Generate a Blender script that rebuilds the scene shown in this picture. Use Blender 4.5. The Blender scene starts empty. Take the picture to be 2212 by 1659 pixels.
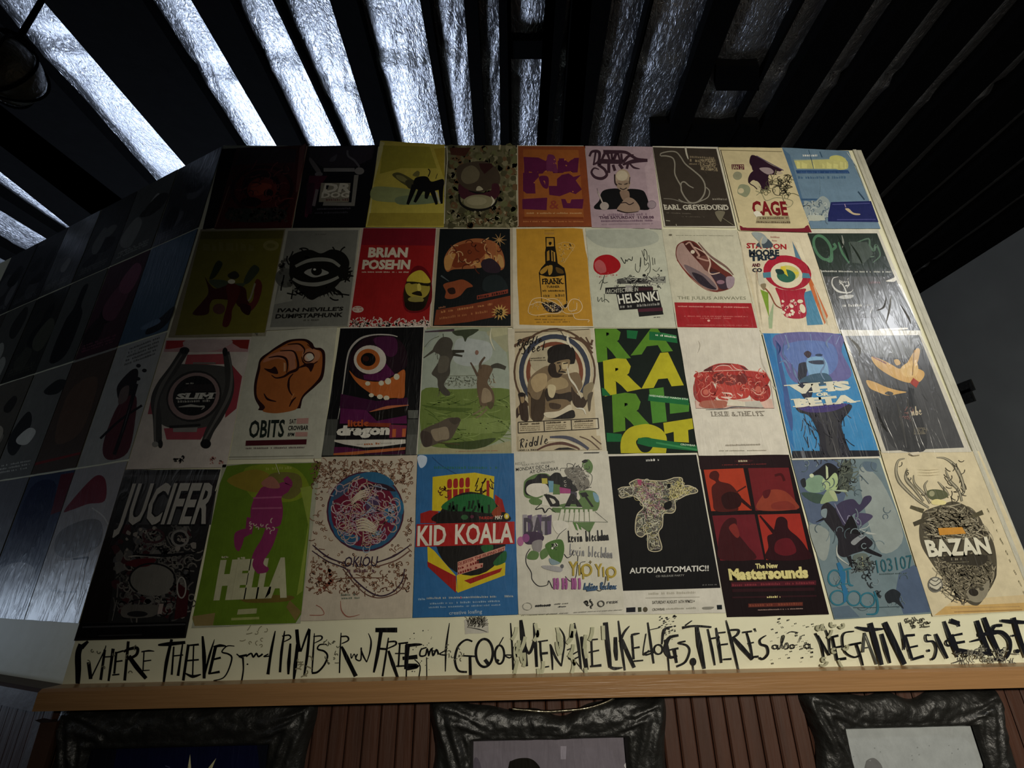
import bpy, math, random
from mathutils import Vector, Matrix
from mathutils.geometry import tessellate_polygon

# ------------------------------------------------------------------ camera
F_PX = 966.7; CX, CY = 1106.0, 829.5; CAM_H = 1.60; WALL_Y = 1.365
ZC = Vector((-39.0, 2456.5, -F_PX)).normalized()
XC = Vector((34000.0, 400.0, -F_PX)); XC = (XC - ZC * XC.dot(ZC)).normalized()
YC = ZC.cross(XC).normalized()
CAM_P = Vector((0, 0, CAM_H))
sc = bpy.context.scene
cd = bpy.data.cameras.new('camera'); cam = bpy.data.objects.new('camera', cd)
sc.collection.objects.link(cam); sc.camera = cam
cd.sensor_fit = 'HORIZONTAL'; cd.sensor_width = 36.0; cd.lens = F_PX / 2212.0 * 36.0
cd.clip_start = 0.02; cd.clip_end = 60
Rm = Matrix((XC, YC, ZC))           # world = Rm @ camera_vector
cam.matrix_world = Matrix.Translation(CAM_P) @ Rm.to_4x4()

def ray(px, py):
    return Rm @ Vector((px - CX, CY - py, -F_PX))

# ------------------------------------------------------------------ world, lights, exposure
sc.view_settings.view_transform = 'Standard'; sc.view_settings.look = 'None'
sc.view_settings.gamma = 1.0; sc.view_settings.exposure = 0.0
sc.view_settings.use_curve_mapping = False
wd = bpy.data.worlds.new('world'); sc.world = wd; wd.use_nodes = True
wd.node_tree.nodes['Background'].inputs[0].default_value = (0.8, 0.85, 0.9, 1)
wd.node_tree.nodes['Background'].inputs[1].default_value = 0.010

def lamp(name, kind, loc, target, power, color, size=0.2, size_y=None, spot=None, blend=0.5):
    d = bpy.data.lights.new(name, kind); d.energy = power; d.color = color
    if kind == 'AREA':
        d.size = size
        if size_y: d.shape = 'RECTANGLE'; d.size_y = size_y
    else:
        d.shadow_soft_size = size
    if spot: d.spot_size = math.radians(spot); d.spot_blend = blend
    o = bpy.data.objects.new(name, d); sc.collection.objects.link(o)
    o.location = loc
    o.rotation_euler = (Vector(target) - Vector(loc)).to_track_quat('-Z', 'Y').to_euler()
    return o
# broad warm-white spot above and behind the camera, aimed at the right half of the poster wall
lamp('bar_spot_light', 'SPOT', (1.20, -2.2, 2.4), (2.05, 1.36, 1.50), 420, (1.0, 0.93, 0.79), 0.12, spot=102, blend=1.0)
# small white spot to the right whose reflection glances off the right-hand posters
lamp('track_spot_light', 'SPOT', (2.55, 0.20, 3.02), (1.45, 1.36, 2.0), 30, (0.95, 0.97, 1.0), 0.10, spot=80, blend=1.0)
# cool stage light on the far side of the partition, washing the foil ceiling
lamp('stage_light', 'AREA', (-1.9, 3.6, 2.1), (-1.4, 2.4, 4.0), 50, (0.66, 0.77, 1.0), 1.2)
lamp('foil_fill_left', 'AREA', (-4.1, 3.3, 2.1), (-3.0, 2.0, 4.1), 26, (0.66, 0.77, 1.0), 0.9)  # added fill that brightens the leftmost foil bays
# weak neutral fill added left of the camera to lift the angled wall
lamp('side_fill_light', 'AREA', (-3.0, -0.4, 2.7), (-2.0, 1.7, 2.2), 1.7, (0.95, 0.97, 1.0), 0.7)
# weak fill added beyond the partition to lift the dark right side
lamp('back_room_fill', 'AREA', (2.6, 3.2, 1.9), (4.2, 3.8, 1.5), 2.0, (0.95, 1.0, 1.0), 0.8)
# cool screen far to the left that glances off the angled wall
lamp('screen_light', 'AREA', (-3.5, 1.56, 1.30), (-1.3, 1.45, 1.45), 3.6, (0.66, 0.80, 1.0), 0.22, 0.3)

# ------------------------------------------------------------------ materials
def lin(c):
    if isinstance(c, str):
        c = [int(c[i:i+2], 16) / 255 for i in (0, 2, 4)]
    return tuple(((v / 12.92) if v <= 0.04045 else ((v + 0.055) / 1.055) ** 2.4) for v in c)

def new_mat(name):
    m = bpy.data.materials.new(name); m.use_nodes = True
    nt = m.node_tree; b = nt.nodes['Principled BSDF']
    return m, nt, b

def N(nt, t, **kw):
    n = nt.nodes.new(t)
    for k, v in kw.items(): setattr(n, k, v)
    return n

def plain(name, col, rough=0.6, metal=0.0, scale=20, var=0.25, bump=0.15, spec=0.5, stretch=(1, 1, 1), bscale=None, det=6):
    m, nt, b = new_mat(name); L = nt.links.new
    g = N(nt, 'ShaderNodeNewGeometry'); mp = N(nt, 'ShaderNodeMapping'); mp.inputs['Scale'].default_value = stretch
    L(g.outputs['Position'], mp.inputs['Vector'])
    no = N(nt, 'ShaderNodeTexNoise'); no.inputs['Scale'].default_value = scale; no.inputs['Detail'].default_value = det
    L(mp.outputs[0], no.inputs['Vector'])
    mx = N(nt, 'ShaderNodeMix', data_type='RGBA')
    c = lin(col)
    mx.inputs[6].default_value = (*[v * (1 - var) for v in c], 1); mx.inputs[7].default_value = (*[min(1, v * (1 + var)) for v in c], 1)
    L(no.outputs['Fac'], mx.inputs[0]); L(mx.outputs[2], b.inputs['Base Color'])
    bu = N(nt, 'ShaderNodeBump'); bu.inputs['Strength'].default_value = bump; bu.inputs['Distance'].default_value = 0.01
    nb = N(nt, 'ShaderNodeTexNoise'); nb.inputs['Scale'].default_value = bscale or scale * 2; nb.inputs['Detail'].default_value = det
    L(mp.outputs[0], nb.inputs['Vector']); L(nb.outputs['Fac'], bu.inputs['Height']); L(bu.outputs[0], b.inputs['Normal'])
    b.inputs['Roughness'].default_value = rough; b.inputs['Metallic'].default_value = metal
    b.inputs['Specular IOR Level'].default_value = spec
    return m

def paper(name, wr, rough, spec=0.5, coat=0.0):
    """printed paper: colour comes from the print attribute, creases from stretched noise"""
    m, nt, b = new_mat(name); L = nt.links.new
    at = N(nt, 'ShaderNodeAttribute', attribute_name='print')
    g = N(nt, 'ShaderNodeNewGeometry')
    no = N(nt, 'ShaderNodeTexNoise'); no.inputs['Scale'].default_value = 26; no.inputs['Detail'].default_value = 8; no.inputs['Roughness'].default_value = 0.7
    L(g.outputs['Position'], no.inputs['Vector'])
    mr = N(nt, 'ShaderNodeMapRange'); mr.inputs['From Min'].default_value = 0.3; mr.inputs['From Max'].default_value = 0.7
    mr.inputs['To Min'].default_value = 0.84; mr.inputs['To Max'].default_value = 1.06
    L(no.outputs['Fac'], mr.inputs['Value'])
    ml = N(nt, 'ShaderNodeVectorMath', operation='SCALE'); L(at.outputs['Color'], ml.inputs[0]); L(mr.outputs[0], ml.inputs['Scale'])
    L(ml.outputs[0], b.inputs['Base Color'])
    mp = N(nt, 'ShaderNodeMapping'); mp.inputs['Scale'].default_value = (34, 34, 7); mp.inputs['Rotation'].default_value = (0, 0.12, 0)
    L(g.outputs['Position'], mp.inputs['Vector'])
    n2 = N(nt, 'ShaderNodeTexNoise'); n2.inputs['Scale'].default_value = 1.0; n2.inputs['Detail'].default_value = 3; n2.inputs['Distortion'].default_value = 0.6
    L(mp.outputs[0], n2.inputs['Vector'])
    rd = N(nt, 'ShaderNodeMath', operation='SUBTRACT'); rd.inputs[1].default_value = 0.5; L(n2.outputs['Fac'], rd.inputs[0])
    ab = N(nt, 'ShaderNodeMath', operation='ABSOLUTE'); L(rd.outputs[0], ab.inputs[0])
    rg = N(nt, 'ShaderNodeMapRange'); rg.inputs['From Min'].default_value = 0.0; rg.inputs['From Max'].default_value = 0.10
    rg.inputs['To Min'].default_value = 1; rg.inputs['To Max'].default_value = 0; L(ab.outputs[0], rg.inputs['Value'])
    bl = N(nt, 'ShaderNodeTexNoise'); bl.inputs['Scale'].default_value = 9; L(g.outputs['Position'], bl.inputs['Vector'])
    ad = N(nt, 'ShaderNodeMath', operation='MULTIPLY_ADD'); L(rg.outputs[0], ad.inputs[0]); ad.inputs[1].default_value = wr; L(bl.outputs['Fac'], ad.inputs[2])
    bu = N(nt, 'ShaderNodeBump'); bu.inputs['Strength'].default_value = 0.55; bu.inputs['Distance'].default_value = 0.004
    L(ad.outputs[0], bu.inputs['Height']); L(bu.outputs[0], b.inputs['Normal'])
    b.inputs['Roughness'].default_value = rough
    b.inputs['Specular IOR Level'].default_value = spec
    b.inputs['Coat Weight'].default_value = coat; b.inputs['Coat Roughness'].default_value = 0.3
    return m

def foil_mat():
    m, nt, b = new_mat('crinkled_foil'); L = nt.links.new
    g = N(nt, 'ShaderNodeNewGeometry')
    b.inputs['Base Color'].default_value = (0.78, 0.80, 0.84, 1); b.inputs['Metallic'].default_value = 1.0
    b.inputs['Roughness'].default_value = 0.37
    wv = N(nt, 'ShaderNodeTexNoise'); wv.inputs['Scale'].default_value = 38; wv.inputs['Detail'].default_value = 4; wv.inputs['Distortion'].default_value = 1.6
    mp = N(nt, 'ShaderNodeMapping'); mp.inputs['Scale'].default_value = (1.6, 0.8, 1); L(g.outputs['Position'], mp.inputs['Vector'])
    L(mp.outputs[0], wv.inputs['Vector'])
    vo = N(nt, 'ShaderNodeTexVoronoi', feature='DISTANCE_TO_EDGE'); vo.inputs['Scale'].default_value = 16; L(mp.outputs[0], vo.inputs['Vector'])
    b1 = N(nt, 'ShaderNodeBump'); b1.inputs['Strength'].default_value = 0.9; b1.inputs['Distance'].default_value = 0.006; L(wv.outputs['Fac'], b1.inputs['Height'])
    b2 = N(nt, 'ShaderNodeBump'); b2.inputs['Strength'].default_value = 0.18; b2.inputs['Distance'].default_value = 0.015
    L(vo.outputs['Distance'], b2.inputs['Height']); L(b1.outputs[0], b2.inputs['Normal']); L(b2.outputs[0], b.inputs['Normal'])
    return m

M = {
 'paper': paper('printed_paper', 0.10, 0.5, 0.15),
 'wrinkled': paper('wrinkled_printed_paper', 0.35, 0.42, 0.22),
 'gloss': paper('glossy_dark_paper', 0.25, 0.32, 0.4, 0.1),
 'laminate': paper('glossy_laminated_paper', 0.4, 0.30, 0.5, 0.5),
 'matte': paper('matte_black_print', 0.1, 0.6, 0.08),
 'foil': foil_mat(),
 'joist': plain('black_painted_wood', '060606', 0.95, scale=14, var=0.4, bump=0.3, spec=0.06),
 'cream': plain('cream_wall_paint', 'dcdabc', 0.55, scale=9, var=0.10, bump=0.12),
 'ledge': plain('varnished_orange_wood', '9a744c', 0.33, scale=5, var=0.25, bump=0.2, stretch=(0.6, 6, 14)),
 'plank': plain('red_brown_stained_wood', '45291c', 0.55, scale=7, var=0.4, bump=0.3, stretch=(5, 5, 0.5)),
 'frame': plain('dark_carved_frame', '1d1d1b', 0.42, scale=22, var=0.6, bump=0.5, spec=0.6),
 'chrome': plain('polished_metal_rim', 'c9c2a8', 0.18, 1.0, 30, 0.1, 0.1),
 'ink': plain('black_brush_paint', '060608', 0.30, scale=30, var=0.3, bump=0.2),
 'dark': plain('dark_wall_paint', '2c2d2d', 0.7, scale=6, var=0.4, bump=0.2, spec=0.3),
 'floor': plain('dark_floor_boards', '2a1c13', 0.5, scale=6, var=0.4, bump=0.2, stretch=(6, 1, 1)),
 'trim': plain('worn_white_trim', 'b9b7a6', 0.6, scale=24, var=0.35, bump=0.6, stretch=(3, 3, 0.7)),
 'brown': plain('brown_wood_beam', '3a2315', 0.6, scale=8, var=0.4, bump=0.3),
 'glass': plain('smoked_glass_globe', '55554a', 0.25, scale=9, var=0.5, bump=0.4, stretch=(1, 4, 4)),
}

# ------------------------------------------------------------------ object helpers
COL = sc.collection
def link(name, me, mat=None, parent=None, loc=None, smooth=False):
    o = bpy.data.objects.new(name, me); COL.objects.link(o)
    if mat is not None and me is not None: me.materials.append(mat)
    if parent is not None: o.parent = parent
    if loc is not None: o.location = loc
    if smooth and me is not None:
        for p in me.polygons: p.use_smooth = True
    return o
def tag(o, label=None, cat=None, group=None, kind=None):
    if label: o['label'] = label
    if cat: o['category'] = cat
    if group: o['group'] = group
    if kind: o['kind'] = kind
    return o
def mesh(name, vs, fs):
    me = bpy.data.meshes.new(name); me.from_pydata([tuple(v) for v in vs], [], fs); me.update(); return me
def hexa(name, pts, mat, parent=None):
    """eight corners: four below (ccw), four above"""
    f = [(3, 2, 1, 0), (4, 5, 6, 7), (0, 1, 5, 4), (1, 2, 6, 5), (2, 3, 7, 6), (3, 0, 4, 7)]
    c = sum((Vector(p) for p in pts), Vector()) / 8
    base = Vector((0, 0, 0)) if parent is None else Vector(parent.location)
    return link(name, mesh(name, [Vector(p) - c for p in pts], f), mat, parent, c - base)
def box(name, x0, x1, y0, y1, z0, z1, mat, parent=None):
    return hexa(name, [(x0, y0, z0), (x1, y0, z0), (x1, y1, z0), (x0, y1, z0), (x0, y0, z1), (x1, y0, z1), (x1, y1, z1), (x0, y1, z1)], mat, parent)

# ------------------------------------------------------------------ wall planes
class Plane:
    def __init__(s, o, n):
        s.o = Vector(o); s.n = Vector(n).normalized(); s.u = s.n.cross(Vector((0, 0, 1))) * -1
    def hit(s, px, py, off=0.0):
        d = ray(px, py); t = (s.o - CAM_P).dot(s.n) / d.dot(s.n)
        return CAM_P + d * t + s.n * off
    def at(s, a, z, off=0.0):
        p = s.o + s.u * a + s.n * off; p.z = z; return p
BACK = Plane((0, WALL_Y, 0), (0, -1, 0))
corner = BACK.hit(356, 740)
ldir = ray(-1256, 1210); ldir.z = 0; ldir.normalize()       # direction in which the angled wall runs away
LEFT = Plane((corner.x, WALL_Y, 0), (ldir.y, -ldir.x, 0))
if LEFT.n.dot(CAM_P - LEFT.o) < 0: LEFT.n *= -1
LEFT.u = Vector(ldir)

# ------------------------------------------------------------------ flat print: drawn in picture space, placed on the sheet
SRF = BACK; SX = SY = 0.0; SS = 1.0
CLIP = None                       # optional top and bottom picture rows where a print is cropped
STEP = 0.00003
class Buf:
    def __init__(s): s.v = []; s.f = []; s.c = []
def V(ox, oy, s):
    global SX, SY, SS
    SX, SY, SS = ox, oy, s
class Poster: pass
PO = None
def _emit(pts, tris, col, text=False):
    if CLIP: pts = [(x, min(max(y, CLIP[0]), CLIP[1])) for x, y in pts]
    b = PO.txt if text else PO.pic
    PO.lay += 1
    off = PO.off + PO.lay * STEP
    k = len(b.v)
    for (x, y) in pts: b.v.append(SRF.hit(SX + x / SS, SY + y / SS, off))
    c = lin(col)
    for t in tris: b.f.append(tuple(k + i for i in t)); b.c.append(c)
def q(col, *pts):
    if len(pts) == 1: pts = pts[0]
    pts = list(pts)
    tr = tessellate_polygon([[Vector((x, y, 0)) for x, y in pts]])
    _emit(pts, tr, col)
def rct(col, x0, y0, x1, y1): q(col, (x0, y0), (x1, y0), (x1, y1), (x0, y1))
def sp(pts, n=6, closed=False):
    """Catmull-Rom through the points"""
    out = []; m = len(pts)
    rng = range(m) if closed else range(m - 1)
    for i in rng:
        g = (lambda k: pts[k % m]) if closed else (lambda k: pts[max(0, min(m - 1, k))])
        p0, p1, p2, p3 = g(i - 1), g(i), g(i + 1), g(i + 2)
        for j in range(n):
            t = j / n; t2 = t * t; t3 = t2 * t
            out.append(tuple(0.5 * (2 * p1[k] + (p2[k] - p0[k]) * t + (2 * p0[k] - 5 * p1[k] + 4 * p2[k] - p3[k]) * t2 + (3 * p1[k] - p0[k] - 3 * p2[k] + p3[k]) * t3) for k in (0, 1)))
    if not closed: out.append(pts[-1])
    return out
def b(col, *pts):                       # smooth closed blob
    if len(pts) == 1: pts = pts[0]
    q(col, sp(list(pts), 5, True))
def e(col, cx, cy, rx, ry, rot=0, n=28):
    r = math.radians(rot); c, s = math.cos(r), math.sin(r)
    pts = [(cx + rx * math.cos(a) * c - ry * math.sin(a) * s, cy + rx * math.cos(a) * s + ry * math.sin(a) * c) for a in [2 * math.pi * k / n for k in range(n)]]
    _emit(pts, [(0, k, k + 1) for k in range(1, n - 1)], col)
def stroke(pts, w):
    if not isinstance(w, (tuple, list)): w = (w, w)
    m = len(pts); L = []; R = []
    for i, p in enumerate(pts):
        a = pts[max(0, i - 1)]; c = pts[min(m - 1, i + 1)]
        dx, dy = c[0] - a[0], c[1] - a[1]; d = math.hypot(dx, dy) or 1
        ww = (w[0] + (w[-1] - w[0]) * i / max(1, m - 1)) / 2
        if len(w) == 3:
            t = i / max(1, m - 1); ww = ((w[0] * (1 - t) + w[2] * t) * abs(1 - 2 * t) + w[1] * (1 - abs(1 - 2 * t))) / 2
        nx, ny = -dy / d * ww, dx / d * ww
        L.append((p[0] + nx, p[1] + ny)); R.append((p[0] - nx, p[1] - ny))
    return L + R, [f for i in range(m - 1) for f in ((i, i + 1, m + i + 1), (i, m + i + 1, m + i))]
def l(col, w, *pts, s=True, text=False):
    if len(pts) == 1: pts = pts[0]
    pts = list(pts)
    if s and len(pts) > 2: pts = sp(pts, 5)
    P, Fc = stroke(pts, w); _emit(P, Fc, col, text)
def ring(col, cx, cy, rx, ry, w, rot=0, a0=0, a1=360):
    r = math.radians(rot); c, s = math.cos(r), math.sin(r); n = max(6, int(abs(a1 - a0) / 10))
    pts = []
    for k in range(n + 1):
        a = math.radians(a0 + (a1 - a0) * k / n)
        pts.append((cx + rx * math.cos(a) * c - ry * math.sin(a) * s, cy + rx * math.cos(a) * s + ry * math.sin(a) * c))
    l(col, w, pts, s=False)
_tc = {}
def glyphs(s, bold):
    k = (s, bold)
    if k not in _tc:
        cu = bpy.data.curves.new('t', 'FONT'); cu.body = s; cu.offset = bold; cu.resolution_u = 2
        o = bpy.data.objects.new('t', cu); COL.objects.link(o)
        me = bpy.data.meshes.new_from_object(o)
        _tc[k] = ([(v.co.x, v.co.y) for v in me.vertices], [tuple(p.vertices) for p in me.polygons])
        bpy.data.objects.remove(o); bpy.data.meshes.remove(me); bpy.data.curves.remove(cu)
    return _tc[k]
def t(s, bl, br, tl, col, bold=0.0, serif=0):
    bold *= 0.55
    vs, fs = glyphs(s, bold)
    if not vs: return
    x0 = min(v[0] for v in vs); x1 = max(v[0] for v in vs); H = 0.729 + bold
    ux, uy = br[0] - bl[0], br[1] - bl[1]; wx, wy = tl[0] - bl[0], tl[1] - bl[1]
    mp = lambda x, y: (bl[0] + ux * (x - x0) / (x1 - x0) + wx * y / H, bl[1] + uy * (x - x0) / (x1 - x0) + wy * y / H)
    _emit([mp(*v) for v in vs], fs, col, True)
    if serif:                             # slab feet and heads under every letter
        n = len(s); adv = (x1 - x0)
        for i in range(n):
            if s[i] == ' ': continue
            pre = glyphs(s[:i + 1].replace(' ', 'n'), bold)[0]; xe = max(v[0] for v in pre)
            one = glyphs(s[i], bold)[0]; w = max(v[0] for v in one) - min(v[0] for v in one)
            xs = xe - w
            feet = {'A': 'bb', 'S': '', 'O': '', 'G': '', 'C': '', 'U': 'tt', 'T': 'm', 'Y': 'ttm', 'V': 'tt', 'P': 'l', 'F': 'l', 'E': 'L', 'L': 'lT', 'I': 'mM', 'B': 'L', 'D': 'L', 'R': 'lr', 'H': 'bbtt', 'N': 'ltt', 'M': 'bbtt'}.get(s[i], 'bb')
            sw = w * 0.30 if w > 0.3 else 0.12
            def slab(cx, y0, y1):
                _emit([mp(cx - sw, y0), mp(cx + sw, y0), mp(cx + sw, y1), mp(cx - sw, y1)], [(0, 1, 2), (0, 2, 3)], col, True)
            th = 0.09
            if 'b' in feet: slab(xs + w * .12, 0, th); slab(xe - w * .12, 0, th)
            if 't' in feet: slab(xs + w * .12, H - th, H); slab(xe - w * .12, H - th, H)
            if 'l' in feet or 'L' in feet: slab(xs + w * .14, 0, th)
            if 'L' in feet or 'T' in feet: slab(xs + w * .14, H - th, H)
            if 'r' in feet: slab(xe - w * .1, 0, th); slab(xs + w * .14, H - th, H)
            if 'm' in feet or 'M' in feet: slab((xs + xe) / 2, 0, th)
            if 'M' in feet: slab((xs + xe) / 2, H - th, H)
def tiny(col, x0, y0, x1, y1, h, seed=1, dens=1.0):
    """a line of print too small to read: tick marks of letter size"""
    r = random.Random(seed * 977 + int(x0)); P = []; Fc = []
    d = math.hypot(x1 - x0, y1 - y0); s = 0
    while s < d:
        w = h * r.uniform(0.25, 0.8)
        if r.random() < 0.86:
            k = len(P); f0 = s / d; f1 = min(1, (s + w) / d); hh = h * r.uniform(0.7, 1)
            ax, ay = x0 + (x1 - x0) * f0, y0 + (y1 - y0) * f0; bx, by = x0 + (x1 - x0) * f1, y0 + (y1 - y0) * f1
            P += [(ax, ay), (bx, by), (bx, by - hh * r.uniform(.5, 1)), (ax, ay - hh)]; Fc += [(k, k + 1, k + 2), (k, k + 2, k + 3)]
        s += w + h * 0.25
    if P: _emit(P, Fc, col, True)
def blots(cols, n, x0, y0, x1, y1, r0, r1, seed=1, inside=None, asp=1.0):
    r = random.Random(seed)
    for c in cols:
        P = []; Fc = []
        for _ in range(n):
            cx, cy = r.uniform(x0, x1), r.uniform(y0, y1)
            if inside and not inside(cx, cy): continue
            rr = r.uniform(r0, r1); k = len(P); m = 7; ro = r.uniform(0, 3)
            for j in range(m):
                a = ro + 2 * math.pi * j / m; q_ = rr * r.uniform(0.6, 1.2)
                P.append((cx + q_ * math.cos(a) * asp, cy + q_ * math.sin(a)))
            Fc += [(k, k + j, k + j + 1) for j in range(1, m - 1)]
        if P: _emit(P, Fc, c)
def squig(cols, n, x0, y0, x1, y1, ln, w, seed=1, inside=None, ang=None, curl=0.8):
    r = random.Random(seed)
    for c in cols:
        P = []; Fc = []
        for _ in range(n):
            x, y = r.uniform(x0, x1), r.uniform(y0, y1); a = r.uniform(0, 6.28) if ang is None else math.radians(ang) + r.uniform(-.3, .3)
            if inside and not inside(x, y): continue
            pts = [(x, y)]; cu = r.uniform(-curl, curl)
            for _k in range(7):
                a += cu; x += math.cos(a) * ln / 7; y += math.sin(a) * ln / 7; pts.append((x, y))
            if inside and not inside(x, y): continue
            p2, f2 = stroke(pts, w); k = len(P); P += p2; Fc += [tuple(k + i for i in f) for f in f2]
        if P: _emit(P, Fc, c)
def inell(cx, cy, rx, ry): return lambda x, y: ((x - cx) / rx) ** 2 + ((y - cy) / ry) ** 2 < 1
def finish(buf, name, mat, parent, loc):
    if not buf.f: return None
    me = mesh(name, [v - loc for v in buf.v], buf.f)
    at = me.color_attributes.new('print', 'FLOAT_COLOR', 'CORNER')
    arr = []
    for p in me.polygons:
        c = buf.c[p.index]; arr += [c[0], c[1], c[2], 1.0] * p.loop_total
    at.data.foreach_set('color', arr)
    return link(name, me, mat, parent, (0, 0, 0))
def sheet(corners, col, label, mat='paper', srf=None, off=0.0015, thick=0.0008, cat='poster', group=None, name='poster', px=True, curl=None):
    """open a poster: a thin paper sheet whose corners are TL, TR, BR, BL"""
    global PO, SRF
    SRF = srf or BACK
    PO = Poster(); PO.lay = 1; PO.off = off; PO.pic = Buf(); PO.txt = Buf(); PO.mat = M[mat]
    P = [SRF.hit(x, y, off) for x, y in corners] if px else [SRF.at(a, z, off) for a, z in corners]
    # a sheet of 6 x 8 cells, edges very slightly uneven, corners may lift
    r = random.Random(int(abs(P[0].x * 9173 + P[0].z * 3301)))
    nx, ny = 6, 8; vs = []
    c = sum(P, Vector()) / 4
    for j in range(ny + 1):
        for i in range(nx + 1):
            u, v = i / nx, j / ny
            p = P[0] * (1 - u) * (1 - v) + P[1] * u * (1 - v) + P[2] * u * v + P[3] * (1 - u) * v
            if 0 < i < nx and j in (0, ny): p = p + Vector((0, 0, r.uniform(-.0008, .0008)))
            if 0 < j < ny and i in (0, nx): p = p + SRF.u * r.uniform(-.0008, .0008)
            vs.append(p - c)
    nv = len(vs); vs += [p - SRF.n * thick for p in vs]
    fs = []
    for j in range(ny):
        for i in range(nx):
            k = j * (nx + 1) + i; fs.append((k, k + nx + 1, k + nx + 2, k + 1)); fs.append((nv + k, nv + k + 1, nv + k + nx + 2, nv + k + nx + 1))
    bd = [i for i in range(nx)] + [nx + j * (nx + 1) for j in range(ny)] + [ny * (nx + 1) + i for i in range(nx, 0, -1)] + [j * (nx + 1) for j in range(ny, 0, -1)]
    for a, b_ in zip(bd, bd[1:] + bd[:1]): fs.append((a, b_, nv + b_, nv + a))
    me = mesh('sheet', vs, fs); at = me.color_attributes.new('print', 'FLOAT_COLOR', 'CORNER')
    lc = lin(col); at.data.foreach_set('color', [lc[0], lc[1], lc[2], 1.0] * len(me.loops))
    PO.o = link(name, me, PO.mat, None, c); PO.c = c
    if group is None and cat == 'poster': group = 'posters pasted on the main wall' if SRF is BACK else 'posters on the angled left wall'
    tag(PO.o, label, cat, group)
    return PO
def done():
    finish(PO.pic, 'printed_picture', PO.mat, PO.o, PO.c)
    finish(PO.txt, 'printed_lettering', PO.mat, PO.o, PO.c)
def crease(pts, w, h=0.0016, col='d8d4c4'):
    """a raised fold in the paper: a ridge with real height"""
    pts = sp(list(pts), 4) if len(pts) > 2 else list(pts)
    P, _ = stroke(pts, (w * .2, w, w * .2)); m = len(pts)
    vs = []; off = PO.off + 0.0003
    for i in range(m): vs.append(SRF.hit(SX + P[i][0] / SS, SY + P[i][1] / SS, off))
    for i in range(m): vs.append(SRF.hit(SX + P[m + i][0] / SS, SY + P[m + i][1] / SS, off))
    for i in range(m):
        k = math.sin(math.pi * i / (m - 1)); vs.append(SRF.hit(SX + pts[i][0] / SS, SY + pts[i][1] / SS, off + h * k))
    fs = []
    for i in range(m - 1): fs += [(i, i + 1, 2 * m + i + 1, 2 * m + i), (2 * m + i, 2 * m + i + 1, m + i + 1, m + i)]
    bf = Buf(); bf.v = vs; bf.f = fs; bf.c = [lin(col)] * len(fs)
    return finish(bf, 'paper_crease', PO.mat, PO.o, PO.c)

# ================================================================== THE SETTING
from mathutils import noise
Z_TOP = BACK.hit(1106, 319).z
X_L = corner.x; X_R = BACK.hit(2106, 975).x
Z_LT = BACK.hit(1106, 1456).z                # top of the ledge
Z_J, Z_FOIL = CAM_H + 2.42, CAM_H + 2.50
wall = tag(box('wall_back', X_L, X_R, WALL_Y, WALL_Y + 0.10, Z_LT - 0.02, Z_TOP, M['cream']), kind='structure')
wall['label'] = 'cream painted partition wall carrying four rows of posters'
def lp(a, z, off=0): return LEFT.at(a, z, off)
LLEN = 1.95
def lbox(name, a0, a1, o0, o1, z0, z1, mat, parent=None):
    return hexa(name, [lp(a0, z0, o1), lp(a1, z0, o1), lp(a1, z0, o0), lp(a0, z0, o0), lp(a0, z1, o1), lp(a1, z1, o1), lp(a1, z1, o0), lp(a0, z1, o0)], mat, parent)
tag(lbox('wall_left', 0.0, LLEN, -0.10, 0.0, Z_LT - 0.02, Z_TOP, M['cream']), kind='structure')
# trim batten along the right edge: two thin strips with a joint between them
tr = tag(box('trim_1', X_R - 0.012, X_R + 0.002, WALL_Y - 0.005, WALL_Y, Z_LT, Z_TOP, M['trim']), kind='structure')
tr2 = tag(box('trim_2', X_R + 0.006, X_R + 0.026, WALL_Y - 0.002, WALL_Y + 0.10, Z_LT, Z_TOP, M['trim']), kind='structure')
rg = random.Random(5)
for o in (tr, tr2):
    pass
# lower wall: upright grooved boards, one object each
floor = tag(box('floor', -6, 6, -4.5, 9, -0.05, 0, M['floor']), kind='structure')
low = tag(box('wall_lower', X_L, X_R + 0.02, WALL_Y + 0.04, WALL_Y + 0.10, 0.0, Z_LT - 0.02, M['dark']), kind='structure')
pw = 0.0425; x = X_L; k = 0; bank = {}
while x < X_R:
    w = pw
    key = k % 3
    h = Z_LT - 0.03
    if key not in bank:
        bv = 0.004; y0, y1 = 0.0, 0.02
        prof = [(-w / 2 + .0012, y1), (-w / 2 + .0012, y0 + bv), (-w / 2 + .0012 + bv, y0 + 0.0005 * key), (w / 2 - .0012 - bv, y0), (w / 2 - .0012, y0 + bv), (w / 2 - .0012, y1)]
        vs = [(a, b_, -h / 2) for a, b_ in prof] + [(a, b_, h / 2) for a, b_ in prof]
        fs = [(i, i + 1, 7 + i, 6 + i) for i in range(5)] + [(5, 4, 3, 2, 1, 0), (6, 7, 8, 9, 10, 11)]
        me = mesh('plank', vs, fs); me.materials.append(M['plank']); bank[key] = me
    o = bpy.data.objects.new('plank', bank[key]); COL.objects.link(o); o.parent = low
    o.location = (x + w / 2 - low.location.x, WALL_Y + .02 - low.location.y, h / 2 - low.location.z)
    x += w; k += 1
# angled lower wall
lowl = tag(lbox('wall_lower_left', 0.0, LLEN, -0.10, -0.02, 0.0, Z_LT - 0.02, M['dark']), kind='structure')
nb = int(LLEN / 0.0425)
for i in range(nb):
    lbox('plank', i * 0.0425 + .0015, (i + 1) * 0.0425 - .0015, -0.02, 0.0, 0.005, Z_LT - 0.03, M['plank'], lowl)
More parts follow.
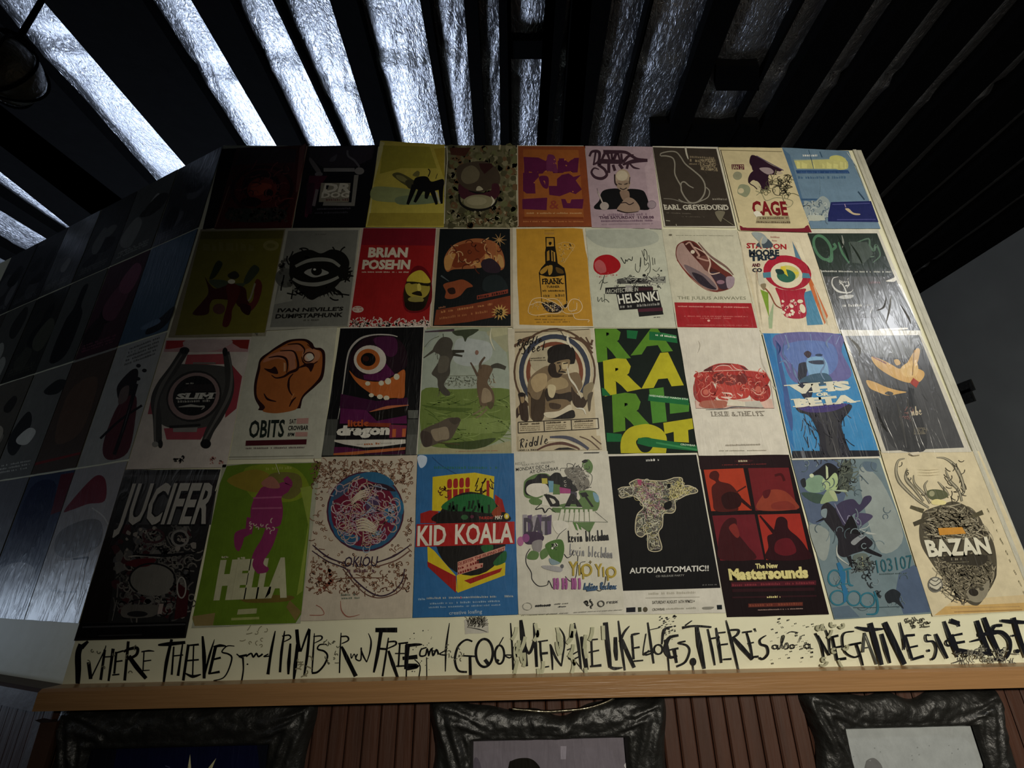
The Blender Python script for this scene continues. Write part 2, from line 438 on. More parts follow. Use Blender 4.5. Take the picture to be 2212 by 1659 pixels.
# rounded corner post under the ledge
def prism(name, pts, z0, z1, mat, parent=None):
    n = len(pts); c = Vector((sum(p[0] for p in pts) / n, sum(p[1] for p in pts) / n, (z0 + z1) / 2))
    vs = [Vector((p[0], p[1], z0)) - c for p in pts] + [Vector((p[0], p[1], z1)) - c for p in pts]
    fs = [tuple(range(n))[::-1], tuple(range(n, 2 * n))] + [(i, (i + 1) % n, n + (i + 1) % n, n + i) for i in range(n)]
    base = Vector((0, 0, 0)) if parent is None else Vector(parent.location)
    return link(name, mesh(name, vs, fs), mat, parent, c - base)
p0 = lp(0, 0, 0); bis = (LEFT.n + BACK.n).normalized()
tag(prism('trim_3', [(p0 + LEFT.u * .035).xy[:], (p0 + LEFT.u * .035 + LEFT.n * .018).xy[:], (p0 + bis * .024).xy[:], (p0 + BACK.u * .03 + BACK.n * .018).xy[:], (p0 + BACK.u * .03).xy[:]], 0.0, Z_LT - 0.075, M['brown']), kind='structure')
# ledge: a varnished rail along the foot of the posters
LD, LH = 0.050, 0.045
def rail(name, path, z1, h, mat, label=None):
    """path of (inner, outer) points; top outer edge rounded"""
    vs = []; fs = []
    for (a, b_) in path:
        d = (b_ - a)
        ring_ = [(0, -h), (1, -h), (1, -h * .14), (0.86, 0), (0, 0)]
        for (t_, z) in ring_: p = a + d * t_; vs.append(Vector((p.x, p.y, z1 + z)))
    n = 5
    for i in range(len(path) - 1):
        for j in range(n): fs.append((i * n + j, i * n + (j + 1) % n, (i + 1) * n + (j + 1) % n, (i + 1) * n + j))
    fs.append(tuple(range(n))[::-1]); m = (len(path) - 1) * n; fs.append(tuple(range(m, m + n)))
    c = sum(vs, Vector()) / len(vs)
    return link(name, mesh(name, [v - c for v in vs], fs), mat, None, c)
i0 = Vector((X_L, WALL_Y, 0)); iR = Vector((X_R + .02, WALL_Y, 0)); iL = lp(LLEN, 0, 0)
miter = bis / bis.dot(BACK.n)
xs = [i0 + (iR - i0) * f for f in [i / 12 for i in range(13)]]
ra = rail('wall_ledge', [(p, p + (miter if i == 0 else BACK.n) * LD) for i, p in enumerate(xs)], Z_LT, LH, M['ledge'])
tag(ra, 'varnished orange-brown wooden ledge running below the painted lettering', 'ledge')
rb = rail('wall_ledge', [(iL, iL + LEFT.n * LD), (i0, i0 + miter * LD)], Z_LT, LH, plain('ledge_shaded_wood', '3c2415', 0.5, scale=6, var=0.4, bump=0.2))  # same ledge; the weaker light on this side is put into a darker colour
tag(rb, 'wooden ledge with shade put into its colour, turning away along the angled left wall', 'ledge')

# ceiling: foil insulation between black joists
ceil = tag(box('ceiling', -7, 7, -4.5, 9, Z_FOIL + 0.16, Z_FOIL + 0.22, M['joist']), kind='structure')
def ceil_pt(px, py, z):
    d = ray(px, py); return CAM_P + d * ((z - CAM_P.z) / d.z)
Y0, Y1 = -1.8, 8.5
def edge(p, q_, z):
    a, b_ = ceil_pt(*p, z), ceil_pt(*q_, z); s = (b_.x - a.x) / (b_.y - a.y)
    return lambda y: a.x + s * (y - a.y)
J = [  # band edges in the photograph: (left edge pair, right edge pair)
 (((0, 371), (149, 489)), ((0, 270), (229, 456))), (((0, 226), (270, 435)), ((0, 10), (342, 393))),
 (((91, 0), (403, 361)), ((332, 0), (530, 312))), (((413, 0), (596, 312)), ((515, 0), (665, 312))),
 (((588, 0), (735, 312)), ((604, 0), (744, 312))), (((712, 0), (809, 312)), ((780, 0), (862, 312))),
 (((908, 0), (962, 312)), ((932, 0), (978, 312))), (((1002, 0), (1025, 312)), ((1033, 0), (1050, 312))),
 (((1077, 0), (1081, 312)), ((1095, 0), (1100, 312))), (((1197, 0), (1178, 312)), ((1224, 0), (1190, 312))),
 (((1231, 0), (1209, 312)), ((1257, 0), (1230, 312))), (((1274, 0), (1250, 312)), ((1322, 0), (1271, 312))),
 (((1393, 0), (1317, 312)), ((1409, 0), (1331, 312))), (((1527, 0), (1422, 312)), ((1600, 0), (1476, 312))),
 (((1712, 0), (1554, 312)), ((1737, 0), (1573, 312))), (((1786, 0), (1610, 312)), ((1890, 0), (1690, 312))),
]
def strip(name, e0, e1, z0, z1, y0, y1, mat, parent):
    pts = [(e0(y0), y0, z0), (e1(y0), y0, z0), (e1(y1), y1, z0), (e0(y1), y1, z0), (e0(y0), y0, z1), (e1(y0), y0, z1), (e1(y1), y1, z1), (e0(y1), y1, z1)]
    return hexa(name, pts, mat, parent)
edges = []
for (a, b_) in J:
    mid = (a[1][0] + b_[1][0]) / 2
    left_side = mid < 1100
    eL = edge(*a, Z_J if left_side else Z_FOIL); eR = edge(*b_, Z_FOIL if left_side else Z_J)
    if eR(2.2) - eL(2.2) < 0.012:
        m0 = eL; eR = (lambda f: (lambda y: f(y) + 0.014))(m0)
    edges.append((eL, eR))
# far left and far right joists continue the rhythm
first = edge((0, 398), (140, 490), Z_FOIL)
edges.insert(0, ((lambda y: first(y) - 0.16), first))
edges.insert(0, ((lambda y: first(y) - 0.80), (lambda y: first(y) - 0.62)))
edges.insert(0, ((lambda y: first(y) - 1.5), (lambda y: first(y) - 1.3)))
lastR = edges[-1][1]
for g0, g1 in ((0.14, 0.30), (0.44, 0.62), (0.76, 0.95), (1.08, 1.30), (1.42, 1.66), (1.8, 2.0), (2.15, 2.4)):
    edges.append(((lambda y, g=g0: lastR(y) + g), (lambda y, g=g1: lastR(y) + g)))
for eL, eR in edges:
    strip('joist', eL, eR, Z_J, Z_FOIL + 0.16, Y0, Y1, M['joist'], ceil)
# foil sheets, one per bay, with sag, creases and a stapled seam
def foil(e0, e1, seed):
    r = random.Random(seed); nx = 12; y0, y1 = Y0, 5.2; ny = 150
    seams = [1.62 + r.uniform(-.1, .12), 0.2, 3.3 + r.uniform(-.3, .3)]
    vs = []
    for j in range(ny + 1):
        y = y0 + (y1 - y0) * j / ny
        a, c = e0(y) - 0.005, e1(y) + 0.005
        for i in range(nx + 1):
            u = i / nx; xx = a + (c - a) * u
            w = min(1.0, (c - a) / 0.3)
            z = Z_FOIL - 0.018 * w * math.sin(math.pi * u) + 0.020 * w * noise.noise(Vector((xx * 3.0, y * 2.2, seed))) + 0.010 * w * noise.noise(Vector((xx * 9, y * 6, seed + 9)))
            for sy in seams:
                d = y - sy - 0.03 * noise.noise(Vector((xx * 5, sy, seed)))
                z += 0.022 * math.exp(-(d / 0.022) ** 2) - 0.012 * math.exp(-((d - 0.05) / 0.03) ** 2)
                z += 0.008 * math.exp(-abs(d) / 0.16) * math.sin(xx * 95 + 22 * d + 3 * noise.noise(Vector((xx * 4, y * 3, 2))))
            vs.append((xx, y, min(z, Z_FOIL + 0.03)))
    fs = [(j * (nx + 1) + i, (j + 1) * (nx + 1) + i, (j + 1) * (nx + 1) + i + 1, j * (nx + 1) + i + 1) for j in range(ny) for i in range(nx)]
    c = Vector(((e0(1.5) + e1(1.5)) / 2, 1.5, Z_FOIL))
    return link('foil_sheet', mesh('foil_sheet', [Vector(v) - c for v in vs], fs), M['foil'], ceil, c - Vector(ceil.location), smooth=True)
for i in range(len(edges) - 1):
    foil(edges[i][1], edges[i + 1][0], i * 7 + 3)
# black blocking pieces between joists
def block(px0, px1, py0, py1, zz=None):
    z = zz or Z_J + 0.01
    P = [ceil_pt(px0, py1, z), ceil_pt(px1, py1, z), ceil_pt(px1, py0, z), ceil_pt(px0, py0, z)]
    P = sorted(P, key=lambda p: p.y); lo = sorted(P[:2], key=lambda p: p.x); hi = sorted(P[2:], key=lambda p: p.x)
    p = [lo[0], lo[1], hi[1], hi[0]]
    hexa('blocking', [(v.x, v.y, z) for v in p] + [(v.x, v.y, z + .14) for v in p], M['joist'], ceil)
block(1095, 1200, 88, 128); block(1547, 1640, 142, 196); block(1405, 1640, 268, 316)

# far end of the room
far = tag(box('wall_far', -7, 7, 8.6, 8.7, 0, Z_FOIL + .2, M['dark']), kind='structure')
tag(box('wall_right', 4.2, 4.3, -4.5, 8.6, 0, Z_FOIL + .2, plain('grey_side_wall_paint', '646665', 0.6, scale=3, var=0.2, bump=0.2)), kind='structure')
tag(box('wall_behind', -6, 6, -4.6, -4.5, 0, Z_FOIL + .2, M['dark']), kind='structure')
tag(box('wall_far_left', -6.1, -6.0, -4.5, 8.6, 0, Z_FOIL + .2, M['dark']), kind='structure')

# ================================================================== POSTERS, TOP ROW
W_ = 'dcd8c8'
G1 = None
A1 = (440, 300, 5.821); A2 = (790, 300, 6.506); A3 = (1100, 300, 6.703); A4 = (1400, 300, 6.144); A5 = (1680, 300, 7.9)
# black scrap that fills the corner beside the red poster
sheet([(480, 322), (512, 321), (464, 493), (438, 496)], '141312', 'narrow black paper strip at the top left corner of the main wall', cat='paper strip', name='paper_strip'); done()
# dark red poster
sheet([(512, 321), (663, 315), (631, 493), (463, 495)], '4a1a18', 'dark red poster with a black ringed emblem, first in the top row', mat='gloss', off=.003); V(*A1)
q('38282a', (470, 150), (1180, 130), (1150, 300), (400, 330)); q('7a4a44', (1210, 120), (1290, 60), (1200, 660), (1160, 680))
e('2a0d0c', 740, 640, 400, 300, -6); e('541a15', 740, 640, 350, 260, -6); e('240a0a', 730, 600, 240, 200); e('7a2a1c', 740, 640, 190, 150, -8)
b('a84a30', (600, 600), (720, 560), (860, 590), (800, 680), (640, 720)); e('1a0808', 600, 800, 130, 60); e('1a0808', 820, 690, 60, 50)
squig(['7c3a34'], 16, 380, 400, 1080, 800, 160, 14, 3); squig(['261012'], 26, 320, 380, 1120, 860, 120, 12, 4)
b('2b3028', (330, 900), (700, 880), (1020, 900), (1000, 1020), (640, 1060), (300, 1020))
blots(['4a3a34', '181210'], 40, 330, 880, 1060, 1050, 10, 30, 5)
t('NIGHTMARE', (300, 1040), (1010, 1000), (320, 960), '514a40', .03) if False else None
l('8c6c58', 9, (150, 1120), (330, 600), s=False); l('8c5a4c', 10, (1110, 1090), (1200, 640), (1310, 100), s=False)  # right-hand stroke paints the highlight along the lifted edge
done()
# black poster with white blocks of lettering
sheet([(665, 317), (818, 314), (792, 492), (632, 493)], '0f0e10', 'black poster with white block letters inside a silver bar and frame', mat='gloss', off=.0022); V(*A1)
q('332c34', (1335, 110), (2150, 95), (2120, 250), (1900, 360), (1500, 360), (1320, 240))
b('6c6666', (1340, 240), (1400, 300), (1480, 420), (1460, 460), (1400, 400), (1330, 280)); b('55525a', (1600, 250), (1680, 200), (1650, 280), (1590, 290))
l('66646a', 26, (1810, 150), (1820, 220), (1900, 280), (1960, 360)); l('8a8886', 46, (1510, 395), (1900, 395), s=False)
e('8d8a88', 1960, 410, 60, 45); e('78767a', 1450, 450, 50, 28)
q('521c34', (1330, 470), (1560, 470), (1470, 600), (1400, 760), (1300, 1000), (1270, 980)); q('38182a', (1300, 560), (1400, 560), (1360, 950), (1290, 950))
q('8f8c84', (1895, 460), (1950, 460), (1900, 850), (1500, 845), (1510, 800), (1860, 805)); q('96917f', (1480, 560), (1850, 560), (1825, 800), (1450, 800))
t('DR', (1500, 675), (1850, 670), (1530, 560), 'e2ddcb', .08); t('DOG', (1480, 745), (1830, 740), (1490, 675), 'e2ddcb', .07)
q('141012', (1545, 590), (1580, 590), (1560, 640), (1540, 640)); tiny('7a5550', 1540, 785, 1830, 785, 34, 3); l('7d7276', 40, (1430, 640), (1385, 850), s=False)
tiny('4d4a52', 1430, 900, 1850, 890, 26, 1); tiny('403e46', 1400, 950, 1820, 940, 26, 2); done()
# yellow poster with black insect
sheet([(822, 305), (961, 314), (959, 492), (790, 492)], 'c9b950', 'yellow poster with a black winged insect and a curling top corner', off=.003); V(*A2)
q('d6cf8e', (205, 40), (270, 60), (120, 620), (50, 1230), (15, 1230)); q('b49f36', (960, 150), (1110, 130), (1100, 560), (1010, 300))
q('a89f3a', (250, 100), (900, 120), (1000, 420), (500, 420), (200, 500)); q('ab9a3c', (60, 1050), (1100, 1050), (1095, 1230), (20, 1230))
b('9aa36c', (110, 690), (400, 690), (640, 720), (900, 760), (700, 860), (450, 900), (100, 860)); b('7d8c68', (420, 840), (620, 800), (900, 800), (1060, 870), (880, 920), (480, 930))
b('5d5a34', (375, 515), (450, 480), (560, 520), (680, 600), (700, 680), (640, 700), (560, 660), (470, 600)); b('8a8550', (430, 520), (520, 530), (600, 600), (560, 620), (460, 580))
b('4a4830', (560, 600), (680, 590), (680, 700), (600, 700)); b('7a7440', (660, 520), (720, 460), (760, 480), (740, 540))
b('131312', (670, 640), (700, 560), (790, 535), (870, 545), (930, 610), (1090, 575), (1085, 700), (960, 740), (900, 760), (780, 740), (690, 700))
for p in (((690, 660), (640, 800), (590, 930)), ((790, 700), (740, 800), (690, 900)), ((930, 700), (960, 800), (1000, 930)), ((1060, 640), (1060, 760), (1066, 920)), ((880, 720), (860, 800), (850, 850))):
    l('121212', (85, 36), *p)
q('b9b9a2', (975, 740), (1010, 760), (1055, 915), (1030, 920)); l('222018', 14, (880, 540), (905, 470), (880, 430)); l('5a5630', 10, (985, 570), (1010, 500)); done()
# camouflage poster
sheet([(962, 315), (1114, 315), (1117, 492), (959, 492)], '6b674c', 'camouflage poster with a mouth-like dark shape and a hanging tag, top row', off=.002); V(*A2)
blots(['5b5a3c', '7b765a', '4b4630', '857f62', '6a5238', '6a6c48', '4f4d36'], 60, 1160, 130, 2110, 1230, 18, 62, 8)
q('4b2c22', (1180, 130), (1480, 130), (1400, 250), (1200, 230)); b('4a3f33', (1300, 600), (1290, 400), (1500, 330), (1700, 330), (1860, 450), (1870, 640), (1600, 760), (1400, 740))
b('6f6650', (1380, 430), (1500, 380), (1600, 480), (1560, 600), (1420, 640), (1340, 560)); q('3a201f', (1590, 350), (1770, 350), (1790, 400), (1670, 500), (1610, 420))
b('47222c', (1310, 640), (1400, 700), (1560, 760), (1750, 740), (1780, 640), (1870, 650), (1870, 800), (1700, 900), (1400, 860), (1310, 780))
l('191815', (20, 44, 20), (1310, 780), (1340, 920), (1480, 1000), (1640, 1000), (1800, 940), (1860, 820)); e('8d8768', 1590, 890, 215, 100); e('9f9878', 1560, 880, 140, 62)
l('cfc9b0', (4, 34, 4), (1760, 810), (1800, 880), (1760, 950)); b('b5ad92', (1560, 690), (1600, 670), (1650, 720), (1560, 735)); l('1b1a18', (8, 30, 8), (1450, 735), (1560, 765), (1680, 765))
squig(['38351f', 'a9a282'], 26, 1170, 1020, 2090, 1200, 60, 12, 5); l('dedbc8', 10, (1140, 110), (1150, 300), (1120, 700), (1105, 1200), s=False)
l('b3aa8c', 24, (1890, 90), (1880, 160)); done()
# orange and purple poster
sheet([(1117, 316), (1263, 317), (1278, 491), (1118, 491)], '8a4728', 'orange poster with heavy purple cut-out letters, fifth in the top row', off=.003); V(*A3)
q('9c5a2c', (200, 160), (1000, 170), (1080, 1150), (220, 1150)); l('cfc4ae', 12, (120, 100), (122, 700), (128, 1270), s=False); l('cfc4ae', 9, (125, 108), (1075, 112), s=False)
PU = '5a1c42'
t('R', (215, 500), (430, 500), (215, 260), PU, .12); t('AM', (400, 500), (990, 480), (420, 290), PU, .1); q(PU, (205, 270), (420, 280), (550, 340), (540, 470), (350, 490), (220, 470))
b('6a2c52', (550, 260), (600, 235), (660, 270), (690, 420), (700, 500), (620, 480), (540, 460)); q(PU, (700, 330), (760, 300), (840, 360), (900, 310), (980, 300), (990, 470), (860, 480), (700, 500))
q(PU, (200, 500), (420, 500), (430, 560), (370, 620), (380, 800), (250, 800), (200, 760)); b(PU, (430, 560), (560, 560), (560, 720), (480, 700))
q(PU, (690, 590), (760, 530), (860, 510), (930, 560), (1040, 530), (960, 610), (1050, 740), (960, 810), (880, 780), (730, 840), (580, 820), (570, 690), (690, 690))
q(PU, (190, 880), (550, 860), (540, 1040), (190, 1025)); q(PU, (750, 880), (810, 880), (840, 940), (880, 940), (900, 885), (1075, 880), (1060, 1020), (890, 1015), (780, 1010)); t('&', (580, 1020), (720, 1020), (580, 890), '8a3c30', .02)
blots(['c0783e'], 14, 240, 300, 960, 780, 6, 14, 9); tiny('c99a6a', 250, 1095, 1050, 1095, 24, 4); l('7c3a1c', 26, (200, 1150), (1070, 1155), s=False); tiny('c07a48', 200, 1215, 1080, 1215, 22, 5); done()
# mauve poster with bald man
sheet([(1264, 316), (1409, 318), (1430, 497), (1278, 492)], 'b09aa4', 'mauve poster of a bald man in a black coat under brown script', off=.002); V(*A3)
q('bba5ae', (1960, 420), (2080, 200), (2200, 1200), (2050, 1180)); C = '3f2a35'
for p in (((1160, 260), (1200, 190), (1300, 200), (1290, 330), (1210, 380)), ((1330, 330), (1400, 200), (1460, 330)), ((1480, 210), (1500, 330), (1560, 200), (1600, 320)), ((1620, 220), (1640, 340), (1720, 260), (1800, 240)), ((1250, 200), (1220, 380))):
    l(C, (30, 46, 24), *p)
l(C, (70, 40, 30), (1360, 200), (1500, 195), (1680, 200), (1780, 260), (1860, 300), (2000, 310)); l(C, (26, 60, 40), (1640, 380), (1800, 330), (2000, 320)); l(C, (26, 30, 8), (1740, 360), (1800, 420), (1890, 440))
l(C, (40, 44, 12), (1330, 360), (1290, 380), (1380, 450), (1410, 530), (1340, 580), (1240, 560), (1190, 490), (1230, 430), (1300, 450)); l(C, 44, (1440, 360), (1440, 500)); l(C, 40, (1500, 380), (1530, 470)); l(C, 42, (1590, 370), (1640, 440)); l(C, 36, (1720, 360), (1700, 440))
l(C, (70, 60), (1300, 330), (1640, 340), s=False)
b('141416', (1225, 990), (1300, 900), (1330, 790), (1400, 740), (1560, 725), (1640, 760), (1750, 730), (1920, 750), (1980, 820), (2020, 960), (2000, 1035), (1700, 1020), (1300, 1030))
e('b09c86', 1640, 570, 110, 125); b('a08a76', (1540, 620), (1740, 620), (1720, 730), (1650, 765), (1570, 720)); e('c9bca4', 1630, 540, 85, 75); q('51453d', (1575, 645), (1630, 660), (1625, 675), (1580, 665)); q('51453d', (1660, 660), (1715, 640), (1710, 665), (1665, 675)); l('33282a', 14, (1600, 720), (1650, 740), (1700, 715)); l('33282a', 20, (1525, 520), (1530, 640), (1560, 680)); l('33282a', 12, (1745, 560), (1735, 660))
b('8d7565', (1600, 770), (1720, 760), (1740, 860), (1700, 900), (1640, 890)); b('9d8574', (1600, 960), (1700, 860), (1800, 880), (1880, 980), (1870, 1050), (1700, 1070), (1560, 1040)); l('2c2022', 14, (1600, 940), (1680, 930), (1740, 960), (1800, 930)); l('2c2022', (20, 6), (1560, 1040), (1700, 1075), (1870, 1060))
e('aea29c', 1375, 980, 65, 58); l('b7aaa4', 20, (1275, 760), (1350, 930)); l('7c6c74', 8, (1270, 720), (1285, 790)); e('9c8c94', 2060, 960, 65, 62); ring('756470', 2060, 960, 60, 56, 7)
tiny('8c7484', 1360, 1125, 2010, 1110, 36, 6); t('THIS SATURDAY  11.08.08', (1305, 1165), (2095, 1160), (1295, 1125), '5f4558', .05); tiny('7a6274', 1330, 1210, 2075, 1200, 30, 8); tiny('a58f9c', 1340, 1250, 2080, 1240, 22, 5); done()
# brown poster
sheet([(1409, 317), (1550, 319), (1589, 493), (1434, 491)], 'd0cbbb', 'dark brown poster with a looping white line drawn dog', off=.003); V(*A4)
q('3b342d', (60, 118), (900, 140), (1150, 1165), (225, 1165)); g = '8d887c'
l(g, (14, 20, 16), (160, 235), (170, 200), (280, 175), (370, 185), (430, 250), (490, 340), (600, 430), (700, 520), (750, 620), (740, 740), (660, 840), (560, 855), (490, 790), (440, 700), (430, 630), (380, 540), (350, 460), (350, 330), (320, 260), (240, 235), (165, 235))
l(g, (16, 18, 12), (430, 640), (440, 590), (480, 580), (540, 630), (600, 660)); l(g, 14, (765, 650), (810, 700), (790, 780), (700, 830), (600, 860), (480, 850), (400, 810)); l('7d786e', 9, (200, 800), (330, 810), (450, 850))
q('8c7f66', (670, 280), (880, 270), (920, 440), (700, 420)); squig(['4b4238', '4b4238'], 22, 690, 300, 900, 430, 50, 9, 4); tiny('7d705c', 550, 260, 880, 275, 30, 3); tiny('8a7c64', 550, 310, 680, 320, 40, 5); tiny('8a7c64', 540, 350, 690, 350, 22, 6)
l('bdb9aa', (30, 22, 8), (490, 110), (505, 200), (530, 280)); t('EARL GREYHOUND', (215, 945), (1070, 950), (200, 880), 'ccc7b8', .05, 1)
tiny('8b8478', 800, 820, 1040, 825, 30, 8, .4); tiny('6a6258', 240, 1000, 560, 1010, 18, 9); tiny('5d554c', 440, 1050, 740, 1055, 18, 10); b('77715f', (880, 980), (1010, 975), (980, 1060), (950, 1110)); l('77715f', 10, (980, 1060), (1130, 1160)); l('aaa593', 8, (230, 1095), (285, 1100)); l('aaa593', 8, (365, 1140), (370, 1170)); done()
# cream poster CAGE
sheet([(1551, 320), (1688, 321), (1752, 502), (1597, 500)], 'cfc29a', 'cream poster with a purple masked profile above big red letters', off=.004); V(*A4)
l('2a2420', 10, (955, 155), (1080, 640), (1205, 1130), s=False); l('7d7457', 9, (960, 160), (1770, 180), s=False); q('ddd6bd', (935, 130), (950, 160), (1205, 1220), (1190, 1215))
q('76202e', (1200, 1120), (1220, 1225), (2165, 1250), (2110, 1140), (2040, 1190), (1800, 1195), (1300, 1190))
b('cfc29a', (1205, 1120), (1240, 1172), (1330, 1188), (1980, 1198), (2080, 1170), (2100, 1120), (1700, 1050))
P2 = '2f1a2a'
b(P2, (1340, 330), (1350, 250), (1380, 225), (1450, 250), (1600, 340), (1700, 390), (1780, 420), (1690, 470), (1700, 490), (1600, 490), (1590, 560), (1600, 680), (1500, 690), (1480, 640), (1420, 570), (1380, 560), (1330, 600), (1320, 540), (1350, 470), (1390, 420))
q(P2, (1345, 300), (1370, 225), (1600, 350), (1580, 420), (1380, 430)); l('5f5468', 12, (1430, 235), (1620, 340), (1790, 430)); b('a08f92', (1470, 400), (1600, 395), (1660, 450), (1600, 485), (1530, 460)); b('b9ab95', (1700, 440), (1760, 450), (1780, 470), (1710, 480))
b('c8bd9a', (1340, 600), (1400, 570), (1450, 580), (1490, 640), (1480, 690), (1420, 670), (1390, 640)); l('2a1c24', 12, (1330, 540), (1340, 600), (1400, 640), (1440, 680))
q('5a2a34', (1100, 350), (1265, 350), (1270, 420), (1105, 415)); t('JAN 27', (1110, 412), (1262, 415), (1106, 355), 'c9bb94', .02); e('94947a', 1180, 500, 60, 55); b('8f9478', (1180, 720), (1210, 620), (1320, 630), (1350, 700), (1300, 780), (1230, 760)); e('c9bd9a', 1225, 700, 40, 35)
squig(['8b8a66', '6b6a4c', '4b4638'], 13, 1500, 560, 1900, 760, 160, 8, 3, curl=1.3); squig(['2f2b26'], 22, 1730, 530, 1880, 740, 110, 9, 7, curl=1.0); l('8f8e70', 8, (1420, 700), (1500, 740), (1560, 830), (1700, 790), (1900, 830), (1890, 900), (1830, 920)); l('7f8066', 8, (1430, 760), (1520, 700), (1580, 700))
t('CAGE', (1390, 1015), (1850, 1020), (1355, 825), '7d1c22', .07); b('e6e2d0', (1390, 990), (1450, 970), (1510, 1030), (1500, 1120), (1440, 1060)); q('a39878', (1440, 1040), (1860, 1030), (1880, 1135), (1420, 1130)); tiny('5a4c38', 1450, 1075, 1860, 1070, 26, 1); tiny('5a4c38', 1430, 1125, 1880, 1130, 26, 2); done()
# blue poster
sheet([(1688, 320), (1832, 327), (1901, 495), (1751, 495)], '6c869c', 'pale blue poster with a yellow title band and navy box, last in the top row', mat='wrinkled', off=.003); V(*A5)
q('557391', (70, 170), (200, 280), (560, 1530), (430, 1200)); q('8a9c98', (260, 360), (850, 350), (1150, 330), (1200, 520), (320, 520)); b('c8c67a', (880, 320), (1000, 290), (1120, 330), (1190, 430), (1170, 520), (1000, 530), (900, 420))
q('c3c07e', (270, 380), (880, 360), (1190, 400), (1170, 525), (320, 520)); tiny('d5d28a', 320, 515, 1160, 515, 120, 4); tiny('dfe3df', 420, 310, 700, 310, 40, 3)
q('2f4c7a', (300, 545), (1190, 545), (1220, 600), (320, 600)); tiny('425f8c', 335, 598, 1200, 596, 40, 4); tiny('4c6a88', 340, 690, 800, 690, 50, 4); tiny('4c6a88', 840, 690, 1250, 685, 50, 6)
q('3f5c7d', (390, 1030), (700, 1030), (700, 1060), (400, 1060)); b('98a4a4', (440, 1080), (600, 1100), (720, 1000), (800, 1000), (880, 1100), (860, 1300), (780, 1400), (500, 1380)); squig(['5a6c7c', 'b9c1bd'], 20, 450, 1080, 840, 1380, 120, 14, 5); q('b5bbaf', (500, 1310), (780, 1320), (800, 1400), (520, 1410))
q('22285c', (900, 1090), (1580, 1070), (1710, 1430), (850, 1420), (850, 1300)); l('4c4f88', 14, (920, 1130), (1560, 1110), s=False); l('4c4f88', 14, (1000, 1390), (1660, 1385), s=False); b('bfae90', (1140, 1210), (1200, 1200), (1280, 1270), (1390, 1290), (1380, 1310), (1270, 1300)); l('9c8aa4', 14, (1130, 1120), (1150, 1180))
l('3a566f', 14, (710, 230), (750, 330)); l('3c5870', 10, (520, 200), (580, 420), (600, 520)); l('33485c', 20, (1360, 910), (1440, 1010), (1470, 1050)); l('b9c3c4', 12, (1170, 240), (1330, 470), (1560, 1060), s=False)
for p in (((700, 680), (720, 850), (690, 1050)), ((480, 560), (520, 700))): crease(p, 16, .002, '7f9bb0')
done()
# yellow poster's curled corner and the wall's top edge

# ================================================================== POSTERS, SECOND ROW
B1 = (360, 480, 5.267); B2 = (740, 480, 5.821); B3 = (1090, 480, 5.978); B4 = (1420, 480, 5.821); B5 = (1730, 480, 6.771)
# olive poster with red figure
sheet([(434, 496), (617, 495), (574, 727), (364, 729)], '8a826a', 'olive poster with a dark red dancing figure, first in the second row', off=.002); V(*B1)
q('6f6a24', (400, 110), (1340, 95), (1120, 1260), (100, 1290)); q('5c5720', (400, 110), (1340, 95), (1320, 190), (380, 200)); tiny('77713a', 420, 330, 1010, 330, 110, 5); e('86804a', 1190, 270, 90, 60); e('746f36', 1190, 270, 50, 26)
b('26301c', (560, 470), (600, 440), (640, 480), (590, 580), (540, 640), (490, 650), (520, 560)); b('3a4230', (900, 620), (960, 520), (1010, 490), (1060, 540), (1010, 620), (930, 700), (880, 700)); b('46503c', (480, 670), (640, 660), (760, 700), (900, 700), (800, 780), (620, 780))
b('3c1512', (440, 630), (480, 690), (560, 760), (700, 720), (800, 720), (900, 760), (920, 880), (960, 960), (900, 1000), (820, 960), (760, 900), (560, 880), (500, 930), (470, 1050), (300, 1050), (400, 920), (480, 800))
b('511a17', (680, 730), (760, 700), (840, 760), (800, 900), (750, 1000), (740, 1100), (700, 1190), (640, 1180), (660, 1060), (700, 900)); b('5c2620', (1010, 680), (1060, 660), (1090, 740), (1050, 900), (980, 1000), (900, 1040), (850, 960), (980, 900)); b('2c1010', (840, 930), (960, 960), (940, 1060), (860, 1020)); e('d8d4bc', 742, 680, 42, 26); b('2d2a1c', (700, 600), (780, 560), (830, 610), (790, 650), (720, 640)); e('5a3a34', 600, 990, 70, 60); l('8d8870', 20, (1010, 700), (960, 860), (930, 900)); done()
# grey poster with the eye
sheet([(618, 494), (779, 493), (753, 706), (575, 715)], 'b3b2a4', 'grey poster with a staring eye inside a black heart', off=.003); V(*B1)
q('7f8078', (1385, 105), (2185, 95), (2060, 1185), (1180, 1200)); B = '15140f'
q('9a9b90', (1300, 700), (1430, 620), (1430, 900), (1230, 940)); e('5f605a', 1360, 640, 120, 110); blots(['4a4a44'], 14, 1290, 420, 1440, 760, 12, 40, 4)
b(B, (1400, 560), (1420, 400), (1520, 340), (1640, 320), (1760, 360), (1880, 315), (2010, 350), (2080, 450), (2060, 560), (1980, 680), (1860, 800), (1740, 850), (1650, 890), (1560, 830), (1470, 740), (1410, 640)); squig([B], 60, 1330, 300, 2100, 860, 110, 16, 5, curl=.2, inside=lambda x, y: 1300 < x < 2130 and 270 < y < 900)
for a in range(10): l(B, (40, 2), (1900 - 30 * a, 760), (2000 - 50 * a, 840 + 5 * a))
for p in ((2120, 560), (2130, 620), (2090, 680), (2100, 520)): l(B, (70, 10), (1980, 600), p)
l('8a8b82', (30, 46, 30), (1470, 510), (1600, 450), (1740, 430), (1880, 445), (1975, 510)); l('8a8b82', (30, 46, 30), (1440, 650), (1540, 700), (1700, 715), (1850, 680), (1960, 630))
